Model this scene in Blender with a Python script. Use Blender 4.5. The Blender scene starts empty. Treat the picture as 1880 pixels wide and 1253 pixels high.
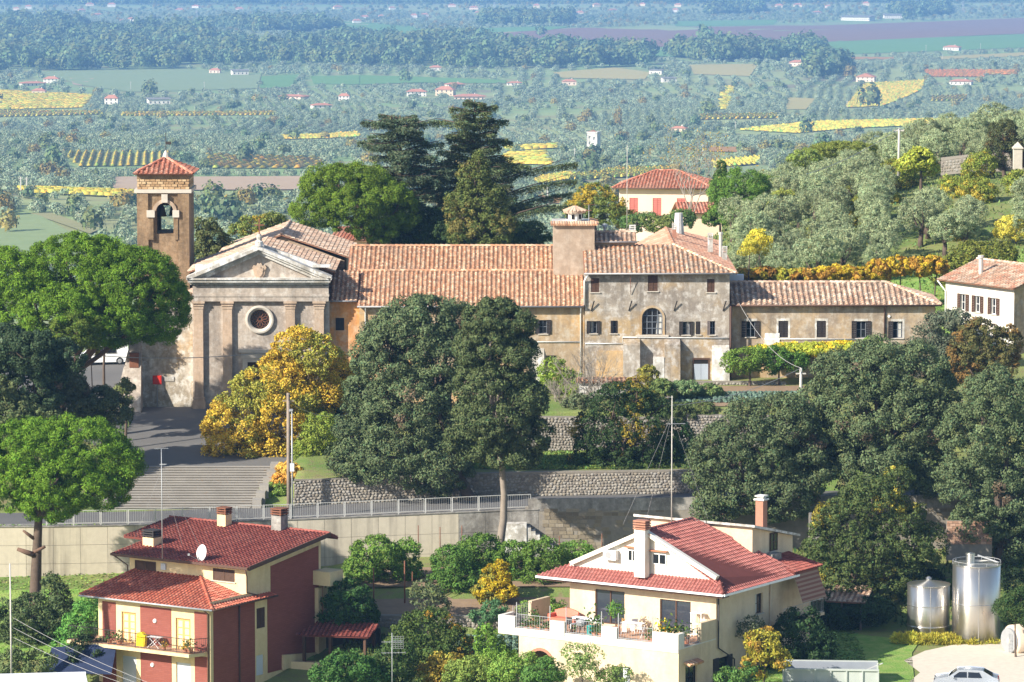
import bpy, bmesh, math, random
import numpy as np
from mathutils import Vector, Matrix
WC = {}                                # things whose parts are given in world coordinates
R = math.radians
scene = bpy.context.scene
COL = scene.collection
# ------------------------------------------------------------------ camera, sky, sun, exposure
PW, PH, FPX, PITCH = 1880.0, 1253.0, 7800.0, R(6.05)
cam_d = bpy.data.cameras.new('camera'); cam = bpy.data.objects.new('camera', cam_d); COL.objects.link(cam)
cam_d.sensor_width = 36.0; cam_d.lens = FPX*36.0/PW; cam_d.clip_start = 1.0; cam_d.clip_end = 60000.0
cam.location = (0, 0, 0); cam.rotation_euler = (R(90)-PITCH, 0, 0)
scene.camera = cam
SUN_AZ, SUN_EL = R(56), R(30)          # azimuth measured from behind the camera towards its left
TO_SUN = Vector((-math.sin(SUN_AZ)*math.cos(SUN_EL), -math.cos(SUN_AZ)*math.cos(SUN_EL), math.sin(SUN_EL)))
world = bpy.data.worlds.new('World'); scene.world = world; world.use_nodes = True
wn = world.node_tree.nodes; wl = world.node_tree.links
sky = wn.new('ShaderNodeTexSky'); sky.sky_type = 'NISHITA'; sky.sun_disc = False
sky.sun_elevation = SUN_EL; sky.sun_rotation = math.atan2(TO_SUN.x, TO_SUN.y)
sky.altitude = 300; sky.air_density = 1.0; sky.dust_density = 1.0; sky.ozone_density = 1.0
wn['Background'].inputs[1].default_value = 0.10
wl.new(sky.outputs[0], wn['Background'].inputs[0])
sun_d = bpy.data.lights.new('sun', 'SUN'); sun_d.energy = 4.8; sun_d.angle = R(0.53); sun_d.color = (1.0, 0.93, 0.82)
sun = bpy.data.objects.new('sun', sun_d); COL.objects.link(sun)
sun.rotation_euler = (-TO_SUN).to_track_quat('-Z', 'Y').to_euler(); sun.location = (-200, -100, 250)
vs = scene.view_settings; vs.view_transform = 'Standard'; vs.look = 'None'; vs.exposure = 0.93; vs.gamma = 1.0
vs.use_curve_mapping = False
cy = scene.cycles
cy.use_denoising = True; cy.max_bounces = 6; cy.diffuse_bounces = 3; cy.glossy_bounces = 3
cy.transmission_bounces = 4; cy.volume_bounces = 0; cy.transparent_max_bounces = 6; cy.sample_clamp_indirect = 6

# ------------------------------------------------------------------ projection helpers
cp_, sp_ = math.cos(PITCH), math.sin(PITCH)
FWD = Vector((0, cp_, -sp_)); UPV = Vector((0, sp_, cp_))
def ray(px, py):
    return FWD + Vector((1, 0, 0))*((px-PW/2)/FPX) - UPV*((py-PH/2)/FPX)
def at(px, py, Y):
    r = ray(px, py); return r*(Y/r.y)
def onz(px, py, Z):
    r = ray(px, py); return r*(Z/r.z)
def proj(P):
    P = np.asarray(P, float)
    d = P[..., 1]*cp_-P[..., 2]*sp_
    return PW/2+FPX*P[..., 0]/d, PH/2-FPX*(P[..., 1]*sp_+P[..., 2]*cp_)/d
def ppm(Y, py=700):                    # pixels of the photograph per metre at distance Y
    r = ray(PW/2, py); return FPX/(Y/r.y)

# ------------------------------------------------------------------ mesh collector
class MB:
    def __init__(s): s.v = []; s.f = []; s.c = []
    def poly(s, pts, col=None):
        n = len(s.v); s.v.extend([tuple(p) for p in pts]); s.f.append(tuple(range(n, n+len(pts)))); s.c.append(col); return s
    def box(s, x0, x1, y0, y1, z0, z1, col=None):
        if x0 > x1: x0, x1 = x1, x0
        if y0 > y1: y0, y1 = y1, y0
        if z0 > z1: z0, z1 = z1, z0
        n = len(s.v)
        s.v += [(x0,y0,z0),(x1,y0,z0),(x1,y1,z0),(x0,y1,z0),(x0,y0,z1),(x1,y0,z1),(x1,y1,z1),(x0,y1,z1)]
        for q in ((0,3,2,1),(4,5,6,7),(0,1,5,4),(1,2,6,5),(2,3,7,6),(3,0,4,7)):
            s.f.append(tuple(n+i for i in q)); s.c.append(col)
        return s
    def bar(s, a, b, w, h=None, col=None):       # square bar between two points
        a = Vector(a); b = Vector(b); d = (b-a)
        if d.length < 1e-6: return s
        d.normalize(); up = Vector((0,0,1)) if abs(d.z) < .95 else Vector((0,1,0))
        r = d.cross(up).normalized()*(w/2); u = r.cross(d).normalized()*((h or w)/2)
        n = len(s.v)
        for p in (a, b):
            s.v += [tuple(p-r-u), tuple(p+r-u), tuple(p+r+u), tuple(p-r+u)]
        for q in ((0,1,2,3),(7,6,5,4),(0,4,5,1),(1,5,6,2),(2,6,7,3),(3,7,4,0)):
            s.f.append(tuple(n+i for i in q)); s.c.append(col)
        return s
    def tube(s, pts, rad, n=6, col=None, cap=True):
        pts = [Vector(p) for p in pts]; k = len(pts)
        rad = rad if hasattr(rad, '__len__') else [rad]*k
        base = len(s.v); prev = None
        for i, p in enumerate(pts):
            d = (pts[min(i+1,k-1)]-pts[max(i-1,0)])
            if d.length < 1e-6: d = Vector((0,0,1))
            d.normalize()
            if prev is None:
                ref = Vector((1,0,0)) if abs(d.x) < .9 else Vector((0,1,0))
            else: ref = prev
            r = (ref-d*ref.dot(d)).normalized(); u = d.cross(r); prev = r
            for j in range(n):
                a = 2*math.pi*j/n; s.v.append(tuple(p+(r*math.cos(a)+u*math.sin(a))*rad[i]))
        for i in range(k-1):
            for j in range(n):
                a = base+i*n+j; b = base+i*n+(j+1) % n
                s.f.append((a, b, b+n, a+n)); s.c.append(col)
        if cap:
            s.f.append(tuple(base+j for j in range(n-1,-1,-1))); s.c.append(col)
            s.f.append(tuple(base+(k-1)*n+j for j in range(n))); s.c.append(col)
        return s
    def lathe(s, prof, c=(0,0,0), n=16, col=None):   # prof [(r,z)]
        base = len(s.v)
        for r, z in prof:
            for j in range(n):
                a = 2*math.pi*j/n; s.v.append((c[0]+r*math.cos(a), c[1]+r*math.sin(a), c[2]+z))
        for i in range(len(prof)-1):
            for j in range(n):
                a = base+i*n+j; b = base+i*n+(j+1) % n
                s.f.append((a, b, b+n, a+n)); s.c.append(col)
        s.f.append(tuple(base+j for j in range(n-1,-1,-1))); s.c.append(col)
        s.f.append(tuple(base+(len(prof)-1)*n+j for j in range(n))); s.c.append(col)
        return s
    def prism(s, pts, vec, col=None):                # polygon swept along vec
        vec = Vector(vec); n = len(s.v); k = len(pts)
        s.v += [tuple(p) for p in pts]+[tuple(Vector(p)+vec) for p in pts]
        s.f.append(tuple(range(k-1,-1,-1))); s.f.append(tuple(range(n+k, n+2*k)) if False else tuple(range(k, 2*k)))
        s.f[-2] = tuple(n+i for i in s.f[-2]); s.f[-1] = tuple(n+i for i in s.f[-1])
        s.c += [col, col]
        for i in range(k):
            j = (i+1) % k; s.f.append((n+i, n+j, n+k+j, n+k+i)); s.c.append(col)
        return s
    def xf(s, fn): s.v = [tuple(fn(Vector(p))) for p in s.v]; return s
    def build(s, name, mat, parent=None, smooth=False, kind=None):
        me = bpy.data.meshes.new(name); me.from_pydata(s.v, [], s.f)
        if any(c is not None for c in s.c):
            at_ = me.attributes.new('Col', 'FLOAT_COLOR', 'CORNER'); arr = []
            for f, c in zip(s.f, s.c):
                c = c or (.5,.5,.5)
                arr.extend([c[0], c[1], c[2], 1.0]*len(f))
            at_.data.foreach_set('color', arr)
        me.materials.append(mat)
        if smooth: me.polygons.foreach_set('use_smooth', [True]*len(me.polygons))
        me.update()
        return link(name, me, parent, kind)
def link(name, me, parent=None, kind=None):
    o = bpy.data.objects.new(name, me); COL.objects.link(o)
    if parent is not None:
        o.parent = parent
        if parent.name in WC: o.matrix_parent_inverse = WC[parent.name]
    if kind: o['kind'] = kind
    return o
def np_mesh(name, V, Fq, mat, cols=None, smooth=False):
    me = bpy.data.meshes.new(name); V = np.asarray(V, np.float32); Fq = np.asarray(Fq, np.int32); k = Fq.shape[1]; n = len(Fq)
    me.vertices.add(len(V)); me.vertices.foreach_set('co', V.ravel())
    me.loops.add(n*k); me.loops.foreach_set('vertex_index', Fq.ravel())
    me.polygons.add(n); me.polygons.foreach_set('loop_start', np.arange(0, n*k, k, dtype=np.int32))
    me.polygons.foreach_set('loop_total', np.full(n, k, np.int32))
    if cols is not None:
        a = me.attributes.new('Col', 'FLOAT_COLOR', 'CORNER')
        c4 = np.concatenate([cols, np.ones((n,1))], 1).astype(np.float32)
        a.data.foreach_set('color', np.repeat(c4, k, 0).ravel())
    if smooth: me.polygons.foreach_set('use_smooth', np.ones(n, bool))
    me.materials.append(mat); me.update(calc_edges=True); me.validate(); return me
def thing(name, label, cat, loc=(0,0,0), rz=0, group=None):
    o = bpy.data.objects.new(name, None); COL.objects.link(o); o.empty_display_size = .5
    o.location = loc; o.rotation_euler = (0,0,rz); o['label'] = label; o['category'] = cat
    if group: o['group'] = group
    return o
def wthing(name, label, cat, loc, group=None):
    o = thing(name, label, cat, loc, 0, group); WC[o.name] = Matrix.Translation(-Vector(loc)); return o
def lthing(name, label, cat, C, base, rz, group=None):      # local frame with z measured from C, empty set down at the base
    o = thing(name, label, cat, (C[0], C[1], C[2]+base), rz, group); WC[o.name] = Matrix.Translation((0,0,-base)); return o
def tag(o, label, cat, group=None):
    o['label'] = label; o['category'] = cat
    if group: o['group'] = group
    return o
def struct(o, kind='structure', label=None):
    o['kind'] = kind
    if label: o['label'] = label
    return o
def dup(root, loc=None, rz=None, sc=None, label=None):
    r = root.copy(); COL.objects.link(r)
    if loc is not None: r.location = loc
    if rz is not None: r.rotation_euler = (0,0,rz)
    if sc is not None: r.scale = (sc,sc,sc) if not hasattr(sc,'__len__') else sc
    if label: r['label'] = label
    for ch in root.children:
        c = ch.copy(); COL.objects.link(c); c.parent = r
        for g in ch.children:
            d = g.copy(); COL.objects.link(d); d.parent = c
    return r

# ------------------------------------------------------------------ materials
class NT:
    def __init__(s, name):
        s.m = bpy.data.materials.new(name); s.m.use_nodes = True; s.t = s.m.node_tree; s.n = s.t.nodes; s.l = s.t.links
        s.b = s.n['Principled BSDF']; s.b.inputs['Roughness'].default_value = .85
        s.b.inputs['Specular IOR Level'].default_value = .25
    def new(s, t): return s.n.new(t)
    def pos(s, sc=(1,1,1)):
        g = s.new('ShaderNodeNewGeometry'); m = s.new('ShaderNodeMapping'); m.inputs['Scale'].default_value = sc
        s.l.new(g.outputs['Position'], m.inputs['Vector']); return m.outputs[0]
    def noise(s, scale, detail=4, sc=(1,1,1), rough=.55):
        n = s.new('ShaderNodeTexNoise'); n.inputs['Scale'].default_value = scale; n.inputs['Detail'].default_value = detail
        n.inputs['Roughness'].default_value = rough
        s.l.new(s.pos(sc), n.inputs['Vector']); return n.outputs['Fac']
    def ramp(s, fac, stops):
        r = s.new('ShaderNodeValToRGB'); e = r.color_ramp.elements
        while len(e) < len(stops): e.new(.5)
        for i, (p, c) in enumerate(stops):
            e[i].position = p; e[i].color = (c[0],c[1],c[2],1) if hasattr(c,'__len__') else (c,c,c,1)
        s.l.new(fac, r.inputs[0]); return r.outputs[0]
    def mix(s, fac, a, b, mode='MIX'):
        m = s.new('ShaderNodeMix'); m.data_type = 'RGBA'; m.blend_type = mode
        for i, x in ((0, fac), (6, a), (7, b)):
            if hasattr(x, 'is_output'): s.l.new(x, m.inputs[i])
            elif i == 0: m.inputs[0].default_value = x
            else: m.inputs[i].default_value = (x[0],x[1],x[2],1)
        return m.outputs[2]
    def math(s, op, a, b=0.0):
        m = s.new('ShaderNodeMath'); m.operation = op
        for i, x in ((0,a),(1,b)):
            if hasattr(x,'is_output'): s.l.new(x, m.inputs[i])
            else: m.inputs[i].default_value = x
        return m.outputs[0]
    def col(s, c): s.l.new(c, s.b.inputs['Base Color']); return s
    def bump(s, fac, st=.3, dist=.05):
        b = s.new('ShaderNodeBump'); b.inputs['Strength'].default_value = st; b.inputs['Distance'].default_value = dist
        s.l.new(fac, b.inputs['Height']); s.l.new(b.outputs[0], s.b.inputs['Normal']); return s
    def attr(s):
        a = s.new('ShaderNodeAttribute'); a.attribute_name = 'Col'; return a.outputs['Color']
def plain(name, c, rough=.7, var=.12, scale=2.5, metal=0, spec=.25, bump=0):
    t = NT(name); f = t.noise(scale, 5)
    t.col(t.mix(f, [x*(1-var) for x in c], [min(1, x*(1+var)) for x in c]))
    t.b.inputs['Roughness'].default_value = rough; t.b.inputs['Metallic'].default_value = metal
    t.b.inputs['Specular IOR Level'].default_value = spec
    if bump: t.bump(t.noise(scale*8, 4), bump, .03)
    return t.m
def stucco(name, base, stain, pale, amount=.5, fine=.5, streak=.6, ochre=None, ochre_amt=.6):
    t = NT(name)
    n1 = t.noise(.33, 6, rough=.62); n2 = t.noise(1.7, 6, rough=.65); n3 = t.noise(.6, 5, (1.6,1.6,.22), .6)
    c = t.mix(t.ramp(n1, [(.42,0),(.56,1)]), base, stain)
    if ochre is not None: c = t.mix(t.ramp(t.noise(.21, 5, (1,1,1.3)), [(ochre_amt-.08,0),(ochre_amt+.06,1)]), c, ochre)
    c = t.mix(t.ramp(n2, [(.50,0),(.63,amount)]), c, pale); c = t.mix(t.ramp(t.noise(2.6, 5, (1,1,.35), .7), [(.53,0),(.66,amount*.8)]), c, pale)
    if streak: c = t.mix(t.ramp(n3, [(.48,0),(.68,.6 if streak is True else streak)]), c, [x*.55 for x in stain])
    n4 = t.noise(3.2, 6, rough=.75)
    c = t.mix(fine, c, t.mix(t.ramp(n4, [(.3,0),(.7,1)]), (.22,.22,.22), (.82,.82,.82)), 'OVERLAY')
    t.col(c).bump(t.noise(7, 6), .35, .04); t.b.inputs['Roughness'].default_value = .95; t.b.inputs['Specular IOR Level'].default_value = .1
    return t.m
M = {}
def mats():
    M['stone_grey'] = stucco('weathered_stucco', (.345,.30,.245), (.25,.215,.18), (.54,.51,.465), .75, .36, True, (.42,.30,.16), .60)
    M['stone_ochre'] = stucco('ochre_stucco', (.44,.32,.19), (.34,.255,.165), (.50,.44,.35), .55, .32, True, (.52,.33,.15), .57)
    M['orange_plaster'] = stucco('orange_plaster', (.62,.29,.09), (.52,.27,.12), (.56,.45,.32), .6, .35, True)
    M['range_wall'] = stucco('range_stucco', (.42,.315,.20), (.29,.23,.17), (.48,.44,.38), .5, .36, True, (.48,.33,.17), .57)
    M['facade'] = stucco('facade_plaster', (.43,.365,.30), (.33,.28,.235), (.56,.52,.465), .6, .38, True)
    M['pilaster'] = stucco('pilaster_plaster', (.48,.355,.255), (.41,.305,.22), (.53,.45,.37), .35, .28, True)
    M['cornice'] = stucco('weathered_cornice', (.60,.58,.54), (.40,.37,.32), (.76,.75,.73), .8, .35, True)
    M['sidewall'] = stucco('flaking_whitewash', (.52,.46,.38), (.34,.29,.22), (.66,.63,.57), .8, .5, True, (.48,.33,.18), .63)
    M['tuff'] = stucco('tuff_masonry', (.29,.195,.115), (.22,.15,.09), (.36,.27,.18), .4, .6, True)
    M['tuff_brick'] = plain('tuff_brick', (.36,.235,.13), .95, .35, 3, bump=.3)
    M['travertine'] = plain('travertine', (.52,.47,.40), .8, .2, 2)
    M['rough_stone'] = stucco('rough_stone_gable', (.42,.32,.22), (.33,.25,.17), (.5,.42,.32), .5, .6, False)
    M['turret'] = stucco('turret_plaster', (.42,.325,.245), (.35,.27,.20), (.48,.40,.32), .45, .25, .35)
    t = NT('roof_tile'); c = t.mix(t.ramp(t.noise(.38, 6, rough=.7), [(.50,0),(.66,.42)]), t.attr(), (.30,.23,.17)); n = t.noise(2.2, 5); t.col(t.mix(.55, c, t.mix(n, (.32,.32,.32), (.72,.70,.68)), 'OVERLAY')); t.b.inputs['Roughness'].default_value = .9; t.bump(t.noise(20,3), .3, .02); M['tile'] = t.m
    t = NT('roof_tile_modern'); c = t.mix(t.ramp(t.noise(.5, 6, rough=.7), [(.48,0),(.70,.35)]), t.attr(), (.20,.10,.08)); n = t.noise(1.2, 4); t.col(t.mix(.3, c, t.mix(n, (.35,.35,.35), (.65,.65,.65)), 'OVERLAY')); t.b.inputs['Roughness'].default_value = .75; M['tile_new'] = t.m
    M['roof_base'] = plain('roof_pan', (.27,.135,.085), .95, .3, 1.5)
    M['roof_base_new'] = plain('roof_pan_modern', (.16,.045,.035), .9, .2, 1.5)
    M['dark_wood'] = plain('dark_brown_shutter', (.030,.024,.022), .6, .3, 4)
    M['brown_wood'] = plain('brown_wood', (.085,.045,.028), .7, .3, 4)
    M['grey_wood'] = plain('faded_wood', (.16,.13,.12), .8, .3, 4)
    M['honey_wood'] = plain('honey_wood', (.62,.36,.13), .6, .15, 5)
    M['honey_panel'] = plain('pale_shutter_panel', (.78,.62,.36), .6, .08, 3)
    t = NT('window_glass'); t.b.inputs['Base Color'].default_value = (.012,.014,.018,1); t.b.inputs['Roughness'].default_value = .08; t.b.inputs['Specular IOR Level'].default_value = .6
    t.bump(t.noise(1.5, 2), .05, .02); M['glass'] = t.m
    t = NT('terrace_glass'); t.b.inputs['Base Color'].default_value = (.035,.042,.055,1); t.b.inputs['Roughness'].default_value = .05; t.b.inputs['Specular IOR Level'].default_value = .8; M['glass_big'] = t.m
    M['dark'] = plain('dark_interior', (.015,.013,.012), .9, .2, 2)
    M['white_frame'] = plain('white_paint', (.75,.74,.71), .5, .05, 3)
    M['curtain'] = plain('curtain_cloth', (.55,.54,.50), .9, .15, 6)
    M['iron'] = plain('dark_iron', (.045,.04,.038), .6, .3, 6)
    M['bars'] = plain('blue_grey_bars', (.15,.17,.20), .6, .2, 6)
    M['galv'] = plain('galvanised_steel', (.38,.39,.40), .5, .15, 3, .3)
    M['railing'] = plain('grey_railing_paint', (.46,.46,.44), .6, .2, 2)
    M['zinc'] = plain('zinc_gutter', (.33,.33,.34), .6, .2, 3, .3)
    M['copper'] = plain('brown_gutter', (.10,.055,.04), .6, .25, 3)
    t = NT('steel_tank'); n = t.noise(2.2, 4, (1,1,.12)); n2 = t.noise(.9, 4)
    t.col(t.mix(n, (.60,.565,.51), (.76,.735,.69))); t.b.inputs['Metallic'].default_value = .92
    t.l.new(t.ramp(n2, [(.3,.27),(.7,.38)]), t.b.inputs['Roughness']); t.bump(t.noise(1.1, 3, (1,1,.5)), .05, .1); tg = t.new('ShaderNodeTangent'); tg.direction_type = 'RADIAL'; tg.axis = 'Z'; t.l.new(tg.outputs[0], t.b.inputs['Tangent']); t.b.inputs['Anisotropic'].default_value = .9; t.b.inputs['Anisotropic Rotation'].default_value = .25; M['steel'] = t.m
    t = NT('concrete_wall'); n1 = t.noise(.25, 6); n3 = t.noise(.5, 5, (1.5,1.5,.1), .65); n2 = t.noise(3, 6)
    c = t.mix(n1, (.44,.39,.30), (.56,.50,.40)); c = t.mix(t.ramp(n3, [(.50,0),(.72,.8)]), c, (.20,.175,.14)); c = t.mix(.4, c, t.mix(n2, (.35,.35,.35),(.7,.7,.7)), 'OVERLAY')
    t.col(c).bump(n2, .2, .03); M['concrete'] = t.m
    M['concrete_grey'] = stucco('grey_concrete', (.27,.255,.23), (.19,.175,.155), (.36,.35,.32), .5, .5, True)
    M['block'] = stucco('tuff_block', (.21,.175,.125), (.15,.12,.085), (.28,.25,.2), .5, .5, True)
    t = NT('asphalt'); n1 = t.noise(.3, 5); n2 = t.noise(14, 3)
    c = t.mix(n1, (.095,.093,.093), (.15,.146,.142)); c = t.mix(.35, c, t.mix(n2, (.3,.3,.3), (.75,.75,.75)), 'OVERLAY'); t.col(c); t.bump(n2,.2,.01); M['asphalt'] = t.m
    t = NT('plaza_asphalt'); n1 = t.noise(.22, 5); n2 = t.noise(11, 3); lf = t.ramp(t.noise(2.3, 6, rough=.75), [(.62,0),(.68,.7)])
    c = t.mix(n1, (.115,.11,.105), (.17,.163,.153)); c = t.mix(.3, c, t.mix(n2, (.3,.3,.3), (.75,.75,.75)), 'OVERLAY'); c = t.mix(t.math('MULTIPLY', lf, .35), c, (.33,.19,.06)); t.col(c); M['plaza'] = t.m
    t = NT('step_stone'); n1 = t.noise(.6, 5); n2 = t.noise(5, 5); lf = t.ramp(t.noise(3.1, 6, rough=.75), [(.60,0),(.68,.8)])
    c = t.mix(n1, (.23,.212,.185), (.36,.335,.295)); c = t.mix(.35, c, t.mix(n2, (.3,.3,.3), (.75,.75,.75)), 'OVERLAY'); c = t.mix(t.math('MULTIPLY', lf, .55), c, (.40,.19,.05)); t.col(c); M['step'] = t.m
    t = NT('rubble_stone'); n2 = t.noise(6, 5); t.col(t.mix(.6, t.attr(), t.mix(n2, (.3,.3,.3), (.75,.75,.75)), 'OVERLAY')); t.bump(n2,.4,.05); M['rubble'] = t.m
    M['mortar'] = plain('rubble_mortar', (.235,.21,.175), .95, .3, 3, bump=.3)
    M['lh_red'] = plain('red_brown_brickwork', (.25,.072,.05), .85, .16, 1.2)
    t = NT('red_brick_courses'); br = t.new('ShaderNodeTexBrick'); br.inputs['Scale'].default_value = 1; br.inputs['Brick Width'].default_value = .5; br.inputs['Row Height'].default_value = .13; br.inputs['Mortar Size'].default_value = .012
    br.inputs['Color1'].default_value = (.215,.058,.041,1); br.inputs['Color2'].default_value = (.25,.074,.053,1); br.inputs['Mortar'].default_value = (.18,.055,.04,1)
    tc = t.new('ShaderNodeTexCoord'); sx = t.new('ShaderNodeSeparateXYZ'); cx = t.new('ShaderNodeCombineXYZ'); t.l.new(tc.outputs['Object'], sx.inputs[0])
    t.l.new(t.math('ADD', sx.outputs[0], sx.outputs[1]), cx.inputs[0]); t.l.new(sx.outputs[2], cx.inputs[1]); t.l.new(cx.outputs[0], br.inputs['Vector'])
    t.col(t.mix(t.noise(.8, 4), br.outputs[0], t.mix(.25, br.outputs[0], (.35,.15,.12)))); M['lh_brick'] = t.m
    M['lh_cream'] = stucco('cream_plaster', (.72,.57,.33), (.67,.52,.30), (.76,.62,.38), .3, .14, .3)
    M['rh_cream'] = stucco('pale_cream_plaster', (.68,.545,.38), (.62,.49,.335), (.71,.58,.42), .3, .14, .3)
    M['white_plaster'] = stucco('white_plaster', (.72,.67,.59), (.66,.61,.53), (.75,.71,.64), .3, .12, .24); M['pale_door'] = plain('pale_blue_door', (.34,.38,.44), .6, .1, 3)
    M['pink_plaster'] = plain('pale_pink_plaster', (.76,.58,.45), .9, .15, .5)
    M['red_shutter'] = plain('faded_red_shutter', (.50,.15,.12), .7, .15, 3)
    M['terracotta'] = plain('terracotta', (.42,.17,.09), .8, .2, 4)
    M['brick'] = plain('red_brick', (.38,.18,.12), .9, .25, 5)
    M['floor_tile'] = plain('terrace_tiles', (.50,.30,.20), .7, .15, 4)
    M['roller'] = plain('white_roller_shutter', (.58,.61,.65), .5, .05, 2)
    M['white_metal'] = plain('white_metal', (.78,.78,.78), .4, .05, 2)
    M['light_roof'] = plain('white_membrane', (.72,.74,.78), .6, .06, .5)
    M['red_paint'] = plain('red_paint', (.60,.035,.02), .5, .1, 4)
    M['yellow_paint'] = plain('yellow_paint', (.80,.62,.02), .6, .1, 4)
    M['teal'] = plain('teal_plastic', (.02,.28,.25), .5, .1, 4)
    M['sofa'] = plain('coral_leather', (.60,.16,.10), .5, .12, 4)
    M['bark'] = plain('bark', (.11,.08,.06), .95, .4, 3, bump=.6)
    M['bark_pale'] = plain('pale_bark', (.24,.20,.16), .95, .3, 3, bump=.5)
    M['pine_bark'] = plain('pine_bark', (.17,.105,.075), .95, .45, 2.2, bump=.8)
    M['twig'] = plain('grey_twig', (.30,.26,.22), .95, .2, 3)
    M['wood_pole'] = plain('weathered_pole', (.26,.21,.165), .9, .3, 4)
    M['conc_pole'] = plain('concrete_pole', (.50,.47,.42), .9, .12, 2)
    M['wire'] = plain('cable', (.35,.34,.33), .6, .1, 4)
    M['rust'] = plain('rusty_iron', (.20,.085,.05), .9, .3, 5)
    M['container'] = plain('grey_green_steel', (.42,.45,.42), .6, .15, 1.5)
    M['container_in'] = plain('grey_steel_inside', (.27,.29,.33), .6, .12, 1.5)
    M['car_silver'] = plain('silver_car_paint', (.62,.66,.72), .25, .03, 2, .6, .5)
    M['car_white'] = plain('white_car_paint', (.74,.75,.74), .3, .03, 2, 0, .5)
    M['rubber'] = plain('black_rubber', (.02,.02,.02), .85, .2, 5)
    M['red_lamp'] = plain('red_lens', (.45,.02,.02), .3, .1, 4)
    M['pot'] = plain('clay_pot', (.45,.19,.11), .8, .2, 5)
    M['dirt'] = plain('bare_earth', (.26,.18,.115), .95, .3, 1.2, bump=.4)
    M['gravel'] = plain('pale_gravel', (.60,.53,.43), .95, .18, 2.5, bump=.3)
    M['blue_cloth'] = plain('blue_tarpaulin', (.018,.028,.065), .8, .4, 1.5)
    M['ivory_tank'] = plain('pale_painted_tank', (.62,.50,.38), .6, .15, 1.5)
    # leaves: colour from the mesh, small random shift per plant, light coming through
    for nm, tr, sp in (('leaf', .18, .12), ('needle', .12, .06), ('olive_leaf', .14, .2)):
        t = NT(nm); oi = t.new('ShaderNodeObjectInfo'); hs = t.new('ShaderNodeHueSaturation')
        t.l.new(t.attr(), hs.inputs['Color'])
        t.l.new(t.math('ADD', t.math('MULTIPLY', oi.outputs['Random'], .36), .82), hs.inputs['Value'])
        t.l.new(t.math('ADD', t.math('MULTIPLY', oi.outputs['Random'], .014), .494), hs.inputs['Hue'])
        t.col(hs.outputs[0]); t.b.inputs['Roughness'].default_value = .6; t.b.inputs['Specular IOR Level'].default_value = sp
        tl = t.new('ShaderNodeBsdfTranslucent'); t.l.new(hs.outputs[0], tl.inputs[0]); mx = t.new('ShaderNodeMixShader'); mx.inputs[0].default_value = tr
        t.l.new(t.b.outputs[0], mx.inputs[1]); t.l.new(tl.outputs[0], mx.inputs[2]); t.l.new(mx.outputs[0], t.n['Material Output'].inputs[0]); M[nm] = t.m
    t = NT('vertex_paint'); t.col(t.mix(.3, t.attr(), t.mix(t.noise(1.5,3), (.35,.35,.35), (.65,.65,.65)), 'OVERLAY')); M['vcol'] = t.m
mats()
# ------------------------------------------------------------------ terrain
def sst(a, b, x):
    t = np.clip((np.asarray(x, float)-a)/(b-a), 0, 1); return t*t*(3-2*t)
RFX = [-200, -80, -34, -16.5, .4, 14, 40, 250]; RFY = [316, 316.5, 318.4, 320.5, 323.4, 323.5, 323.5, 323.5]
def RF(x): return np.interp(x, RFX, RFY)              # far edge of the lane
def ZR(x): return -46.85+.018*np.clip(np.asarray(x, float)+28, 0, 60)
RW = 6.6
def lump(x, y, s, a):
    return a*(np.sin(x/s+1.3*np.sin(y/s*.7+2))+np.sin(y/s*1.13+1.7*np.sin(x/s*.6)))*.5
def Zplain(x, y):
    x = np.asarray(x, float); y = np.asarray(y, float)
    z = np.where(y < 3750, -75-.031*y, np.where(y < 8000, -191.25-.0127*(y-3750), -245.2-.008*(y-8000)))
    return z+lump(x, y, 210, 6.5)*sst(1000, 1700, y)*(1-.6*sst(3600, 5200, y))+lump(x+90, y-40, 900, 7)*sst(1500, 3000, y)
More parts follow.
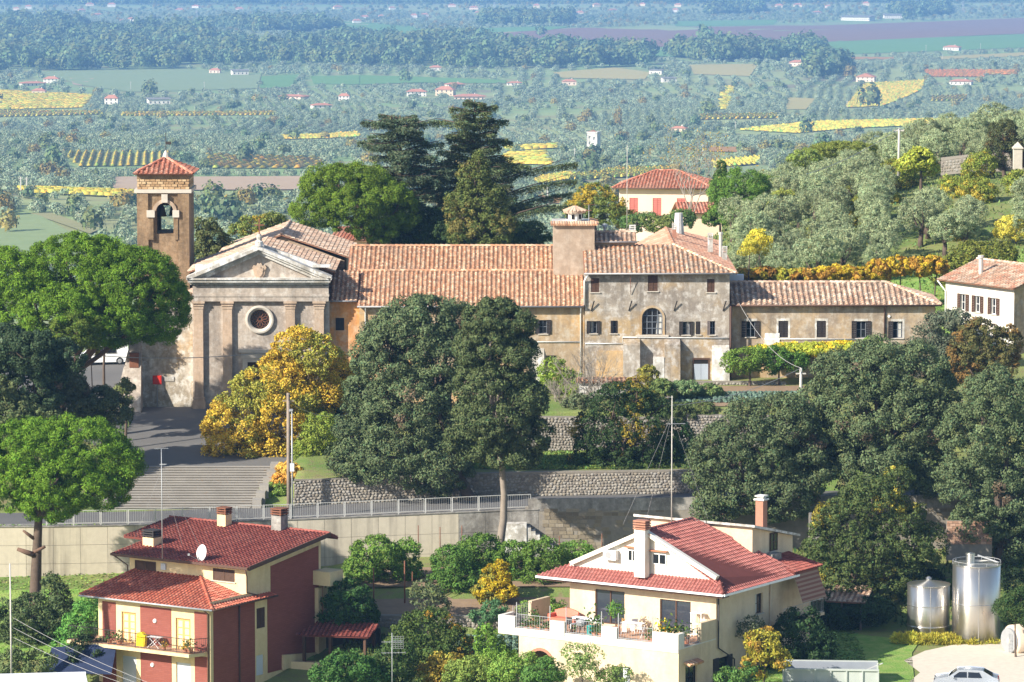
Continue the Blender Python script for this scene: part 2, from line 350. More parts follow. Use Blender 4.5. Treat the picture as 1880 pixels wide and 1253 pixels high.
def Hnear(x, Y):
    x = np.asarray(x, float); Y = np.asarray(Y, float); d = Y-RF(x); zr = ZR(x)
    # below the lane
    lowl = np.interp(Y, [150, 262, 285, 292, 300, 313], [-78, -58.5, -56, -54.9, -53.2, -50.2])
    lowm = np.interp(Y, [150, 262, 288, 299, 299.6, 304.5, 305, 315], [-78, -58, -54.2, -52.6, -51.5, -51.0, -50.4, -49.7])
    lowr = np.interp(Y, [150, 262, 280, 303, 309, 316], [-78, -57, -53.3, -53.0, -50.5, -49.3])
    a = sst(-14, -11, x); b = sst(9, 13, x)
    low = lowl*(1-a)+(lowm*(1-b)+lowr*b)*a
    # above the lane
    plz = np.interp(Y, [316, 320, 328, 350, 380], [-46.6, -46.2, -44.6, -42.7, -42.0])
    bank = np.where(d < 8, zr+np.interp(d, [0, 1, 8], [0, .1, 2.0]), plz)
    left = np.where(x < -30.5-.9*np.clip(Y-328, 0, 22)*.75, zr+np.interp(d, [0, 2, 14, 30, 60], [0, .3, 3.2, 4.2, 4.9]), bank)
    wallt = np.interp(x, [-20, -16, 0, 20], [-44.7, -44.6, -44.45, -44.3])
    gup = np.interp(d, [.3, 13, 13.5, 25, 40], [0, -.15, 3.0, 4.0, 4.2])
    gmid = np.interp(d, [.3, 8, 25, 40], [0, .4, 2.0, 2.6])
    k = sst(-3, 1, x); gar = wallt+gup*k+gmid*(1-k)
    up = np.where(x > -16.8, np.where(d < .35, zr, gar), left)
    near = np.where(d < -RW-.1, low, np.where(d < .2, zr-.03, up))
    # the hill behind the convent
    A = 11.0*np.clip((x+5)/55, 0, 1.0)**.7; B = np.clip((Y-350)/60, 0, 1.0)**.7
    hb = -41.2+A*B+lump(x, Y, 11, .35)
    hb = np.where(x < -30, np.interp(Y, [350, 380, 600], [-42.8, -42.12, -42.12]), hb)
    Yf = 425+2.5*np.clip(x-25, -16, 60); fall = .07*np.clip(Y-Yf, 0, 100)+.24*np.maximum(0, Y-Yf-100)+.2*np.clip(Y-400, 0, 200)*sst(-5, -25, x)
    hb = np.maximum(hb-fall, Zplain(x, Y)-1.0-.01*(Y-600)*(Y > 600))
    w = sst(352, 362, Y)
    return near*(1-w)+hb*w
def Hat(x, Y): return float(Hnear(x, Y))
def onplain(px, py):
    lo, hi = 600.0, 24000.0
    for _ in range(50):
        m = (lo+hi)/2; p = at(px, py, m)
        if p.z < float(Zplain(p.x, m)): hi = m
        else: lo = m
    return at(px, py, lo)
def grid_mesh(name, X, Y, Z, mat, smooth=True):
    nr, nc = X.shape; V = np.stack([X, Y, Z], -1).reshape(-1, 3)
    i = np.arange(nr*nc).reshape(nr, nc)
    F = np.stack([i[:-1,:-1], i[:-1,1:], i[1:,1:], i[1:,:-1]], -1).reshape(-1, 4)
    return np_mesh(name, V, F, mat, smooth=smooth)
def ground_mats():
    t = NT('hill_ground'); n1 = t.noise(.12, 6); n2 = t.noise(1.2, 6); n3 = t.noise(9, 4)
    c = t.mix(t.ramp(n1, [(.38,0),(.55,1)]), (.125,.19,.045), (.20,.225,.07))
    c = t.mix(t.ramp(n2, [(.52,0),(.66,.75)]), c, (.21,.16,.095))
    c = t.mix(.5, c, t.mix(n3, (.25,.25,.25), (.78,.78,.78)), 'OVERLAY')
    t.col(c).bump(n3, .6, .12); M['hill'] = t.m
    t = NT('plain_ground'); n1 = t.noise(.0022, 5); n2 = t.noise(.013, 5); n3 = t.noise(.09, 4)
    c = t.mix(t.ramp(n1, [(.40,0),(.58,1)]), (.21,.30,.11), (.29,.33,.135))
    c = t.mix(t.ramp(n2, [(.52,0),(.62,.8)]), c, (.26,.25,.115)); c = t.mix(t.ramp(t.noise(.006,4,(1.7,.8,1)), [(.60,0),(.66,.7)]), c, (.20,.15,.10))
    c = t.mix(.4, c, t.mix(n3, (.3,.3,.3), (.72,.72,.72)), 'OVERLAY'); t.col(c); M['plain'] = t.m
    def field(nm, a, b, sc=(.5,.5,1), f=1):
        t = NT(nm); n = t.noise(.03, 5); n2 = t.noise(.3*f, 4, sc); t.col(t.mix(.35, t.mix(n, a, b), t.mix(n2, (.3,.3,.3), (.72,.72,.72)), 'OVERLAY')); t.b.inputs['Specular IOR Level'].default_value = .1; M[nm] = t.m
    field('ploughed_soil', (.19,.11,.08), (.26,.155,.11)); field('green_crop', (.12,.235,.075), (.16,.28,.09)); field('pale_meadow', (.20,.27,.12), (.25,.29,.14))
    field('vine_soil', (.26,.28,.09), (.32,.32,.10)); field('ochre_field', (.42,.32,.12), (.36,.34,.13)); field('dry_earth', (.40,.28,.18), (.44,.33,.22)); field('orange_field', (.40,.19,.06), (.36,.22,.09)); field('grass_dry', (.32,.28,.14), (.22,.23,.11))
    t = NT('grass_bank'); n2 = t.noise(1.0, 6); n3 = t.noise(7, 4, (1,1,1))
    c = t.mix(t.ramp(n2, [(.4,0),(.62,1)]), (.16,.29,.05), (.25,.33,.085)); c = t.mix(.5, c, t.mix(n3, (.25,.25,.25), (.78,.78,.78)), 'OVERLAY'); t.col(c).bump(n3, .7, .15); M['grass'] = t.m
ground_mats()
xs = np.concatenate([np.arange(-200,-60,5), np.arange(-60,62,.75), np.arange(62,260,5)])
dd = np.concatenate([np.arange(-230,-45,6), np.arange(-45,-RW-1,1.0), [-RW-.75,-RW-.12,-RW-.08,-4,-1,.18,.22,.33,.37,1,2,4,6,8,10,12,12.98,13.02,13.48,13.52,14], np.arange(15,60,1.2), np.arange(60,260,4), np.arange(260,900,25)])
GX, GD = np.meshgrid(xs, dd); GY = GD+RF(GX)*(1-sst(60,200,GD))+320*sst(60,200,GD)
hill = struct(link('hillside', grid_mesh('hillside', GX, GY, Hnear(GX, GY), M['hill'], False)))
ys = 650*np.exp(np.linspace(0, math.log(26000/650), 170)); us = np.sinh(np.linspace(-3.2, 3.2, 121))/math.sinh(3.2)
UX, UY = np.meshgrid(us, ys); UX = UX*(900+UY*.75)
struct(link('plain', grid_mesh('plain', UX, UY, Zplain(UX, UY), M['plain'])))
# lane, plaza, steps
def strip(name, mat, xs_, f0, f1, zf, dz):
    mb = MB()
    for a, b in zip(xs_[:-1], xs_[1:]):
        mb.poly([(a, f0(a), zf(a, f0(a))+dz), (b, f0(b), zf(b, f0(b))+dz), (b, f1(b), zf(b, f1(b))+dz), (a, f1(a), zf(a, f1(a))+dz)])
    return struct(mb.build(name, mat, smooth=True))
rx = list(np.arange(-90, 91, 2.0))
strip('lane', M['asphalt'], rx, lambda x: float(RF(x))-RW+.05, lambda x: float(RF(x))+.1, lambda x, y: float(ZR(x)), .03)
strip('lane_edge_line', M['white_plaster'], [x for x in rx if -60 < x < 16], lambda x: float(RF(x))-RW+.75, lambda x: float(RF(x))-RW+.87, lambda x, y: float(ZR(x)), .036)
PZ = lambda y: float(np.interp(y, [328, 350, 380], [-44.6, -42.7, -42.0]))
mb = MB(); yy = [327.9, 332, 336, 341, 346, 350.4]; xl = [-29.6, -31.2, -33.5, -37, -41, -45]; xr = [-18.2, -15.5, -13, -12, -11.5, -11]
for i in range(5):
    mb.poly([(xl[i],yy[i],PZ(yy[i])+.05),(xr[i],yy[i],PZ(yy[i])+.05),(xr[i+1],yy[i+1],PZ(yy[i+1])+.05),(xl[i+1],yy[i+1],PZ(yy[i+1])+.05)])
mb.poly([(-46,350.4,PZ(350.4)+.05),(-32,350.4,PZ(350.4)+.05),(-33,382,PZ(382)+.13),(-50,382,PZ(382)+.13)])
struct(mb.build('plaza', M['plaza']))
def stairs():
    st = thing('stone_stairs', 'broad flight of grey stone steps climbing from the lane to the church plaza', 'stairs', (-24, 324, -46.8))
    n = 17; yb = 319.75; yt = 328.0; zb = float(ZR(-24))+.03; zt = PZ(328)+.06
    for i in range(n):
        y0 = yb+(yt-yb)*i/n; z1 = zb+(zt-zb)*(i+1)/n; t = i/n
        x0 = -30.2+.9*t; x1 = -19.9+1.2*t
        m = MB(); m.box(x0+24, x1+24, y0-324, yt-324+.02 if i == n-1 else y0-324+(yt-yb)/n+.25, z1-.42+46.8, z1+46.8-.035)
        m.box(x0+24, x1+24, y0-324-.08, y0-324+(yt-yb)/n, z1+46.8-.034, z1+46.8)
        m.build('step', M['step'], st)
    for sx in (-1, 1):
        m = MB()
        for j in range(6):
            t0 = j/6; y0 = yb+(yt-yb)*t0-.1; y1 = yb+(yt-yb)*(j+1)/6-.12
            xx = (-30.75+.9*t0) if sx < 0 else (-19.4+1.2*t0)
            m.box(xx+24-.35, xx+24+.35, y0-324, y1-324, -1.5, zb+(zt-zb)*(j+1)/6+46.8+.35)
        m.build('wall', M['step'], st)
stairs()
# ------------------------------------------------------------------ building helpers
rnd = random.Random(7)
def hole_wall(mb, x0, x1, z0, z1, holes, y, depth=.22, back=True):
    """front wall in the plane y (outside towards -y), rectangular openings with reveals"""
    xs_ = sorted({x0, x1, *[h[0] for h in holes], *[h[1] for h in holes]}); zs = sorted({z0, z1, *[h[2] for h in holes], *[h[3] for h in holes]})
    for a, b in zip(xs_[:-1], xs_[1:]):
        for c, d in zip(zs[:-1], zs[1:]):
            mx, mz = (a+b)/2, (c+d)/2
            if any(h[0] < mx < h[1] and h[2] < mz < h[3] for h in holes): continue
            mb.poly([(a,y,c),(b,y,c),(b,y,d),(a,y,d)])
    for a, b, c, d in holes:
        e = y+depth
        mb.poly([(a,y,c),(a,e,c),(b,e,c),(b,y,c)]); mb.poly([(a,y,d),(b,y,d),(b,e,d),(a,e,d)])
        mb.poly([(a,y,c),(a,y,d),(a,e,d),(a,e,c)]); mb.poly([(b,y,c),(b,e,c),(b,e,d),(b,y,d)])
def shutter_mesh(mb, x0, x1, y0, y1, z0, z1, n=9):
    w = .05
    mb.box(x0,x0+w,y0,y1,z0,z1); mb.box(x1-w,x1,y0,y1,z0,z1); mb.box(x0+w,x1-w,y0,y1,z0,z0+w); mb.box(x0+w,x1-w,y0,y1,z1-w,z1)
    for i in range(n):
        a = z0+w+(z1-z0-2*w)*(i+.12)/n; b = z0+w+(z1-z0-2*w)*(i+.88)/n
        mb.poly([(x0+w,y0+.004,a),(x1-w,y0+.004,a),(x1-w,y1-.004,b),(x0+w,y1-.004,b)])
def window(parent, a, b, c, d, y, sh='open', shm='dark_wood', sill=True, frame='bars', curtain=False, depth=.22, tf=None, label=None):
    """casement at x a..b, z c..d in a wall plane y; sh: open, closed, left, none"""
    T = (lambda m: m.xf(tf)) if tf else (lambda m: m)
    e = y+depth-.06; w = .055
    m = MB(); m.box(a,a+w,e,e+.05,c,d).box(b-w,b,e,e+.05,c,d).box(a+w,b-w,e,e+.05,c,c+w).box(a+w,b-w,e,e+.05,d-w,d)
    m.box((a+b)/2-.03,(a+b)/2+.03,e-.004,e+.05,c+w,d-w)
    if d-c > 1.0: m.box(a+w,b-w,e+.002,e+.045,c+(d-c)*.5-.02,c+(d-c)*.5+.02)
    wi = T(m).build('window', M[frame], parent)
    if label: wi['label'] = label
    for s0, s1 in ((a+w,(a+b)/2-.03), ((a+b)/2+.03,b-w)):
        T(MB().poly([(s0,e+.03,c+w),(s1,e+.03,c+w),(s1,e+.03,d-w),(s0,e+.03,d-w)])).build('pane', M['glass'], wi)
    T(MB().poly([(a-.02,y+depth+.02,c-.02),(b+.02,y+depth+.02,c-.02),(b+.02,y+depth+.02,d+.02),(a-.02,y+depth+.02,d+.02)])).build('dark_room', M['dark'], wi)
    if curtain:
        m = MB(); k = 7; x0 = a+w+(b-a)*(.08 if curtain == 1 else .5); x1 = x0+(b-a)*.32
        for i in range(k):
            p = x0+(x1-x0)*i/k; q = x0+(x1-x0)*(i+1)/k; dy = .02*(i % 2)
            m.poly([(p,e+.012+dy,c+w),(q,e+.012+.02-dy,c+w),(q,e+.012+.02-dy,d-w),(p,e+.012+dy,d-w)])
        T(m).build('curtain', M['curtain'], wi)
    W = (b-a)/2
    if sh in ('open', 'left', 'right'):
        for s in ((-1, 1) if sh == 'open' else (-1,) if sh == 'left' else (1,)):
            x0 = a-W+.02 if s < 0 else b-.02
            m = MB(); shutter_mesh(m, x0, x0+W, y-.085, y-.04, c-.02, d+.02); T(m).build('shutter', M[shm], wi)
    elif sh == 'closed':
        for s0, s1 in ((a+.01,(a+b)/2-.005), ((a+b)/2+.005,b-.01)):
            m = MB(); shutter_mesh(m, s0, s1, y+.02, y+.065, c+.01, d-.01); m.poly([(s0,y+.07,c),(s1,y+.07,c),(s1,y+.07,d),(s0,y+.07,d)]); T(m).build('shutter', M[shm], wi)
    elif sh == 'half':
        for s in (-1, 1):
            hx = a+.02 if s < 0 else b-.02; ex = hx+s*-.10; m = MB()
            shutter_mesh(m, min(hx,ex)-.0, min(hx,ex)+W*.55, y-.03, y+.012, c+.01, d-.01); T(m).build('shutter', M[shm], wi)
    if sill: T(MB().box(a-.10,b+.10,y-.10,y+.02,c-.075,c-.003)).build('sill', M['travertine'], wi)
    return wi
OLD = [(.54,.30,.175),(.60,.365,.225),(.48,.25,.14),(.66,.46,.31),(.57,.335,.205),(.42,.23,.14),(.63,.42,.275),(.52,.27,.155)]
OLD2 = [(.50,.34,.24),(.58,.45,.34),(.44,.30,.215),(.36,.26,.19),(.55,.39,.28),(.62,.49,.385),(.48,.30,.205)]
FLAT = [(.50,.26,.17),(.55,.31,.21),(.45,.23,.15),(.58,.37,.26)]
NEWR = [(.25,.066,.05),(.29,.082,.062),(.225,.058,.046),(.32,.10,.076)]
LHF = [(.45,.125,.075),(.51,.155,.092),(.41,.11,.066),(.54,.195,.125)]
RHR = [(.38,.13,.108),(.43,.16,.135),(.35,.115,.095),(.41,.15,.122)]
LFR = [(.44,.165,.105),(.50,.21,.14),(.40,.145,.09),(.54,.27,.19)]
def tile_roof(parent, pts, pal, pitch=.37, course=.36, r=None, thick=.12, new=False, name='roof_slope', ridge=(), jit=1.0, eave_board=None, seed=1, sag=0.0):
    """one planar roof slope; pts[0]->pts[1] is the eave; ridge: list of edges that carry ridge tiles"""
    rg = random.Random(seed); P = [Vector(p) for p in pts]; O = P[0]; e = (P[1]-P[0]).normalized()
    nrm = (P[1]-P[0]).cross(P[2]-P[0]).normalized()
    if nrm.z < 0: nrm = -nrm
    s = nrm.cross(e).normalized()
    if (sum(P, Vector())/len(P)-O).dot(s) < 0: s = -s
    ab = [((p-O).dot(e), (p-O).dot(s)) for p in P]
    base = MB(); base.prism([p-nrm*thick for p in P], nrm*(thick-.03))
    ro = base.build(name, M['roof_base_new' if new else 'roof_base'], parent)
    r = r or pitch*.30; t = MB(); a0 = min(a for a, b in ab); a1 = max(a for a, b in ab); a = a0+pitch*.5
    while a < a1:
        bs = []
        for i in range(len(ab)):
            (xa, ya), (xb, yb) = ab[i], ab[(i+1) % len(ab)]
            if (xa-a)*(xb-a) < 0: bs.append(ya+(yb-ya)*(a-xa)/(xb-xa))
        if len(bs) >= 2:
            b0, b1 = min(bs), max(bs); b = b0-.06; off = rg.uniform(-.01,.01)*jit; run = rg.random()
            while b < b1-.05:
                L = min(course+.05, b1-b+.04)
                col = rg.choice(pal); k = 1+rg.uniform(-.16,.16)*jit; col = tuple(min(1,c*k) for c in col)
                rr = r*(1+rg.uniform(-.06,.06)*jit); da = off+rg.uniform(-.014,.014)*jit; dz = rg.uniform(0,.018)*jit
                n = len(t.v)
                for end, (q, rs, lift) in enumerate(((b, rr, .045+dz), (b+L, rr*.86, .0+dz))):
                    for j in range(5):
                        an = math.pi*j/4; pa = a+da-math.cos(an)*rs; pz = math.sin(an)*rs*.78+lift-.03
                        t.v.append(tuple(O+e*pa+s*q+nrm*pz))
                for j in range(4):
                    t.f.append((n+j, n+j+1, n+5+j+1, n+5+j)); t.c.append(col)
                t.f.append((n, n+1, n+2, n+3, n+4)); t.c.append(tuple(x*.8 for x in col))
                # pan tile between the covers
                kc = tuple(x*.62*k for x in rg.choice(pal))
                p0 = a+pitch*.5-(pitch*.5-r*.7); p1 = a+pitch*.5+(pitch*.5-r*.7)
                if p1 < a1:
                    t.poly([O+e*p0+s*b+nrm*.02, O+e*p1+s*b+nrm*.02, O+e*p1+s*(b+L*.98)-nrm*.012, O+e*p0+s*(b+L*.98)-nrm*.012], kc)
                b += course
        a += pitch
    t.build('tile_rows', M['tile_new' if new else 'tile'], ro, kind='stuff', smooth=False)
    for (i, j) in ridge:
        A, B = P[i], P[j]; L = (B-A).length; d = (B-A)/L; k = max(1, int(L/.42)); m = MB(); sd = d.cross(Vector((0,0,1))).normalized(); up = sd.cross(d)
        if up.z < 0: up = -up
        for q in range(k):
            c = rg.choice(pal); f = 1+rg.uniform(-.15,.15); c = tuple(min(1, x*f) for x in c); rr = r*1.25; n = len(m.v)
            for q0, rs, lf in ((q*L/k, rr, .05), ((q+1.12)*L/k, rr*.85, .02)):
                for v in range(5):
                    an = math.pi*v/4; m.v.append(tuple(A+d*q0-sd*math.cos(an)*rs+up*(math.sin(an)*rs+lf-.02)))
            for v in range(4): m.f.append((n+v, n+v+1, n+6+v, n+5+v)); m.c.append(c)
            m.f.append((n,n+1,n+2,n+3,n+4)); m.c.append(c)
        m.build('ridge_tiles', M['tile_new' if new else 'tile'], ro, kind='stuff')
    return ro
def gutter(parent, a, b, mat='zinc', r=.07, name='gutter'):
    return MB().tube([a, b], r, 7).build(name, M[mat], parent, True)
def pipe(parent, pts, r=.05, mat='zinc', name='downpipe'):
    return MB().tube(pts, r, 7).build(name, M[mat], parent, True)
def chimney(parent, x, y, z0, z1, w=.55, mat='turret', cap='brick'):
    c = MB().box(x-w/2,x+w/2,y-w/2,y+w/2,z0,z1).build('chimney', M[mat], parent)
    m = MB()
    for i in range(3): m.box(x-w*.56,x+w*.56,y-w*.56,y+w*.56,z1+.10+i*.17,z1+.18+i*.17)
    for sx in (-1,1):
        for sy in (-1,1): m.box(x+sx*w*.42-.05,x+sx*w*.42+.05,y+sy*w*.42-.05,y+sy*w*.42+.05,z1,z1+.45)
    m.build('chimney_cap', M[cap], c); return c
# ------------------------------------------------------------------ church and bell tower
def XZ(px, py, Y): p = at(px, py, Y); return p.x, p.z
def church():
    YF = 350.0; bz = at(480, 753, YF).z
    ch = wthing('church', 'weathered baroque church with pediment, pilasters and round window at the plaza', 'church', (at(480,753,YF).x, YF, bz))
    x0 = XZ(354, 640, YF)[0]; x1 = XZ(605, 640, YF)[0]; zt = XZ(480, 553, YF)[1]; zb = bz-.5
    cx = XZ(477.3, 640, YF)[0]
    # wall with door opening
    d0, d1, dt = XZ(454.6,700,YF)[0], XZ(500,700,YF)[0], XZ(478,665,YF)[1]
    rc = XZ(477.3, 587, YF); rr = 18.0/ppm(YF)
    m = MB(); hole_wall(m, x0, x1, zb, zt, [(d0,d1,zb,dt),(cx-rr,cx+rr,rc[1]-rr,rc[1]+rr)], YF, .45)
    N = 24   # round the square opening off with spandrels
    for q in range(4):
        sx = (1,-1,-1,1)[q]; sz = (1,1,-1,-1)[q]; pts = [(cx+sx*rr, YF+.001, rc[1]+sz*rr)]
        arc = [(cx+rr*math.cos(math.pi/2*i/6)*sx, YF+.001, rc[1]+rr*math.sin(math.pi/2*i/6)*sz) for i in range(7)]
        for a, b in zip(arc[:-1], arc[1:]): m.poly([pts[0], a, b])
    m.box(x0, x0+.5, YF+.002, YF+12, zb, zt); m.box(x1-.5, x1, YF+.002, YF+12, zb, zt)
    m.build('facade_wall', M['facade'], ch)
    MB().box(x0-.12, x1+.12, YF-.10, YF-.003, zb, bz+.55).build('plinth', M['pilaster'], ch)
    for a, b in ((357,373.6),(409.5,426.7),(525,542),(578,595)):
        xa, xb = XZ(a,640,YF)[0], XZ(b,640,YF)[0]; zc0 = XZ(480,567,YF)[1]; zp = XZ(480,729,YF)[1]
        pl = MB().box(xa, xb, YF-.32, YF-.004, zp, zc0).build('pilaster', M['pilaster'], ch)
        c = MB()
        for i, (g, h0, h1) in enumerate(((.04,0,.25),(.10,.25,.36),(.05,.36,.48),(.16,.48,.66))): c.box(xa-g, xb+g, YF-.32-g, YF-.002, zc0+h0*(zt-zc0)/.66+.001, zc0+h1*(zt-zc0)/.66)
        c.build('capital', M['pilaster'], pl)
        b_ = MB().box(xa-.16, xb+.16, YF-.46, YF-.002, zb, zp-.25); b_.box(xa-.09, xb+.09, YF-.40, YF-.003, zp-.249, zp-.1); b_.box(xa-.12, xb+.12, YF-.43, YF-.003, zp-.099, zp+.02)
        b_.build('pedestal', M['pilaster'], pl)
    # entablature
    zc = XZ(480, 511, YF-.8)[1]; h = zc-zt
    e = MB(); e.box(x0+.05, x1-.05, YF-.40, YF+.5, zt+.002, zt+h*.20); e.box(x0, x1, YF-.45, YF+.5, zt+h*.201, zt+h*.30)
    e.box(x0+.05, x1-.05, YF-.38, YF+.5, zt+h*.301, zt+h*.66); e.build('entablature', M['facade'], ch)
    ex0, ex1 = XZ(342,515,YF-.9)[0], XZ(609,515,YF-.9)[0]
    e = MB()
    for i, (f0, f1, g) in enumerate(((.661,.72,.75),(.721,.82,.42),(.821,.93,.12),(.931,1.0,0))):
        e.box(ex0+g, ex1-g, YF-1.0+g, YF+.5, zt+h*f0, zt+h*f1)
    e.build('cornice', M['cornice'], ch)
    # pediment
    za = XZ(477, 452, YF-.5)[1]; hx = (ex1-ex0)/2; mx = (ex0+ex1)/2
    MB().prism([(ex0+.9, YF-.15, zc+.002), (ex1-.9, YF-.15, zc+.002), (mx, YF-.15, za-.35)], (0,.8,0)).build('tympanum', M['facade'], ch)
    for s in (-1, 1):
        pd = MB()
        for i, (o, t, g) in enumerate(((.0,.30,0),(.301,.50,.22),(.501,.78,.50))):
            L = Vector((mx, 0, za)); Rr = Vector((ex0 if s < 0 else ex1, 0, zc+.12)); d = (Rr-L); n = Vector((-d.z, 0, d.x)).normalized(); n = -n if n.z < 0 else n
            A0 = L-n*o*1.0; B0 = Rr-n*o; A1 = L-n*t; B1 = Rr-n*t
            A0.x = A1.x = mx
            pd.prism([(A0.x,YF-1.0+g,A0.z),(B0.x,YF-1.0+g,B0.z),(B1.x,YF-1.0+g,B1.z),(A1.x,YF-1.0+g,A1.z)], (0,1.5-g,0))
        pd.build('raking_cornice', M['cornice'], ch)
    # coat of arms
    c0 = XZ(476.5, 497, YF); m = MB(); sc = 13/ppm(YF)
    out = [(0,-1.25),(.45,-.95),(.75,-.45),(.8,.05),(1.0,.45),(.8,.85),(.45,.7),(.25,1.15),(0,1.0),(-.25,1.15),(-.45,.7),(-.8,.85),(-1.0,.45),(-.8,.05),(-.75,-.45),(-.45,-.95)]
    m.prism([(c0[0]+a*sc, YF-.36, c0[1]+b*sc) for a, b in out], (0,.2,0))
    m.prism([(c0[0]+a*sc*.6, YF-.44, c0[1]-.1*sc+b*sc*.62) for a, b in out], (0,.075,0))
    m.build('coat_of_arms', M['pilaster'], ch)
    # acroteria and cross
    xs0 = XZ(590, 495, YF)[0]
    MB().box(xs0-.75, xs0+.75, YF+.1, YF+.9, zc+.8, XZ(590,487,YF)[1]).build('corner_block', M['cornice'], ch)
    m = MB(); zpl = XZ(365,486,YF+.6)[1]; m.prism([(XZ(358,490,YF)[0],YF+.52,zc-.2),(XZ(358,490,YF)[0],YF+.52,zpl),(XZ(380,486,YF)[0],YF+.52,zpl),(mx,YF+.52,za+.12),(XZ(585,486,YF)[0],YF+.52,zpl),(XZ(585,486,YF)[0],YF+.52,zc-.2)], (0,.5,0))
    m.build('parapet', M['cornice'], ch)
    m = MB(); m.lathe([(.34,0),(.34,.35),(.2,.45),(.26,.75),(.12,1.0)], (mx,YF-.1,za-.02), 10); m.build('cross_base', M['cornice'], ch)
    MB().box(mx-.05,mx+.05,YF-.15,YF-.05,za+.9,za+2.2).box(mx-.4,mx+.4,YF-.148,YF-.052,za+1.65,za+1.75).build('iron_cross', M['rust'], ch)
    # round window
    ro = 26.0/ppm(YF); m = MB(); prof = [(ro,-.16),(ro*.97,-.22),(ro*.86,-.24),(ro*.74,-.14),(rr*.99,-.02),(rr*.99,.22)]
    for i in range(len(prof)-1):
        for j in range(32):
            a, b = 2*math.pi*j/32, 2*math.pi*(j+1)/32
            P = lambda q, an: (cx+q[0]*math.cos(an), YF+q[1], rc[1]+q[0]*math.sin(an))
            m.poly([P(prof[i],a),P(prof[i],b),P(prof[i+1],b),P(prof[i+1],a)])
    for j in range(32):
        a, b = 2*math.pi*j/32, 2*math.pi*(j+1)/32
        m.poly([(cx+ro*math.cos(a),YF,rc[1]+ro*math.sin(a)),(cx+ro*math.cos(b),YF,rc[1]+ro*math.sin(b)),(cx+ro*math.cos(b),YF-.16,rc[1]+ro*math.sin(b)),(cx+ro*math.cos(a),YF-.16,rc[1]+ro*math.sin(a))])
    rw = m.build('round_window', M['travertine'], ch, True)
    MB().poly([(cx+rr*math.cos(2*math.pi*j/32), YF+.3, rc[1]+rr*math.sin(2*math.pi*j/32)) for j in range(32)]).build('pane', M['glass'], rw)
    m = MB()
    for j in range(12):
        an = 2*math.pi*j/12; m.bar((cx+.2*rr*math.cos(an),YF+.24,rc[1]+.2*rr*math.sin(an)), (cx+.62*rr*math.cos(an),YF+.24,rc[1]+.62*rr*math.sin(an)), .05)
        c_ = (cx+.78*rr*math.cos(an), rc[1]+.78*rr*math.sin(an)); m.tube([(c_[0]+.15*rr*math.cos(q*math.pi/4),YF+.25,c_[1]+.15*rr*math.sin(q*math.pi/4)) for q in range(9)], .02, 4, cap=False)
    m.tube([(cx+.2*rr*math.cos(q*math.pi/6),YF+.25,rc[1]+.2*rr*math.sin(q*math.pi/6)) for q in range(13)], .03, 4, cap=False)
    m.build('tracery', M['rust'], rw)
    # door with stone surround
    s0, s1 = XZ(446,700,YF)[0], XZ(508.5,700,YF)[0]; lt = XZ(478,641,YF)[1]
    m = MB(); m.box(s0, d0-.001, YF-.22, YF+.05, bz-.3, dt+.35); m.box(d1+.001, s1, YF-.22, YF+.05, bz-.3, dt+.35); m.box(s0, s1, YF-.22, YF+.05, dt+.351, dt+.8)
    m.box(d0, d1, YF-.2, YF+.05, dt+.002, dt+.35)
    ds = m.build('door_surround', M['travertine'], ch)
    m = MB(); m.box(s0-.1, s1+.1, YF-.3, YF-.01, lt-.75, lt-.25); m.box(s0-.3, s1+.3, YF-.5, YF-.01, lt-.249, lt); m.build('door_cornice', M['travertine'], ds)
    dm = (d0+d1)/2
    for a, b in ((d0+.003,dm-.01),(dm+.01,d1-.003)):
        m = MB(); m.box(a, b, YF+.30, YF+.38, zb, dt-.003)
        for i in range(4): m.box(a+.15, b-.15, YF+.26, YF+.299, bz+.2+i*.95, bz+1.0+i*.95)
        m.build('door_leaf', M['brown_wood'], ds)
    # left aisle wall and battered buttress
    YS = 350.7; a0, a1 = XZ(259.5,660,YS)[0], x0-.003; zl, zr_ = XZ(259,582,YS)[1], XZ(353,540,YS)[1]
    MB().prism([(a0,YS,zb),(a1,YS,zb),(a1,YS,zr_),(a0,YS,zl)], (0,8,0)).build('aisle_wall', M['sidewall'], ch)
    b0 = XZ(222,750,YS-.4)[0]; b1 = XZ(239,600,YS-.4)[0]; bm = XZ(236,640,YS-.4)
    zk = XZ(259,626,YS)[1]; zt_ = XZ(239,590,YS)[1]; F = lambda x, z: (x, YS-.25-2.5*max(0,(zk-z)/(zk-zb)), z); m = MB()
    front = [F(b0-.7,zb-.3),F(a0+.15,zb-.3),F(a0+.02,zk),F(a0-.02,zl-.2),F(b1,zt_),F(bm[0],bm[1])]; back = [(p[0],YS+7,p[2]) for p in front]; m.poly(front[0:3]+[front[5]]); m.poly([front[2],front[3],front[4],front[5]])
    for i in range(6): j = (i+1) % 6; m.poly([front[j],front[i],back[i],back[j]])
    m.build('buttress', M['facade'], ch)
    p = at(247,661,YS-.62); MB().box(p.x-.38,p.x+.38,YS-1.15,YS-.3,p.z-.6,p.z+.6).build('plaque', M['rust'], ch)
    p = at(246,588,YS-.6); MB().lathe([(.25,0),(.4,.1),(.25,.3),(.45,.5),(.1,.7)], (p.x-.2,YS+.2,p.z-.3), 8).build('corbel', M['cornice'], ch)
    # aisle roof
    tile_roof(ch, [(a0-.2,YS-.25,zl+.05),(a0-.2,YS+8,zl+.05),(a1+.1,YS+8,zr_+.1),(a1+.1,YS-.25,zr_+.1)], OLD2, seed=5)
    # front nave roof behind the pediment, then the higher nave
    y1, y2 = YF+.9, 362.0; zr0 = za-.2; ze = XZ(605,497,YF+2)[1]
    tile_roof(ch, [(x1+.4,y1,ze),(x1+.4,y2,ze),(mx,y2,zr0),(mx,y1,zr0)], OLD2, seed=6, name='nave_roof')
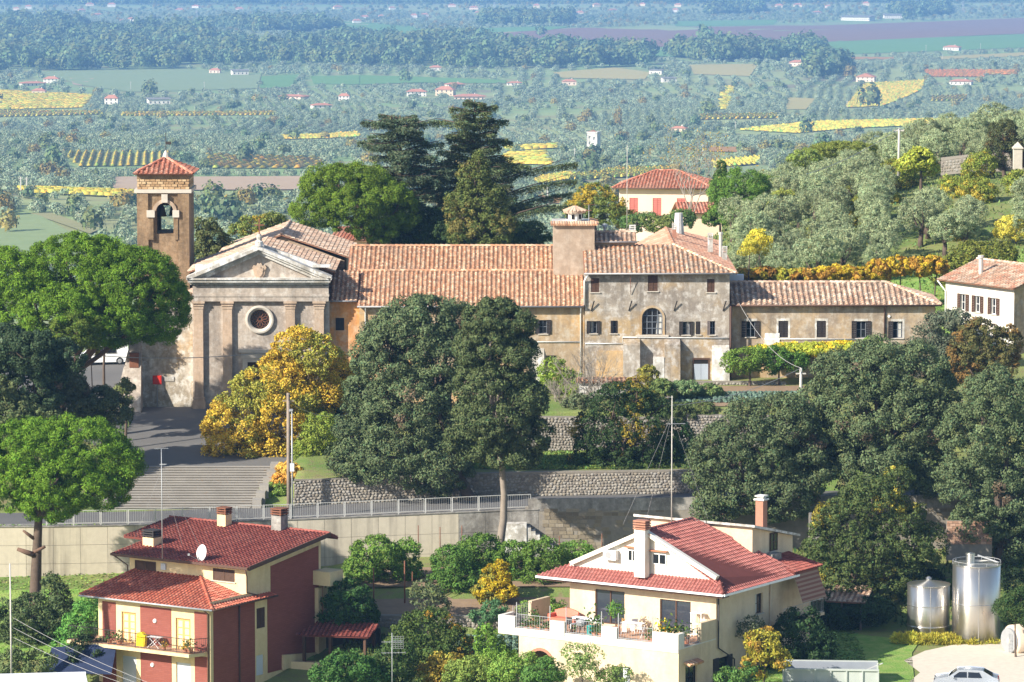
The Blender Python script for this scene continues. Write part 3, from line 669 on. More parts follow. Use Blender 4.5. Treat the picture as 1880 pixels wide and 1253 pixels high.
    tile_roof(ch, [(x0-.4,y2,ze),(x0-.4,y1,ze),(mx,y1,zr0),(mx,y2,zr0)], OLD2, seed=7, name='nave_roof')
    g = at(517,430,362); gl = at(396,474,362); gr = at(643,472,362); yb = 376
    MB().prism([(gl.x+.5,362.02,bz),(gr.x-.5,362.02,bz),(gr.x-.5,362.02,gr.z-.35),(g.x,362.02,g.z-.2),(gl.x+.5,362.02,gl.z-.35)], (0,13.5,0)).build('nave_gable', M['rough_stone'], ch)
    tile_roof(ch, [(gr.x,361.6,gr.z),(gr.x,yb,gr.z),(g.x,yb,g.z),(g.x,361.6,g.z)], OLD2, seed=8, ridge=((2,3),), name='roof')
    tile_roof(ch, [(gl.x,yb,gl.z),(gl.x,361.6,gl.z),(g.x,361.6,g.z),(g.x,yb,g.z)], OLD2, seed=9, name='roof')
    # red fire-hose cabinet on the wall, its pipe
    p = at(288.5, 698, YS-.15); r_ = MB().box(p.x-.36,p.x+.36,YS-.22,YS-.003,p.z-.36,p.z+.36).box(p.x-.30,p.x+.30,YS-.24,YS-.221,p.z-.30,p.z+.30).build('hydrant_box', M['red_paint'])
    tag(r_, 'small red square cabinet mounted on the flaking church side wall', 'hydrant box')
    pb = MB().tube([(p.x,YS-.06,p.z-.36),(p.x,YS-.06,bz-.2)], .05, 6).build('standpipe', M['zinc'], r_)
    p = at(310, 696, YS-.05); tag(MB().box(p.x-.42,p.x+.42,YS-.05,YS-.003,p.z-.2,p.z+.2).build('wall_notice', M['cornice']), 'pale rectangular notice beside the red cabinet on the church wall', 'notice')
church()
def bell_tower():
    YT = 357.0; dp = 5.2
    x0, x1 = XZ(252,400,YT)[0], XZ(347.5,400,YT)[0]; zb = at(300,753,350).z; zc0 = XZ(300,354.5,YT)[1]; zc1 = XZ(300,348,YT)[1]; ze = XZ(300,320,YT)[1]
    t = wthing('bell_tower', 'square brown tuff bell tower with open arch and red pyramid roof', 'bell tower', ((x0+x1)/2, YT+dp/2, zb))
    a0, a1 = XZ(287,400,YT)[0], XZ(318.5,400,YT)[0]; zo = XZ(300,430,YT)[1]; zt = XZ(300,373,YT)[1]; w = (a1-a0)/2; zs = zt-w
    def wallface(fn, back=False):
        m = MB(); hole_wall(m, x0, x1, zb, zc0, [(a0,a1,zo,zt)], 0, .8)
        cx = (a0+a1)/2
        for s in (-1, 1):
            arc = [(cx+s*w*math.cos(math.pi/2*i/8), 0, zs+w*math.sin(math.pi/2*i/8)) for i in range(9)]
            for p, q in zip(arc[:-1], arc[1:]):
                m.poly([(cx+s*w, 0, zt), p, q]); m.poly([p, (p[0],.8,p[2]), (q[0],.8,q[2]), q])
        return m.xf(fn).build('shaft_wall', M['tuff'], t)
    wallface(lambda p: Vector((p.x, YT+p.y, p.z)))
    wallface(lambda p: Vector((p.x, YT+dp-p.y, p.z)))
    for xx in (x0, x1):
        MB().box(xx if xx == x0 else xx-.8, xx+.8 if xx == x0 else xx, YT+.001, YT+dp-.001, zb, zc0-.002).build('shaft_wall', M['tuff'], t)
    MB().box(x0+.8,x1-.8,YT+.8,YT+dp-.8,zo-.4,zo-.02).build('bell_floor', M['facade'], t)
    # corner piers beside the arch and recessed panel
    for s, (p, q) in enumerate(((252,272.5),(327,347.5))):
        MB().box(XZ(p,400,YT)[0]-.005, XZ(q,400,YT)[0], YT-.22, YT-.002, zb, zc0-.001).build('corner_pier', M['tuff'], t)
    for p, q in ((272.6,282),(320,326.9)):
        xa, xb = XZ(p,400,YT)[0], XZ(q,400,YT)[0]; pi = MB().box(xa, xb, YT-.30, YT-.003, XZ(300,440,YT)[1], XZ(300,399,YT)[1]).build('arch_pier', M['tuff'], t)
        MB().box(xa-.12, xb+.12, YT-.42, YT-.004, XZ(300,398.9,YT)[1], XZ(300,386,YT)[1]).build('impost', M['travertine'], pi)
    m = MB(); cx = (a0+a1)/2
    for i in range(14):
        b0, b1 = math.pi*i/14, math.pi*(i+1)/14
        m.prism([(cx+r*math.cos(b),YT-.2,zs+r*math.sin(b)) for r, b in ((w*1.02,b0),(w*1.42,b0),(w*1.42,b1),(w*1.02,b1))], (0,.19,0))
    m.build('arch_ring', M['pilaster'], t)
    MB().box(cx-.26,cx+.26,YT-.34,YT-.205,zt+.05,zt+.75).build('keystone', M['travertine'], t)
    MB().box(x0-.22,x1+.22,YT-.30,YT+dp+.22,zc0,zc1).build('string_course', M['travertine'], t)
    # block course under the roof, stones one by one
    bk = MB().box(x0+.05,x1-.05,YT+.05,YT+dp-.05,zc1+.002,ze).build('block_frieze', M['mortar'], t)
    nr = 4; hh = (ze-zc1)*.68/nr; pg = random.Random(3); cols = [(.40,.26,.14),(.46,.31,.17),(.33,.21,.11),(.50,.36,.21)]
    MB().box(x0,x1,YT-.02,YT+dp+.02,zc1+.004+nr*hh,ze).build('plain_band', M['tuff'], t)
    for r in range(nr):
        x = x0+.01-(r % 2)*.2
        while x < x1-.05:
            wd = pg.uniform(.36,.52); xa, xb = max(x+.02,x0), min(x+wd-.02,x1)
            if xb-xa > .08:
                MB().box(xa,xb,YT-.02-pg.uniform(0,.09),YT+.2,zc1+.004+r*hh+.015,zc1+.004+(r+1)*hh-.015,pg.choice(cols)).build('block', M['rubble'], bk)
            x += wd
        MB().box(x1-.06,x1+.03,YT+.25,YT+dp-.2,zc1+.004+r*hh+.015,zc1+.004+(r+1)*hh-.015,pg.choice(cols)).build('block', M['rubble'], bk)
    ap = at(304.6, 296, YT+dp/2); e0, e1 = XZ(246,320,YT-.5)[0], XZ(354,320,YT-.5)[0]; ya, yb = YT-.5, YT+dp+.5; zz = ze+.05; A = (ap.x, YT+dp/2, ap.z+.3)
    for i, (p, q) in enumerate((((e0,ya),(e1,ya)),((e1,ya),(e1,yb)),((e1,yb),(e0,yb)),((e0,yb),(e0,ya)))):
        tile_roof(t, [(p[0],p[1],zz),(q[0],q[1],zz),A], LFR, pitch=.42, seed=20+i, ridge=((2,0),) if i < 2 else (), name='roof_slope')
    MB().lathe([(.3,0),(.22,.3),(.06,.6)], (A[0],A[1],A[2]), 8).build('finial', M['travertine'], t)
    m = MB().tube([(A[0],A[1],A[2]+.5),(A[0],A[1],A[2]+2.1)], .03, 5); m.box(A[0],A[0]+.45,A[1]-.02,A[1]+.02,A[2]+1.1,A[2]+1.35); m.build('weather_vane', M['iron'], t)
    for k, (bx, bs) in enumerate(((-.35,.42),(.45,.33))):
        b = MB().lathe([(bs,0),(bs*.8,.18),(bs*.6,.5),(bs*.5,.8),(bs*.15,.95)], (cx+bx,YT+1.6+k*.8,zt-1.25), 14).build('bell', M['iron'], t, True)
        MB().bar((a0-.1,YT+1.6+k*.8,zt-.25),(a1+.1,YT+1.6+k*.8,zt-.25),.14).build('bell_beam', M['iron'], b)
bell_tower()
# ------------------------------------------------------------------ convent: long wing, tall block, low range
def openings(parent, mb, specs, y, xa, xb, z0, z1, wallmat, name='wall'):
    holes = []
    for s in specs:
        (pa, pya) = XZ(s[0], (s[2]+s[3])/2, y); (pb, _) = XZ(s[1], (s[2]+s[3])/2, y); zt = XZ(s[0], s[2], y)[1]; zb = XZ(s[0], s[3], y)[1]
        holes.append((pa, pb, zb, zt))
    hole_wall(mb, xa, xb, z0, z1, holes, y)
    w = mb.build(name, M[wallmat], parent)
    for s, h in zip(specs, holes): window(parent, *h, y, **s[4])
    return w
def convent_wing():
    Y = 350.3; Y0 = 351.0; zb = -44.2; p = at(860, 700, Y)
    t = wthing('convent_wing', 'long two-storey ochre convent wing joining the church, under terracotta tile roofs', 'building', (p.x, Y, -42.5))
    xa, xm, xb = XZ(606,600,Y0)[0], XZ(659.5,600,Y)[0], XZ(1073,600,Y)[0]; ze = XZ(860,561,Y)[1]; ze0 = XZ(630,551,Y0)[1]
    openings(t, MB(), [(616,632,584,607,dict(sh='closed', sill=False))], Y0, xa, xm+.1, zb, ze0, 'orange_plaster')
    p = at(613,596,Y0); MB().box(p.x-.02,at(636,596,Y0).x+.02,Y0-.012,Y0-.002,at(613,610,Y0).z,at(613,582,Y0).z).build('window_surround', M['white_plaster'], t) if False else None
    openings(t, MB(), [(688,700,584,608,dict(sh='open')),(989.5,1004.5,588,613,dict(sh='open')),(765,780,588,613,dict(sh='open')),(872,887,588,613,dict(sh='open')),(1003,1022,653,668,dict(sh='none', sill=False))], Y, xm, xb, zb, ze, 'stone_ochre')
    MB().box(xm,xb,Y+.35,Y+12,zb,ze-.01).box(xm,xm+.3,Y+.002,Y+.35,zb,ze-.01).build('wall', M['stone_ochre'], t)
    MB().box(xa,xm-.01,Y0+.35,Y0+10,zb,ze0-.01).build('wall', M['orange_plaster'], t)
    # grille of the low window
    g0, g1 = at(1003,668,Y), at(1022,653,Y); m = MB()
    for i in range(5): x = g0.x+(g1.x-g0.x)*(i+.5)/5; m.box(x-.015,x+.015,Y-.03,Y,g0.z,g1.z)
    for i in range(3): z = g0.z+(g1.z-g0.z)*(i+.5)/3; m.box(g0.x,g1.x,Y-.05,Y-.031,z-.015,z+.015)
    m.build('grille', M['iron'], t)
    # roofs: lower slope, upper slope
    zb1 = at(860, 497.5, Y+6.2).z; yl = Y+6.2; oh = .55
    tile_roof(t, [(xm-.15,Y-oh,ze-.02),(xb-.05,Y-oh,ze-.02),(xb-.05,yl,zb1),(xm-.15,yl,zb1)], OLD, pitch=.385, seed=31, ridge=((3,2),))
    zl0 = at(625,497.5,Y0+4.6).z
    tile_roof(t, [(xa+.05,Y0-.5,ze0-.02),(xm-.2,Y0-.5,ze0-.02),(xm-.2,Y0+4.7,zl0),(xa+.05,Y0+4.7,zl0)], OLD, pitch=.385, seed=32)
    xl = at(640,475,yl+2).x; zr = at(860,452,yl+5.2).z
    tile_roof(t, [(xl,yl-.1,zb1-.03),(xb+.3,yl-.1,zb1-.03),(xb+.3,yl+5.2,zr),(xl,yl+5.2,zr)], OLD, pitch=.385, seed=33, ridge=((3,2),))
    tile_roof(t, [(xb+.3,yl+10.4,zb1-.03),(xl,yl+10.4,zb1-.03),(xl,yl+5.2,zr),(xb+.3,yl+5.2,zr)], OLD, pitch=.5, course=.6, seed=34)
    MB().box(xl+.3,xb,yl+.5,yl+9.8,zb,zb1-.35).build('wall', M['stone_ochre'], t)
    gutter(t, (xm-.15,Y-oh-.06,ze-.06), (xb-.05,Y-oh-.06,ze-.06)); gutter(t, (xa+.05,Y0-.56,ze0-.06), (xm-.2,Y0-.56,ze0-.06))
    q = at(671,600,Y).x; pipe(t, [(q,Y-oh,ze-.1),(q,Y-.08,ze-.55),(q,Y-.08,-43.5)], .06, 'white_frame')
    q = at(1066,600,Y).x; pipe(t, [(q,Y-oh,ze-.1),(q,Y-.08,ze-.55),(q,Y-.08,-42)], .06, 'white_frame')
    z = at(960,628,Y).z; pipe(t, [(at(900,628,Y).x,Y-.07,z),(at(1066,628,Y).x,Y-.07,z)], .05, 'white_frame', 'wall_pipe')
    # sloping buttress half hidden by the trees
    b0, b1 = at(972,640,Y).x, at(999,640,Y).x; zt = at(985,640,Y).z
    MB().prism([(b0,Y-.003,zt),(b0,Y-1.6,zb),(b0,Y-.003,zb)], (b1-b0,0,0)).build('buttress', M['cornice'], t)
convent_wing()
def convent_block():
    Y = 350.0; zb = -42.2; p = at(1205, 690, Y)
    t = wthing('convent_block', 'tall grey-stained convent block with an arched window and three storeys of shuttered openings', 'building', (p.x, Y, -40.5))
    xa, xb = XZ(1074,600,Y)[0], XZ(1339,600,Y)[0]; ze = XZ(1200,500.5,Y)[1]; zt0 = at(1200,640,Y).z
    A0, A1, At_, Ab = at(1178.5,590,Y).x, at(1216.5,590,Y).x, at(1197,565.5,Y).z, at(1197,615,Y).z
    specs = [(1085,1100,511,537,dict(sh='closed',shm='brown_wood')),(1189.3,1207.5,506,535,dict(sh='right' if False else 'closed',shm='brown_wood')),(1298,1312,512.5,537,dict(sh='closed',shm='brown_wood')),
             (1083,1096,590,612.5,dict(sh='open',curtain=1)),(1121,1133,589,612.5,dict(sh='half',curtain=False)),
             (1253,1266.5,591,615,dict(sh='open',curtain=2)),(1277.5,1286,590.5,614.5,dict(sh='closed')),(1303,1313,590,615,dict(sh='left',shm='grey_wood'))]
    holes = []
    for s in specs:
        pa = XZ(s[0],(s[2]+s[3])/2,Y)[0]; pb = XZ(s[1],(s[2]+s[3])/2,Y)[0]; holes.append((pa,pb,XZ(s[0],s[3],Y)[1],XZ(s[0],s[2],Y)[1]))
    m = MB(); hole_wall(m, xa, xb, zb, ze, holes+[(A0,A1,Ab,At_)], Y, .35)
    w = (A1-A0)/2; cx = (A0+A1)/2; zs = At_-w
    for s in (-1, 1):
        arc = [(cx+s*w*math.cos(math.pi/2*i/8), Y, zs+w*math.sin(math.pi/2*i/8)) for i in range(9)]
        for p_, q in zip(arc[:-1], arc[1:]):
            m.poly([(cx+s*w,Y,At_),p_,q]); m.poly([p_,(p_[0],Y+.35,p_[2]),(q[0],Y+.35,q[2]),q])
    m.build('wall', M['stone_grey'], t)
    MB().box(xa,xb,Y+.5,Y+8,zb,ze-.01).box(xa,xa+.4,Y+.002,Y+.5,zb,ze-.01).box(xb-.4,xb,Y+.002,Y+.5,zb,ze-.01).build('wall', M['stone_grey'], t)
    for s, h in zip(specs, holes): window(t, *h, Y, depth=.3, **s[4])
    # arched window with glazing bars
    aw = MB()
    for i in range(12):
        a_, b_ = math.pi*i/12, math.pi*(i+1)/12
        aw.prism([(cx+r*math.cos(q),Y-.07,zs+r*math.sin(q)) for r, q in ((w*1.005,a_),(w*1.22,a_),(w*1.22,b_),(w*1.005,b_))], (0,.068,0))
    aw.box(A0-.22*w,A0-.004,Y-.07,Y-.002,Ab,zs).box(A1+.004,A1+.22*w,Y-.07,Y-.002,Ab,zs)
    awo = aw.build('arched_window', M['stone_ochre'], t)
    m = MB()
    for i in range(1,4):
        x = A0+(A1-A0)*i/4; zz = zs+math.sqrt(max(0,w*w-(x-cx)**2)); m.box(x-.03,x+.03,Y+.18,Y+.23,Ab,zz)
    for i in range(1,4):
        z = Ab+(At_-Ab)*i/4.3; hw = w if z < zs else math.sqrt(max(0,w*w-(z-zs)**2)); m.box(cx-hw,cx+hw,Y+.17,Y+.22,z-.025,z+.025)
    m.tube([(A0+.03,Y+.2,Ab)]+[(cx-w*.97*math.cos(math.pi*i/10),Y+.2,zs+w*.97*math.sin(math.pi*i/10)) for i in range(11)]+[(A1-.03,Y+.2,Ab)], .045, 5)
    m.build('glazing_bars', M['bars'], awo)
    m = MB(); k = 6; n = 4
    pts = [(A0,Ab),(A1,Ab)]+[(cx+w*math.cos(math.pi*i/16),zs+w*math.sin(math.pi*i/16)) for i in range(17)]
    MB().poly([(a,Y+.26,b) for a,b in pts]).build('pane', M['glass'], awo)
    m = MB(); x0 = A1-.55
    for i in range(6): m.poly([(x0+.09*i+.12,Y+.24+.015*(i%2),zs+.3),(x0+.09*(i+1)+.1,Y+.255-.015*(i%2),zs+.3),(x0+.09*(i+1),Y+.255-.015*(i%2),Ab+.05),(x0+.09*i,Y+.24+.015*(i%2),Ab+.05)])
    m.build('curtain', M['curtain'], awo)
    MB().box(A0-.5,A1+.5,Y-.14,Y-.003,Ab-.16,Ab-.004).build('sill', M['travertine'], awo)
    # pipes
    z = at(1200,619.5,Y).z; pipe(t, [(at(1143,640,Y).x,Y-.06,at(1143,632,Y).z),(at(1143,640,Y).x,Y-.06,z),(xb-.1,Y-.06,z-.08)], .05, 'white_frame', 'wall_pipe')
    pipe(t, [(at(1074,630,Y).x,Y-.06,at(1074,631,Y).z),(at(1143,631,Y).x,Y-.06,at(1143,631.5,Y).z)], .05, 'white_frame', 'wall_pipe')
    pipe(t, [(xa+.25,Y-.6,ze-.1),(xa-.05,Y-.15,ze-.7),(xa-.05,Y-.15,at(1072,560,Y).z)], .08, 'white_frame'); pipe(t, [(xb+.1,Y-.12,at(1340,562,Y).z),(xb+.1,Y-.12,-41.6)], .08, 'copper')
    pipe(t, [(at(1157,505,Y).x,Y-.5,ze),(at(1158,540,Y).x,Y-.06,at(1158,541,Y).z)], .025, 'rust', 'cable_drop')
    for px, py in ((1088,560),(1157,560),(1240,560),(1330,560)):
        a = at(px,py,Y); MB().bar((a.x+.12,Y-.28,a.z+.35),(a.x-.12,Y-.03,a.z-.5),.10,.06).build('bracket', M['iron'], t)
    # buttresses
    for a, b, top in ((1144,1174.5,622),(1219.5,1248.3,622),(1307,1338.5,634)):
        u, v, z = at(a,650,Y).x, at(b,650,Y).x, at(a,top,Y).z
        MB().prism([(u,Y-.003,z),(u,Y-.75,z-.45),(u,Y-1.15,zb),(u,Y-.003,zb)], (v-u,0,0)).build('buttress', M['stone_grey'] if a < 1300 else M['cornice'], t)
    u, v, z = at(1199,670,Y).x, at(1219,670,Y).x, at(1200,655,Y).z
    MB().box(u,v-.01,Y-.9,Y-.004,zb,z).build('buttress', M['cornice'], t)
    u, v, z = at(1095,665,Y).x, at(1144,665,Y).x, at(1100,644,Y).z; MB().box(u,v-.01,Y-.25,Y-.004,zb,z).build('patched_wall', M['stone_ochre'], t)
    # cellar door
    u, v, z0, z1 = at(1274,680,Y).x, at(1300,680,Y).x, at(1280,691,Y).z, at(1280,668.5,Y).z
    dr = MB().box(u-.12,u,Y-.05,Y-.004,z0-.3,z1+.35).box(v,v+.12,Y-.05,Y-.004,z0-.3,z1+.35).box(u-.12,v+.12,Y-.09,Y-.004,z1+.351,z1+.5).build('cellar_door', M['brown_wood'], t)
    for s0, s1 in ((u,(u+v)/2-.01),((u+v)/2+.01,v)): MB().box(s0,s1,Y-.045,Y-.005,z0-.3,z1).build('door_leaf', M['pale_door'], dr)
    MB().box(u,v,Y-.03,Y-.005,z1+.02,z1+.35).build('transom', M['dark'], dr)
    # roofs: hip on the front, ridge running back over the right part
    oh = .6; yr = Y+7.2; e0 = (xa-.1,Y-oh,ze-.02); e1 = (xb+.55,Y-oh,ze-.02); r1 = at(1236,449.5,yr); zr = r1.z; rb = (r1.x,yr+18,zr)
    tile_roof(t, [e0,e1,(r1.x,yr,zr),(xa-.1,yr,zr)], OLD2[:6]+OLD[:4], pitch=.40, seed=41, ridge=((1,2),))
    tile_roof(t, [e1,(e1[0],yr+25,e1[2]),rb,(r1.x,yr,zr)], FLAT, pitch=.36, seed=42, ridge=((3,2),))
    wx = at(1168,440,yr+3).x; tile_roof(t, [(wx,yr+18,zr-1.7),(wx,yr+.3,zr-1.7),(r1.x,yr+.3,zr),rb], FLAT, pitch=.36, seed=43)
    MB().poly([(wx,yr+.15,zr-1.75),(r1.x-.1,yr+.15,zr-1.75),(r1.x-.1,yr+.15,zr-.05)]).build('gable_infill', M['rough_stone'], t)
    MB().box(wx+.4,e1[0]-.5,yr+.4,yr+17.5,zb,zr-1.9).build('wall', M['stone_grey'], t)
    gutter(t, (xa-.1,Y-oh-.06,ze-.06), (xb+.5,Y-oh-.06,ze-.06))
    # stair turret with tiled lantern
    yt = Y+5.5; a, b = at(1016,440,yt).x, at(1091.5,440,yt).x; z0, z1 = at(1050,472,yt).z, at(1050,413,yt).z
    tu = MB().box(a,b,yt,yt+4.2,z0-2,z1).build('roof_turret', M['turret'], t)
    m = MB(); n = 19
    for i in range(n):
        x = a-.25+(b-a+.5)*(i+.5)/n; m.tube([(x,yt-.35,z1+.02),(x,yt+.35,z1+.22)], [.105,.09], 7, rnd.choice(OLD))
    for i in range(10): y = yt+4.2*(i+.5)/10; m.tube([(b+.35,y,z1+.02),(b-.35,y,z1+.22)], [.105,.09], 7, rnd.choice(OLD))
    m.build('cap_tiles', M['tile'], tu)
    MB().box(a-.1,b+.1,yt-.1,yt+4.3,z1+.001,z1+.18).build('cap_slab', M['cornice'], tu)
    lx = at(1055,395,yt+2).x; m = MB().lathe([(.62,0),(.62,.75),(.85,.78)], (lx,yt+2,z1+.18), 10); m.build('lantern', M['white_plaster'], tu)
    m = MB()
    for j in range(16):
        an = 2*math.pi*j/16; m.tube([(lx+.95*math.cos(an),yt+2+.95*math.sin(an),z1+.96),(lx+.1*math.cos(an),yt+2+.1*math.sin(an),z1+1.4)], [.17,.07], 6, rnd.choice(OLD2))
    m.build('lantern_tiles', M['tile'], tu)
    m = MB()
    for j in range(6): an = 2*math.pi*(j+.25)/6; m.box(lx+.6*math.cos(an)-.12,lx+.6*math.cos(an)+.12,yt+2+.6*math.sin(an)-.06,yt+2+.6*math.sin(an)+.06,z1+.35,z1+.75)
    m.build('lantern_openings', M['dark'], tu)
    # raised lean-to in front of the flat terrace
    yd = yr-.4; u, v = at(1074,440,yd).x, at(1168.5,440,yd).x; zd0, zd1 = at(1120,443,yd).z, at(1120,427,yd+1.8).z
    MB().box(u+.1,v-.1,yd+.05,yd+2.6,zd0-1.2,zd0-.02).build('attic_wall', M['turret'], t)
    tile_roof(t, [(u,yd-.35,zd0),(v,yd-.35,zd0),(v,yd+2,zd1),(u,yd+2,zd1)], OLD2, pitch=.40, seed=45, ridge=((3,2),)); gutter(t,(u,yd-.4,zd0-.05),(v,yd-.4,zd0-.05))
    m = MB(); yq = yd+3.5
    zq = at(1120,419,yq).z; m.bar((at(1092,419,yq).x,yq,zq),(at(1160,419,yq).x,yq,zq),.03)
    for i in range(22): x = at(1092,419,yq).x+(at(1160,419,yq).x-at(1092,419,yq).x)*i/21; m.bar((x,yq,zq-1.0),(x,yq,zq),.02)
    m.build('terrace_railing', M['iron'], t)
    # chimneys on the roof
    def stack(px, pyb, pyt, yy, w, mat='cornice'):
        a = at(px,pyb,yy); b = at(px,pyt,yy); chimney(t, a.x, yy, a.z-.5, b.z-.5, w, mat, 'cornice')
    stack(1161,426,414,yd+2.6,.5); stack(1304,452,429,yr+5,.42); stack(1330,475,453,yr+2.5,.42); stack(1238,428,411,yr+8,.35,'brick')
    a = at(1246,424,yr+16); b = at(1246,381,yr+16); MB().lathe([(.5,0),(.42,(b.z-a.z)*.5),(.40,(b.z-a.z)*.5),(.33,(b.z-a.z))], (a.x,yr+16,a.z-.5), 12).build('round_chimney', M['cornice'], t)
    a = at(1323,465,yr+4); b = at(1323,429,yr+4); MB().lathe([(.15,0),(.15,b.z-a.z+.3),(.2,b.z-a.z+.3),(.2,b.z-a.z+.5)], (a.x,yr+4,a.z-.4), 8).build('flue_pipe', M['conc_pole'], t)
    a = at(1110,426,yd+3); b = at(1110,403,yd+3); MB().lathe([(.12,0),(.12,b.z-a.z-.2),(.28,b.z-a.z-.2),(.2,b.z-a.z),(.05,b.z-a.z+.05)], (a.x,yd+3,a.z-.4), 10).build('flue_pipe', M['galv'], t)
convent_block()
def convent_range():
    Y = 351.0; zb = -41.6; p = at(1530,650,Y)
    t = wthing('convent_range', 'low single-storey ochre convent range with five dark windows and hipped tile roof', 'building', (p.x, Y, -40.2))
    xa, xb = XZ(1341,600,Y)[0], XZ(1716.5,600,Y)[0]; ze = XZ(1530,559,Y)[1]
    specs = [(1369.5,1386.5,590,619,dict(sh='open')),(1429,1447,589.5,620,dict(sh='closed')),(1499.5,1516.5,589.5,620,dict(sh='closed')),(1572,1590,590,621,dict(sh='open')),(1639,1657,590.5,621,dict(sh='left',curtain=2))]
    openings(t, MB(), specs, Y, xa, xb, zb, ze, 'range_wall')
    MB().box(xa,xb,Y+.35,Y+7,zb,ze-.01).box(xb-.3,xb-.002,Y+.003,Y+.349,zb,ze-.01).build('wall', M['range_wall'], t)
    for s in specs[:5]:
        a, b, zt_, zb_ = at(s[0],600,Y).x, at(s[1],600,Y).x, at(s[0],s[2],Y).z, at(s[0],s[3],Y).z
        m = MB(); g = .16; hole_wall(m, a-g, b+g, zb_-.08, zt_+.2, [(a,b,zb_,zt_)], Y-.012, .01); m.build('window_surround', M['cornice'], t)
    oh = .5; e0 = (xa-.05,Y-oh,ze-.02); e1 = (xb+.5,Y-oh,ze-.02); yr = Y+4.0; r1 = at(1627,519,yr); zr = r1.z
    tile_roof(t, [e0,e1,(r1.x,yr,zr),(xa-.05,yr,zr)], OLD2, pitch=.45, course=.40, seed=51, ridge=((3,2),(1,2)), jit=1.5)
    tile_roof(t, [e1,(e1[0],yr+4.5,ze-.02),(r1.x,yr,zr)], OLD2, pitch=.45, seed=52)
    tile_roof(t, [(e1[0],yr+4.5,ze-.02),(xa-.05,yr+4.5,ze-.02),(xa-.05,yr,zr),(r1.x,yr,zr)], OLD2, pitch=.5, course=.6, seed=53)
    gutter(t, (xa-.05,Y-oh-.06,ze-.06), (xb+.5,Y-oh-.06,ze-.06), 'copper')
    q = at(1624,600,Y).x; pipe(t, [(q,Y-oh,ze-.1),(q,Y-.08,ze-.5),(q,Y-.08,at(1624,622,Y).z)], .07, 'copper')
    z = at(1500,622.5,Y).z; pipe(t, [(at(1403,622,Y).x,Y-.06,z),(at(1575,622,Y).x,Y-.06,z-.03)], .045, 'white_frame', 'wall_pipe')
    a, b, z0, z1 = at(1404,630,Y).x, at(1431,630,Y).x, at(1410,648,Y).z, at(1410,612,Y).z
    MB().prism([(a,Y-.003,z1),(a,Y-.5,z0-1),(a,Y-.003,z0-1)], (b-a,0,0)).build('buttress', M['cornice'], t)
    MB().prism([(xb-.02,Y-.3,at(1716,600,Y).z),(xb+.0,Y-.3,zb),(xb+1.1,Y-.3,zb)], (0,1.2,0)).build('buttress', M['range_wall'], t)
    a = at(1351,511,Y+5); MB().box(a.x-.55,a.x+.65,Y+4.6,Y+5.6,a.z-.8,a.z+.3).build('water_tank', M['roller'], t)
    p = at(1632,581,Y); MB().lathe([(.12,0),(.12,.05)], (0,0,0), 10).xf(lambda q: Vector((p.x+q.x, Y-.03-q.z, p.z+q.y))).build('wall_lamp', M['white_frame'], t)
convent_range()
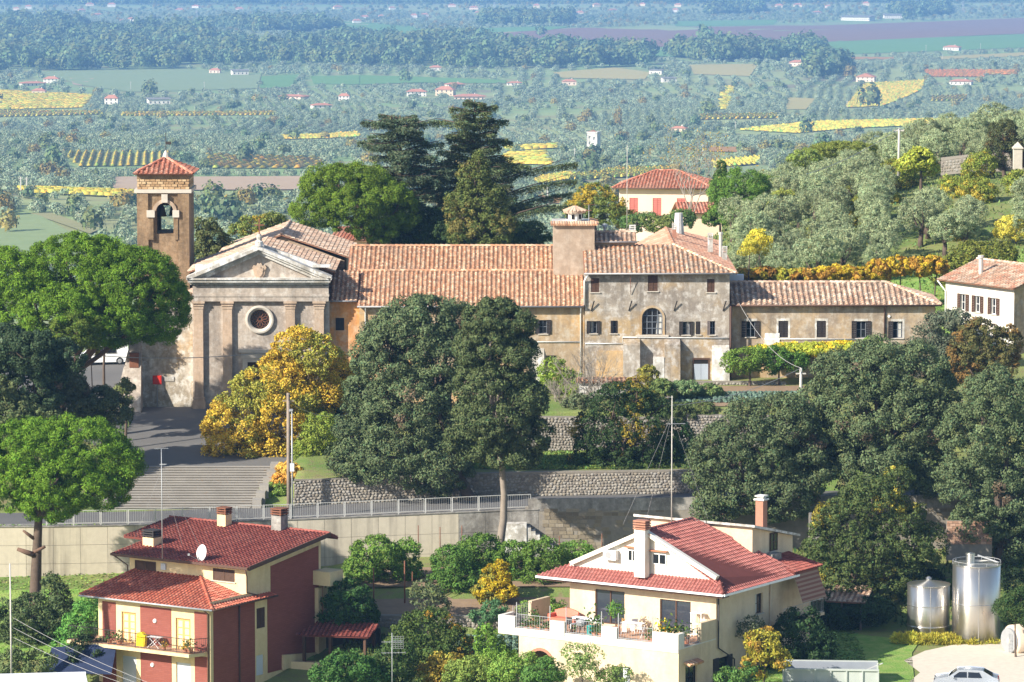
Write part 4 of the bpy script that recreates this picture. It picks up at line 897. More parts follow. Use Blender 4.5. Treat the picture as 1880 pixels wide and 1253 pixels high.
# ------------------------------------------------------------------ red-brown house (left), cream house with terrace (right)
TH = R(33)
def local(C, x, y, z=0): return Vector((C[0]+x*math.cos(TH)+y*math.sin(TH), C[1]-x*math.sin(TH)+y*math.cos(TH), C[2]+z))
SIDE = lambda p: Vector((-p.y, p.x, p.z))          # a wall written in (x, y=plane, z) turned onto the right-hand side of a house
def railing(name, parent, a, b, h=1.0, step=.13, mat='iron', top=.04):
    a, b = Vector(a), Vector(b); L = (b-a).length; n = max(2, int(L/step)); m = MB(); u = Vector((0,0,h))
    m.bar(a+u, b+u, top); m.bar(a+Vector((0,0,.08)), b+Vector((0,0,.08)), .03)
    for i in range(n+1):
        p = a+(b-a)*i/n; m.bar(p, p+u, .03 if i % 9 == 0 else .013)
    return m.build(name, M[mat], parent)
LC = at(386, 1119, 287)
def left_house():
    h = lthing('red_brown_house', 'red-brown brick house with cream bands, red tile roofs and a flowered balcony', 'house', LC, -8.0, -TH)
    # lower front volume
    doors = [(-7.70,-6.45,-3.0,-.86),(-2.98,-1.72,-3.0,-.86)]; low = [(-7.70,-6.45,-6.6,-3.95),(-2.98,-1.72,-6.6,-3.95)]
    m = MB(); hole_wall(m, -9.75, 0, -8, .1, doors+low, 0, .25); m.box(-9.75,-.32,.3,4.2,-8,.1); m.build('wall', M['lh_cream'], h)
    for a, b in ((-9.38,-8.2),(-6.05,-3.36),(-1.35,-.28)):
        for z0, z1 in ((-2.98,-.28),(-6.7,-3.35)):
            MB().box(a,b,-.03,-.002,z0,z1).build('brick_panel', M['lh_brick'], h)
    for (a,b,c,d) in doors:
        mdl = (a+b)/2; dr = MB().box(a,a+.07,.10,.17,c,d).box(b-.07,b,.10,.17,c,d).box(a+.07,b-.07,.10,.17,d-.07,d).build('balcony_door', M['honey_wood'], h)
        for s0, s1 in ((a+.075,mdl-.005),(mdl+.005,b-.075)):
            m = MB(); m.box(s0,s0+.08,.05,.10,c,d-.08); m.box(s1-.08,s1,.05,.10,c,d-.08)
            for z in (c,c+.95,c+1.45,d-.16): m.box(s0+.08,s1-.08,.05,.10,z,z+.08)
            le = m.build('door_leaf', M['honey_wood'], dr); m = MB()
            for z0, z1 in ((c+.08,c+.95),(c+1.03,c+1.45),(c+1.53,d-.16)):
                for k in range(9):
                    q0 = z0+(z1-z0)*k/9; q1 = z0+(z1-z0)*(k+.85)/9; m.poly([(s0+.08,.062,q0),(s1-.08,.062,q0),(s1-.08,.09,q1),(s0+.08,.09,q1)])
            m.build('louvre_panel', M['honey_panel'], dr)
        MB().poly([(a,.2,c),(b,.2,c),(b,.2,d),(a,.2,d)]).build('dark_room', M['dark'], dr)
    for (a,b,c,d) in low:
        m = MB(); k = 30
        for i in range(k): q = c+(d-c)*i/k; m.poly([(a,.10,q),(b,.10,q),(b,.125,q+(d-c)/k),(a,.125,q+(d-c)/k)])
        m.build('roller_shutter', M['roller'], h)
    # right-hand side wall, windows
    m = MB(); sw = [(5.31,6.30,-2.15,-.72),(5.24,6.14,-5.45,-4.02)]
    hole_wall(m, 0, 13.0, -8, .5, sw, 0, .2); m.poly([(4.2,0,.5),(13.0,0,.5),(13.0,0,3.38),(4.2,0,2.3)]); m.xf(SIDE).build('wall', M['lh_cream'], h)
    for a, b, z1a, z1b in ((.32,5.08,-.02,-.02),(6.56,12.7,.10,.10)):
        MB().prism([(a,-.03,-8 if a < 1 else -5.45),(b,-.03,-8 if a < 1 else -5.45),(b,-.03,z1b),(a,-.03,z1a)], (0,.028,0)).xf(SIDE).build('brick_panel', M['lh_brick'], h)
    MB().prism([(6.97,-.03,.102),(12.7,-.03,.102),(12.7,-.03,2.75),(6.97,-.03,2.05)], (0,.028,0)).xf(SIDE).build('brick_panel', M['lh_brick'], h)
    window(h, *sw[0], 0, sh='closed', shm='brown_wood', sill=False, tf=SIDE, depth=.2)
    m = MB(); a,b,c,d = sw[1]
    for i in range(18): q = c+(d-c)*i/18; m.poly([(a,.08,q),(b,.08,q),(b,.10,q+(d-c)/18),(a,.10,q+(d-c)/18)])
    m.xf(SIDE).build('roller_shutter', M['roller'], h)
    # upper volume
    uw = [(-9.8,-7.9,1.14,2.02),(-2.93,-1.03,1.20,2.04)]
    m = MB(); hole_wall(m, -10.25, 0, -.5, 2.35, uw, 4.2, .2); m.box(-10.25,-.32,4.5,12.99,-8,2.1); m.poly([(-10.25,4.2,-8),(-10.25,4.5,-8),(-10.25,4.5,2.35),(-10.25,4.2,2.35)]); m.box(-12.6,-10.25,8.6,12.9,-8,2.5); m.build('wall', M['lh_cream'], h)
    for w_ in uw:
        wi = window(h, *w_, 4.2, sh='closed', shm='brown_wood', sill=True, depth=.2)
    # roofs
    zr = 3.62
    tile_roof(h, [(-11.4,3.6,2.45),(.55,3.6,2.45),(.55,13.3,zr),(-11.4,13.3,zr)], NEWR, pitch=.31, course=.34, new=True, thick=.2, seed=61, ridge=((3,2),), jit=.6, name='roof')
    tile_roof(h, [(-13.7,7.9,2.45+4.3*.1206),(-11.42,7.9,2.45+4.3*.1206),(-11.42,13.3,zr),(-13.7,13.3,zr)], NEWR, pitch=.31, course=.34, new=True, thick=.2, seed=62, ridge=((3,2),), jit=.6, name='roof')
    tile_roof(h, [(.55,14.4,zr-.4),(-13.7,14.4,zr-.4),(-13.7,13.32,zr),(.55,13.32,zr)], NEWR, pitch=.31, course=.34, new=True, thick=.2, seed=63, jit=.6, name='roof')
    MB().bar((.62,3.6,2.36),(.62,13.3,3.53),.1,.3).build('verge_board', M['copper'], h)
    MB().bar((-11.4,3.52,2.38),(.6,3.52,2.38),.14,.16).build('gutter', M['copper'], h)
    zj = .55
    A, B, C2, D = (-10.95,-.5,.12), (.6,-.5,.12), (-3.9,4.18,1.32), (-9.6,4.18,1.0)
    tile_roof(h, [(-10.95,-.55,.10),(.6,-.55,.10),(-4.0,4.16,1.35),(-9.7,4.16,1.35)], LHF, pitch=.31, course=.34, new=True, seed=64, ridge=((1,2),(0,3)), jit=.6, name='roof')
    tile_roof(h, [(.6,-.55,.10),(.6,6.9,.10),(.02,6.9,.26),(.02,4.16,.26),(-4.0,4.16,1.35)], LHF, pitch=.31, course=.34, new=True, seed=65, jit=.6, name='roof')
    gutter(h, (-10.95,-.62,.04), (.62,-.62,.04), 'galv'); gutter(h, (.67,-.6,.04), (.67,6.9,.04), 'copper')
    pipe(h, [(-.12,-.6,0),(-.12,-.1,-.35),(-.12,-.1,-7.5)], .055, 'copper'); pipe(h, [(.4,3.5,2.3),(.12,4.05,1.7),(.12,4.05,.6),(.4,5.0,.3)], .05, 'copper'); pipe(h, [(.1,3.2,.0),(.1,3.2,-7.5)], .06, 'copper')
    pipe(h, [(-11.2,3.6,2.3),(-10.35,4.1,1.6),(-10.35,4.1,-3)], .05, 'copper')
    chimney(h, -9.95, 6.4, 2.2, 3.35, .95, 'lh_cream', 'iron'); chimney(h, -8.2, 12.6, 3.3, 4.35, .75, 'lh_cream', 'rust'); chimney(h, -3.6, 13.0, 3.3, 4.6, .85, 'concrete_grey', 'rust')
    # balcony
    MB().prism([(-11.5,-1.35,-3.25),(-10.9,1.6,-3.25),(-9.76,1.6,-3.25),(-9.76,-.003,-3.25),(-.3,-.003,-3.25),(-.85,-1.35,-3.25)], (0,0,.22)).build('balcony_slab', M['lh_cream'], h)
    MB().prism([(-11.35,-1.2,-3.028),(-10.8,1.5,-3.028),(-9.77,1.5,-3.028),(-9.77,-.005,-3.028),(-.4,-.005,-3.028),(-.9,-1.2,-3.028)], (0,0,.025)).build('balcony_floor', M['floor_tile'], h)
    railing('balcony_railing', h, (-11.4,-1.28,-3.0), (-.88,-1.28,-3.0)); railing('balcony_railing', h, (-.88,-1.28,-3.0), (-.12,-.03,-3.0)); railing('balcony_railing', h, (-11.4,-1.28,-3.0), (-10.85,1.5,-3.0))
    # rear balcony and porch on the right
    MB().box(.0,1.5,12.0,13.6,.05,1.05).build('balcony', M['lh_cream'], h)
    MB().box(.02,.35,12.2,13.3,-6,-.2).box(.05,.32,12.25,13.28,-5.8,-.9).build('pier', M['lh_cream'], h)
    m = MB().prism([(0,-.2,-5.45),(4.6,-.2,-5.45),(4.6,-.2,-4.9),(0,-.2,-4.4)], (0,.2,0)); m.xf(lambda p: Vector((.005-p.y, 8.2+p.x, p.z+.0))).build('garden_wall', M['lh_cream'], h)
    p = local(LC, -4.9, -.05, -1.25); 
    for x_, z_ in ((-4.75,-1.25),(-5.0,-4.35)): MB().lathe([(.16,0),(.13,.08),(.02,.1)], (0,0,0), 12).xf(lambda q: Vector((x_+q.x, -.04-q.z, z_+q.y))).build('wall_lamp', M['white_frame'], h)
    MB().box(-7.4,-7.0,4.08,4.19,1.55,2.0).build('meter_box', M['roller'], h)
    return h
left_house()
def left_house_extras():
    f = lambda x, y, z: local(LC, x, y, z)
    # porch with tiled lean-to
    P0 = f(.3, 12.6, -2.75)
    po = lthing('porch', 'small porch with a red tiled lean-to roof beside the red-brown house', 'porch', f(0,0,0), -8, -TH)
    tile_roof(po, [(.4,9.3,-3.1),(5.2,11.4,-3.1),(4.6,13.6,-2.6),(.4,13.0,-2.6)], NEWR, pitch=.31, course=.34, new=True, seed=67, jit=.6)
    for x, y in ((.9,9.7),(2.6,10.5),(4.8,11.6),(4.4,13.2)): MB().box(x-.1,x+.1,y-.1,y+.1,-5.2,-3.2).build('post', M['brown_wood'], po)
    MB().prism([(.02,9.0,-5.9),(5.4,11.1,-5.9),(5.4,11.3,-5.9),(.02,9.2,-5.9)], (0,0,.9)).build('low_wall', M['lh_cream'], po)
    MB().prism([(.02,9.3,-5.3),(5.2,11.4,-5.3),(4.6,13.6,-5.3),(.4,13.2,-5.3)], (0,0,.1)).build('porch_floor', M['floor_tile'], po)
    MB().prism([(.3,13.1,-5.2),(4.6,13.7,-5.2),(4.6,13.8,-5.2),(.3,13.2,-5.2)], (0,0,2.3)).build('wall', M['dark_wood'], po)
    lr = lthing('ramp_roof', 'low red tiled roof over the cellar ramp below the porch', 'roof', f(0,0,0), -8, -TH)
    tile_roof(lr, [(.6,4.8,-7.2),(5.5,6.6,-7.2),(5.2,10.9,-6.2),(.6,8.6,-6.2)], NEWR, pitch=.31, course=.34, new=True, seed=68, jit=.6)
    MB().prism([(.7,5.0,-8),(5.3,6.8,-8),(5.1,10.6,-8),(.7,8.6,-8)], (0,0,.6)).build('low_wall', M['lh_cream'], lr)
    # satellite dish
    c = f(-3.85, 3.75, 3.05); d = thing('satellite_dish', 'white satellite dish on the eave of the red-brown house', 'satellite dish', f(-3.85,3.75,2.4), 0)
    m = MB(); n = 22; Rr = .58
    for i in range(4):
        for j in range(n):
            P = lambda k, jj: Vector((Rr*k/4*math.cos(2*math.pi*jj/n), .28*(k/4)**2, Rr*k/4*math.sin(2*math.pi*jj/n)))
            m.poly([P(i,j),P(i,j+1),P(i+1,j+1),P(i+1,j)]) if i else m.poly([P(0,0),P(1,j),P(1,j+1)])
    rot = Matrix.Rotation(R(-52),3,'Z') @ Matrix.Rotation(R(-12),3,'X') @ Matrix.Rotation(R(180),3,'Z'); base = Vector((0,0,.72)); tmp = MB(); tmp.v, tmp.f, tmp.c = m.v, m.f, m.c
    m.xf(lambda p: rot @ Vector((p.x,-p.y,p.z))+base); m.build('reflector', M['white_metal'], d, True)
    MB().tube([(0,0,0),(0,0,.72)], .035, 6).build('bracket', M['galv'], d)
    e = rot @ Vector((0,-.05,-.5))+base; tip = rot @ Vector((0,.75,-.25))+base
    MB().bar(e, tip, .03).box(tip.x-.07,tip.x+.07,tip.y-.07,tip.y+.07,tip.z-.07,tip.z+.07).build('feed_arm', M['galv'], d)
    # balcony furniture
    t = thing('folding_table', 'white folding table on the balcony of the red-brown house', 'table', f(-4.35,-.55,-3.0), -TH)
    MB().box(-.55,.55,-.3,.3,.72,.76).build('table_top', M['white_metal'], t)
    for s in (-1,1):
        for e in (-1,1): MB().bar((s*.5,e*.25,0),(-s*.35,e*.25,.72),.03).build('leg', M['white_metal'], t)
    tag(MB().prism([(-.35,0,0),(.35,0,0),(.42,0,.75),(.1,0,1.0),(-.3,0,.9)], (0,.28,0)).build('yellow_bag', M['yellow_paint']), 'bright yellow sack standing on the balcony beside the white table', 'sack').matrix_world = Matrix.Translation(f(-5.55,-.7,-3.0)) @ Matrix.Rotation(-TH,4,'Z')
    for i, (x, lab) in enumerate(((-9.9,'flower pot with dark leaves at the far end of the balcony'),(-7.95,'flower pot hung on the railing before the first balcony door'),(-7.1,'low planter on the floor edge under the first balcony door'),(-3.2,'flower pot with yellow blooms by the white folding table'),(-1.35,'flower pot with yellow flowers near the second balcony door'),(-.95,'small pot at the corner of the balcony railing'))):
        pot(f(x,-1.05,-3.0), .16+.03*(i % 3), lab, 'pots on the red-brown house balcony', yellow=i in (3,4), n=60, seed=i)
# ------------------------------------------------------------------ pots
def leaf_quads(rng, pos, nrm, L, W, cols, curl=0):
    n = len(pos); nrm = nrm/np.maximum(np.linalg.norm(nrm, axis=1, keepdims=True), 1e-6)
    t = rng.normal(size=(n,3)); t -= nrm*np.sum(t*nrm, 1, keepdims=True); t /= np.maximum(np.linalg.norm(t, axis=1, keepdims=True), 1e-6)
    b = np.cross(nrm, t); L = np.broadcast_to(np.asarray(L, float), (n,))[:,None]*.5; W = np.broadcast_to(np.asarray(W, float), (n,))[:,None]*.5
    V = np.stack([pos-t*L, pos+b*W+t*L*.15, pos+t*L, pos-b*W+t*L*.15], 1).reshape(-1,3)
    F = np.arange(4*n).reshape(n,4); return V, F, cols
def tint(rng, n, base, var=.22, hue=.10):
    base = np.asarray(base, float); k = rng.normal(1, var, (n,1)).clip(.45,1.7); h = rng.normal(0, hue, (n,1))
    c = base[None,:]*k; c[:,0:1] *= (1+h*1.5); c[:,2:3] *= (1-h*.5); return c.clip(0,1)
def pot(p, r, label, group, yellow=False, n=70, seed=0, green=(.07,.13,.03), h=None):
    rng = np.random.default_rng(seed+100); t = thing('potted_plant', label, 'potted plant', p, 0, group); h = h or r*1.6
    MB().lathe([(r*.7,0),(r*.95,h*.85),(r*1.08,h*.85),(r*1.08,h),(r*.9,h),(r*.85,h*.9)], (0,0,0), 12).build('pot', M['pot'], t)
    pos = rng.normal(0,1,(n,3))*np.array([r*.9,r*.9,r*.9])+np.array([0,0,h+r*1.1]); pos[:,2] = np.maximum(pos[:,2], h*.9)
    c = tint(rng, n, green); 
    if yellow: k = rng.random(n) < .45; c[k] = tint(rng, k.sum(), (.75,.48,.03))
    V, F, c = leaf_quads(rng, pos, rng.normal(0,1,(n,3))+np.array([0,-.5,.7]), r*.9, r*.5, c)
    link('foliage', np_mesh('foliage', V, F, M['leaf'], c), t); return t
left_house_extras()
RC = at(1315, 1094, 284)
def right_house():
    h = lthing('cream_house', 'pale cream house with red tiled gable roof and a wide furnished terrace', 'house', RC, -8.0, -TH)
    d1, d2 = (-9.64,-7.27,-2.75,-.4), (-4.44,-2.0,-2.75,-.62)
    m = MB(); hole_wall(m, -11.7, 0, -3, .3, [d1,d2], 0, .25); m.box(-11.7,-.32,.3,7.39,-8,.3); m.poly([(-11.7,0,-3),(-11.7,.3,-3),(-11.7,.3,.3),(-11.7,0,.3)]); m.build('wall', M['rh_cream'], h)
    for a,b,c,d in (d1,d2):
        md = (a+b)/2; fr = MB().box(a,a+.07,.1,.17,c,d).box(b-.07,b,.1,.17,c,d).box(a+.07,b-.07,.1,.17,d-.07,d).box(md-.05,md+.05,.09,.17,c,d-.07).box(a+.07,b-.07,.1,.17,c,c+.08).build('sliding_door', M['brown_wood'], h)
        for s0,s1 in ((a+.07,md-.05),(md+.05,b-.07)): MB().poly([(s0,.14,c+.08),(s1,.14,c+.08),(s1,.14,d-.07),(s0,.14,d-.07)]).build('pane', M['glass_big'], fr)
    sw = [(5.35,6.35,-2.05,-.66)]; lw = [(-4.05,-2.5,-5.9,-4.2)]
    m = MB(); hole_wall(m, -4.95, 7.4, -8, -3.0, lw, 0, .2); hole_wall(m, 0, 7.4, -3.0, .3, sw, 0, .2); m.xf(SIDE).build('wall', M['rh_cream'], h)
    window(h, *sw[0], 0, sh='none', frame='brown_wood', sill=True, tf=SIDE, depth=.2, curtain=1); window(h, *lw[0], 0, sh='none', frame='dark_wood', sill=True, tf=SIDE, depth=.2)
    m = MB()
    for i in range(9): m.tube([(.5,-4.2+i*.21,-4.12),(.02,-4.2+i*.21,-3.95)], [.10,.085], 6, rnd.choice(OLD))
    m.build('window_hood', M['tile'], h)
    for y0 in (-.35, 1.5): MB().box(-.02,.07,y0-.05,y0+.65,-7.4,-4.3).xf(lambda p: p).build('shutter', M['dark_wood'], h)
    MB().box(.0,.02,.35,1.45,-7.4,-4.35).build('dark_window', M['glass'], h)
    # lower body under the terrace with an arch on the left
    ga, gb, gz = -11.85, -10.0, -4.1; w = (gb-ga)/2; cx = (ga+gb)/2
    gd = (-5.2,-3.78,-7.2,-4.55)
    m = MB(); hole_wall(m, -12.7, 0, -8, -3.2, [(ga,gb,-8,gz),gd], -4.95, .3)
    for s in (-1,1):
        arc = [(cx+s*w*math.cos(math.pi/2*i/7),-4.95,gz-w+w*math.sin(math.pi/2*i/7)) for i in range(8)]
        for p,q in zip(arc[:-1],arc[1:]): m.poly([(cx+s*w,-4.95,gz),p,q]); m.poly([p,(p[0],-4.65,p[2]),(q[0],-4.65,q[2]),q])
    m.poly([(-12.7,-4.95,-8),(-12.7,0,-8),(-12.7,0,-3.2),(-12.7,-4.95,-3.2)]); m.box(-9.6,-.32,-4.6,0,-8,-3.25); m.box(-12.6,-9.6,-1.0,0,-8,-3.25); m.build('wall', M['rh_cream'], h)
    m = MB()
    for i in range(12):
        a_,b_ = math.pi*i/12, math.pi*(i+1)/12
        m.prism([(cx+r*math.cos(q),-5.0,gz-w+r*math.sin(q)) for r,q in ((w*1.01,a_),(w*1.22,a_),(w*1.22,b_),(w*1.01,b_))], (0,.045,0))
    m.build('arch_trim', M['brick'], h)
    a,b,c,d = gd; gdr = MB().box(a,a+.07,-4.8,-4.7,c,d).box(b-.07,b,-4.8,-4.7,c,d).box(a+.07,b-.07,-4.8,-4.7,d-.07,d).box((a+b)/2-.04,(a+b)/2+.04,-4.8,-4.7,c,d-.07).build('ground_door', M['dark_wood'], h)
    MB().box((a+b)/2+.04,b-.07,-4.77,-4.73,c,d-.07).build('door_panel', M['roller'], gdr); MB().poly([(a,-4.66,c),(b,-4.66,c),(b,-4.66,d),(a,-4.66,d)]).build('pane', M['glass'], gdr)
    # terrace
    MB().box(-14.35,-.003,-5.0,-.003,-3.2,-2.92).box(-14.35,-11.71,0,1.2,-3.2,-2.92).build('terrace_slab', M['white_plaster'], h)
    MB().box(-14.2,-.15,-4.8,-.006,-2.919,-2.89).build('terrace_floor', M['floor_tile'], h)
    for a,b in ((-14.35,-13.0),(-10.17,-8.99),(-6.05,-4.83),(-2.03,0.0)): MB().box(a,b,-5.0,-4.72,-2.915,-1.93).build('parapet_pier', M['white_plaster'], h)
    MB().box(-14.35,-14.08,-4.719,-3.4,-2.915,-1.93).build('parapet_pier', M['white_plaster'], h); MB().box(-.28,-.002,-4.719,-4.2,-2.915,-1.93).build('parapet_pier', M['white_plaster'], h); MB().box(-.28,-.002,-2.0,-.01,-2.915,-1.6).build('parapet_pier', M['rh_cream'], h)
    MB().box(-14.35,-14.08,-1.2,1.2,-2.915,-1.5).build('parapet_pier', M['terracotta'] if False else M['rh_cream'], h)
    for a,b in ((-12.98,-10.19),(-8.97,-6.07),(-4.81,-2.05)):
        MB().box(a,b,-4.98,-4.8,-2.915,-2.7).build('kerb', M['white_plaster'], h); railing('terrace_railing', h, (a+.02,-4.86,-2.7), (b-.02,-4.86,-2.7), .95, .2, 'galv', .03)
        for x in (a+.04,b-.04): MB().box(x-.025,x+.025,-4.885,-4.835,-2.7,-.95).build('tall_post', M['galv'], h)
    railing('terrace_railing', h, (-.14,-4.18,-2.9), (-.14,-2.02,-2.9), 1.0, .2, 'galv', .03); railing('terrace_railing', h, (-14.2,-3.38,-2.9), (-14.2,-1.22,-2.9), 1.35, .2, 'galv', .03)
    # roofs
    ze = .33; g = [(-13.85,-.95,ze),(1.1,-.95,ze)]
    tile_roof(h, [g[0],g[1],(0,.28,1.22),(-11.7,.28,1.22)], RHR, pitch=.27, course=.34, new=True, seed=71, jit=.4, ridge=((1,2),), name='skirt_roof')
    ax, az, ry = -5.6, 4.05, 7.5
    MB().prism([(-11.9,.02,1.0),(.1,.02,1.0),(ax,.02,az-.12)], (0,.25,0)).build('gable_wall', M['white_plaster'], h)
    for s in (-1,1):
        ex = 0.15 if s > 0 else -11.5
        MB().bar((ax,-.12,az-.1),(ex,-.12,1.25),.42,.28).build('verge', M['white_plaster'], h)
    tile_roof(h, [(1.1,-.95,ze),(1.1,9.6,ze),(ax,6.3,az),(ax,-.3,az),(0,.28,1.22)], RHR, pitch=.27, course=.34, new=True, seed=72, jit=.4, ridge=((3,2),(1,2),(0,4)), name='roof')
    tile_roof(h, [(-13.0,9.6,.1),(-13.0,.2,.1),(ax,.2,az),(ax,6.3,az)], RHR, pitch=.27, course=.34, new=True, seed=73, jit=.4, name='roof')
    MB().bar((-13.85,-1.0,ze-.1),(1.1,-1.0,ze-.1),.16,.14).build('gutter', M['white_metal'], h); MB().bar((1.16,-.95,ze-.1),(1.16,9.4,ze-.1),.14,.14).build('gutter', M['white_metal'], h)
    MB().box(-13.7,1.0,-.9,0,.0,.12).build('soffit', M['brown_wood'], h)
    for a,b,c,d in ((-7.0,-6.25,1.78,2.58),(-5.02,-3.94,1.74,2.5)):
        wi = MB().box(a,b,-.04,.018,c,d).box((a+b)/2-.04,(a+b)/2+.04,-.06,-.041,c,d).build('gable_window', M['white_frame'], h)
        for s0,s1 in ((a+.07,(a+b)/2-.05),((a+b)/2+.05,b-.07)): MB().box(s0,s1,-.055,-.042,c+.07,d-.07).build('pane', M['glass'], wi)
        MB().box(a-.15,b+.15,-.3,.0,d+.15,d+.22).build('hood', M['terracotta'], wi)
    ac = MB().box(-8.75,-7.75,-.42,-.02,1.78,2.45).build('air_conditioner', M['white_metal'], h); MB().lathe([(.24,0),(.24,.02)], (0,0,0), 14).xf(lambda q: Vector((-8.35+q.x,-.425-q.z,2.12+q.y))).build('fan_grille', M['zinc'], ac)
    MB().box(-6.05,-5.2,-.75,-.14,.85,4.1).build('chimney', M['white_plaster'], h)
    m = MB()
    for i in range(4): m.box(-6.12,-5.13,-.82,-.07,4.15+i*.17,4.25+i*.17)
    m.box(-5.95,-5.3,-.65,-.24,4.1,4.7); m.build('chimney_cap', M['brick'], h)
    chimney(h, -6.9, 1.6, 3.0, 3.95, .75, 'rh_cream', 'iron')
    # rear volume
    MB().prism([(-1.5,7.5,-6),(-1.5,13.2,-6),(-1.5,13.2,2.3),(-1.5,7.5,3.55)], (-8.9,0,0)).build('wall', M['rh_cream'], h)
    MB().prism([(-10.9,7.1,3.66),(-1.1,7.1,3.66),(-1.1,13.6,2.23),(-10.9,13.6,2.23)], (0,0,.17)).build('flat_roof', M['cornice'], h)
    MB().box(-2.35,-1.75,9.4,10.0,2.9,5.2).build('brick_chimney', M['brick'], h); MB().box(-2.45,-1.65,9.3,10.1,5.2,5.32).box(-2.4,-1.7,9.35,10.05,5.45,5.55).box(-2.3,-1.8,9.5,9.9,5.32,5.45).build('chimney_cap', M['cornice'], h)
    b = window(h, 9.9, 10.9, 1.6, 2.85, 0, sh='none', frame='brown_wood', tf=lambda p: SIDE(p)+Vector((-1.44,0,0)), depth=.02)
    MB().box(-1.5,-.75,9.0,10.3,.9,1.55).build('roof_tank', M['concrete_grey'], h)
    tile_roof(h, [(1.25,8.6,.55),(1.25,12.6,.55),(-1.48,12.6,1.25),(-1.48,8.6,1.25)], NEWR, pitch=.27, course=.34, new=True, seed=75, jit=.4, name='awning_roof')
    MB().box(.0,1.1,7.4,13.2,-3.1,-2.9).build('balcony', M['rh_cream'], h); railing('balcony_railing', h, (1.05,7.5,-2.9), (1.05,13.1,-2.9), 1.0, .2, 'galv', .03); MB().box(-1.5,0,7.42,13.15,-8,.6).build('wall', M['rh_cream'], h)
    m = MB(); n = 14
    for i in range(n):
        z0, z1 = .40-(i/n)*2.0, .40-((i+1)/n)*2.0; x0, x1 = 1.05+i/n*.75, 1.05+(i+1)/n*.75; c = (.30,.20,.14) if i % 2 else (.21,.09,.065)
        m.poly([(x0,8.8,z0),(x0,12.2,z0),(x1,12.2,z1),(x1,8.8,z1)], c)
    m.build('striped_awning', M['vcol'], h)
    pipe(h, [(.1,.15,.2),(.1,.15,-3.6),(.35,1.9,-4.6),(.35,1.9,-7.5)], .055, 'iron'); pipe(h, [(.08,7.3,.2),(.08,7.3,-7)], .06, 'rh_cream')
    for x in (-8.9,-3.4): MB().box(x-.12,x+.12,-.3,-.01,-.15,.0).build('wall_lamp', M['zinc'], h)
right_house()
def terrace_things():
    f = lambda x, y, z=-2.89: local(RC, x, y, z); g = 'things on the cream house terrace'
    s = thing('sofa', 'coral buttoned sofa against the wall at the end of the terrace', 'sofa', f(-11.6,-.95), -TH)
    MB().box(-.95,.95,-.4,.35,.18,.45).build('seat', M['sofa'], s)
    m = MB(); n = 10
    for i in range(n):
        a, b = -.95+1.9*i/n, -.95+1.9*(i+1)/n; za, zb = .85+.2*math.sin(math.pi*i/n), .85+.2*math.sin(math.pi*(i+1)/n)
        m.prism([(a,.25,.44),(b,.25,.44),(b,.38,zb),(a,.38,za)], (0,.14,0))
    m.build('backrest', M['sofa'], s)
    for q in (-1,1):
        MB().box(q*.95-.1,q*.95+.1,-.42,.4,.2,.68).build('armrest', M['sofa'], s)
        for e in (-.35,.3): MB().box(q*.88-.04,q*.88+.04,e-.04,e+.04,0,.18).build('leg', M['brown_wood'], s)
    t = thing('dining_table', 'long white table on the terrace before the sliding door', 'table', f(-9.2,-1.9), -TH)
    MB().box(-1.1,1.1,-.45,.45,.72,.77).build('table_top', M['white_metal'], t)
    for a in (-1,1):
        for b in (-1,1): MB().box(a-.03,a+.03,b*.38-.03,b*.38+.03,0,.72).build('leg', M['white_metal'], t)
    def chair(x, y, rz, mat, lab):
        c = thing('chair', lab, 'chair', f(x,y), rz, None); MB().box(-.22,.22,-.22,.22,.43,.47).build('seat', M[mat], c); MB().box(-.22,.22,.18,.22,.5,.92).build('backrest', M[mat], c)
        for a in (-.2,.2):
            for b in (-.2,.2): MB().box(a-.02,a+.02,b-.02,b+.02,0,.43).build('leg', M[mat], c)
    chair(-9.9,-2.75,2.6,'iron','black chair at the sofa end of the white table'); chair(-9.1,-2.8,2.2,'iron','black chair in the middle of the long white table side'); chair(-5.6,-1.2,.4,'white_metal','white folding chair near the second sliding door'); chair(-6.6,-1.6,-1.2,'honey_wood','pale wooden chair between the two sliding doors')
    b = thing('barbecue', 'grey barbecue grill on legs by the terrace railing', 'barbecue', f(-8.2,-4.1), -TH)
    MB().lathe([(.1,.55),(.34,.7),(.38,.85),(.36,.95),(.2,1.08),(.03,1.12)], (0,0,0), 12).build('kettle', M['zinc'], b)
    for a in (-.25,.25):
        for c in (-.2,.2): MB().bar((a*1.3,c*1.3,0),(a*.6,c*.6,.65),.03).build('leg', M['zinc'], b)
    MB().box(-.75,-.38,-.2,.2,.72,.76).build('shelf', M['zinc'], b)
    w = thing('waste_bin', 'teal plastic bin standing by the terrace railing', 'bin', f(-7.35,-4.3), 0)
    MB().lathe([(.2,0),(.25,.7),(.27,.72),(.25,.75),(.12,.82)], (0,0,0), 12).build('body', M['teal'], w)
    d = thing('drying_rack', 'white laundry rack hung with pale cloths by the terrace wall', 'drying rack', f(-5.0,-2.6), -TH)
    m = MB()
    for i in range(7): m.bar((-.8,-.3+i*.1,.95),(.8,-.3+i*.1,.95),.015)
    for a in (-.8,.8): m.bar((a,-.35,0),(a,.35,.95),.02); m.bar((a,.35,0),(a,-.35,.95),.02)
    m.build('rack', M['white_metal'], d)
    for i, x in enumerate((-.5,0,.45)):
        MB().prism([(x-.2,-.3+.2*i,.3+.1*i),(x+.2,-.3+.2*i,.3+.1*i),(x+.2,-.3+.2*i,.97),(x-.2,-.3+.2*i,.97)], (0,.04,0)).build('cloth', M['white_plaster'] if i != 1 else M['curtain'], d)
    sh = thing('shelf_rack', 'white metal shelf rack beside the second sliding door', 'shelf', f(-1.2,-.45), -TH)
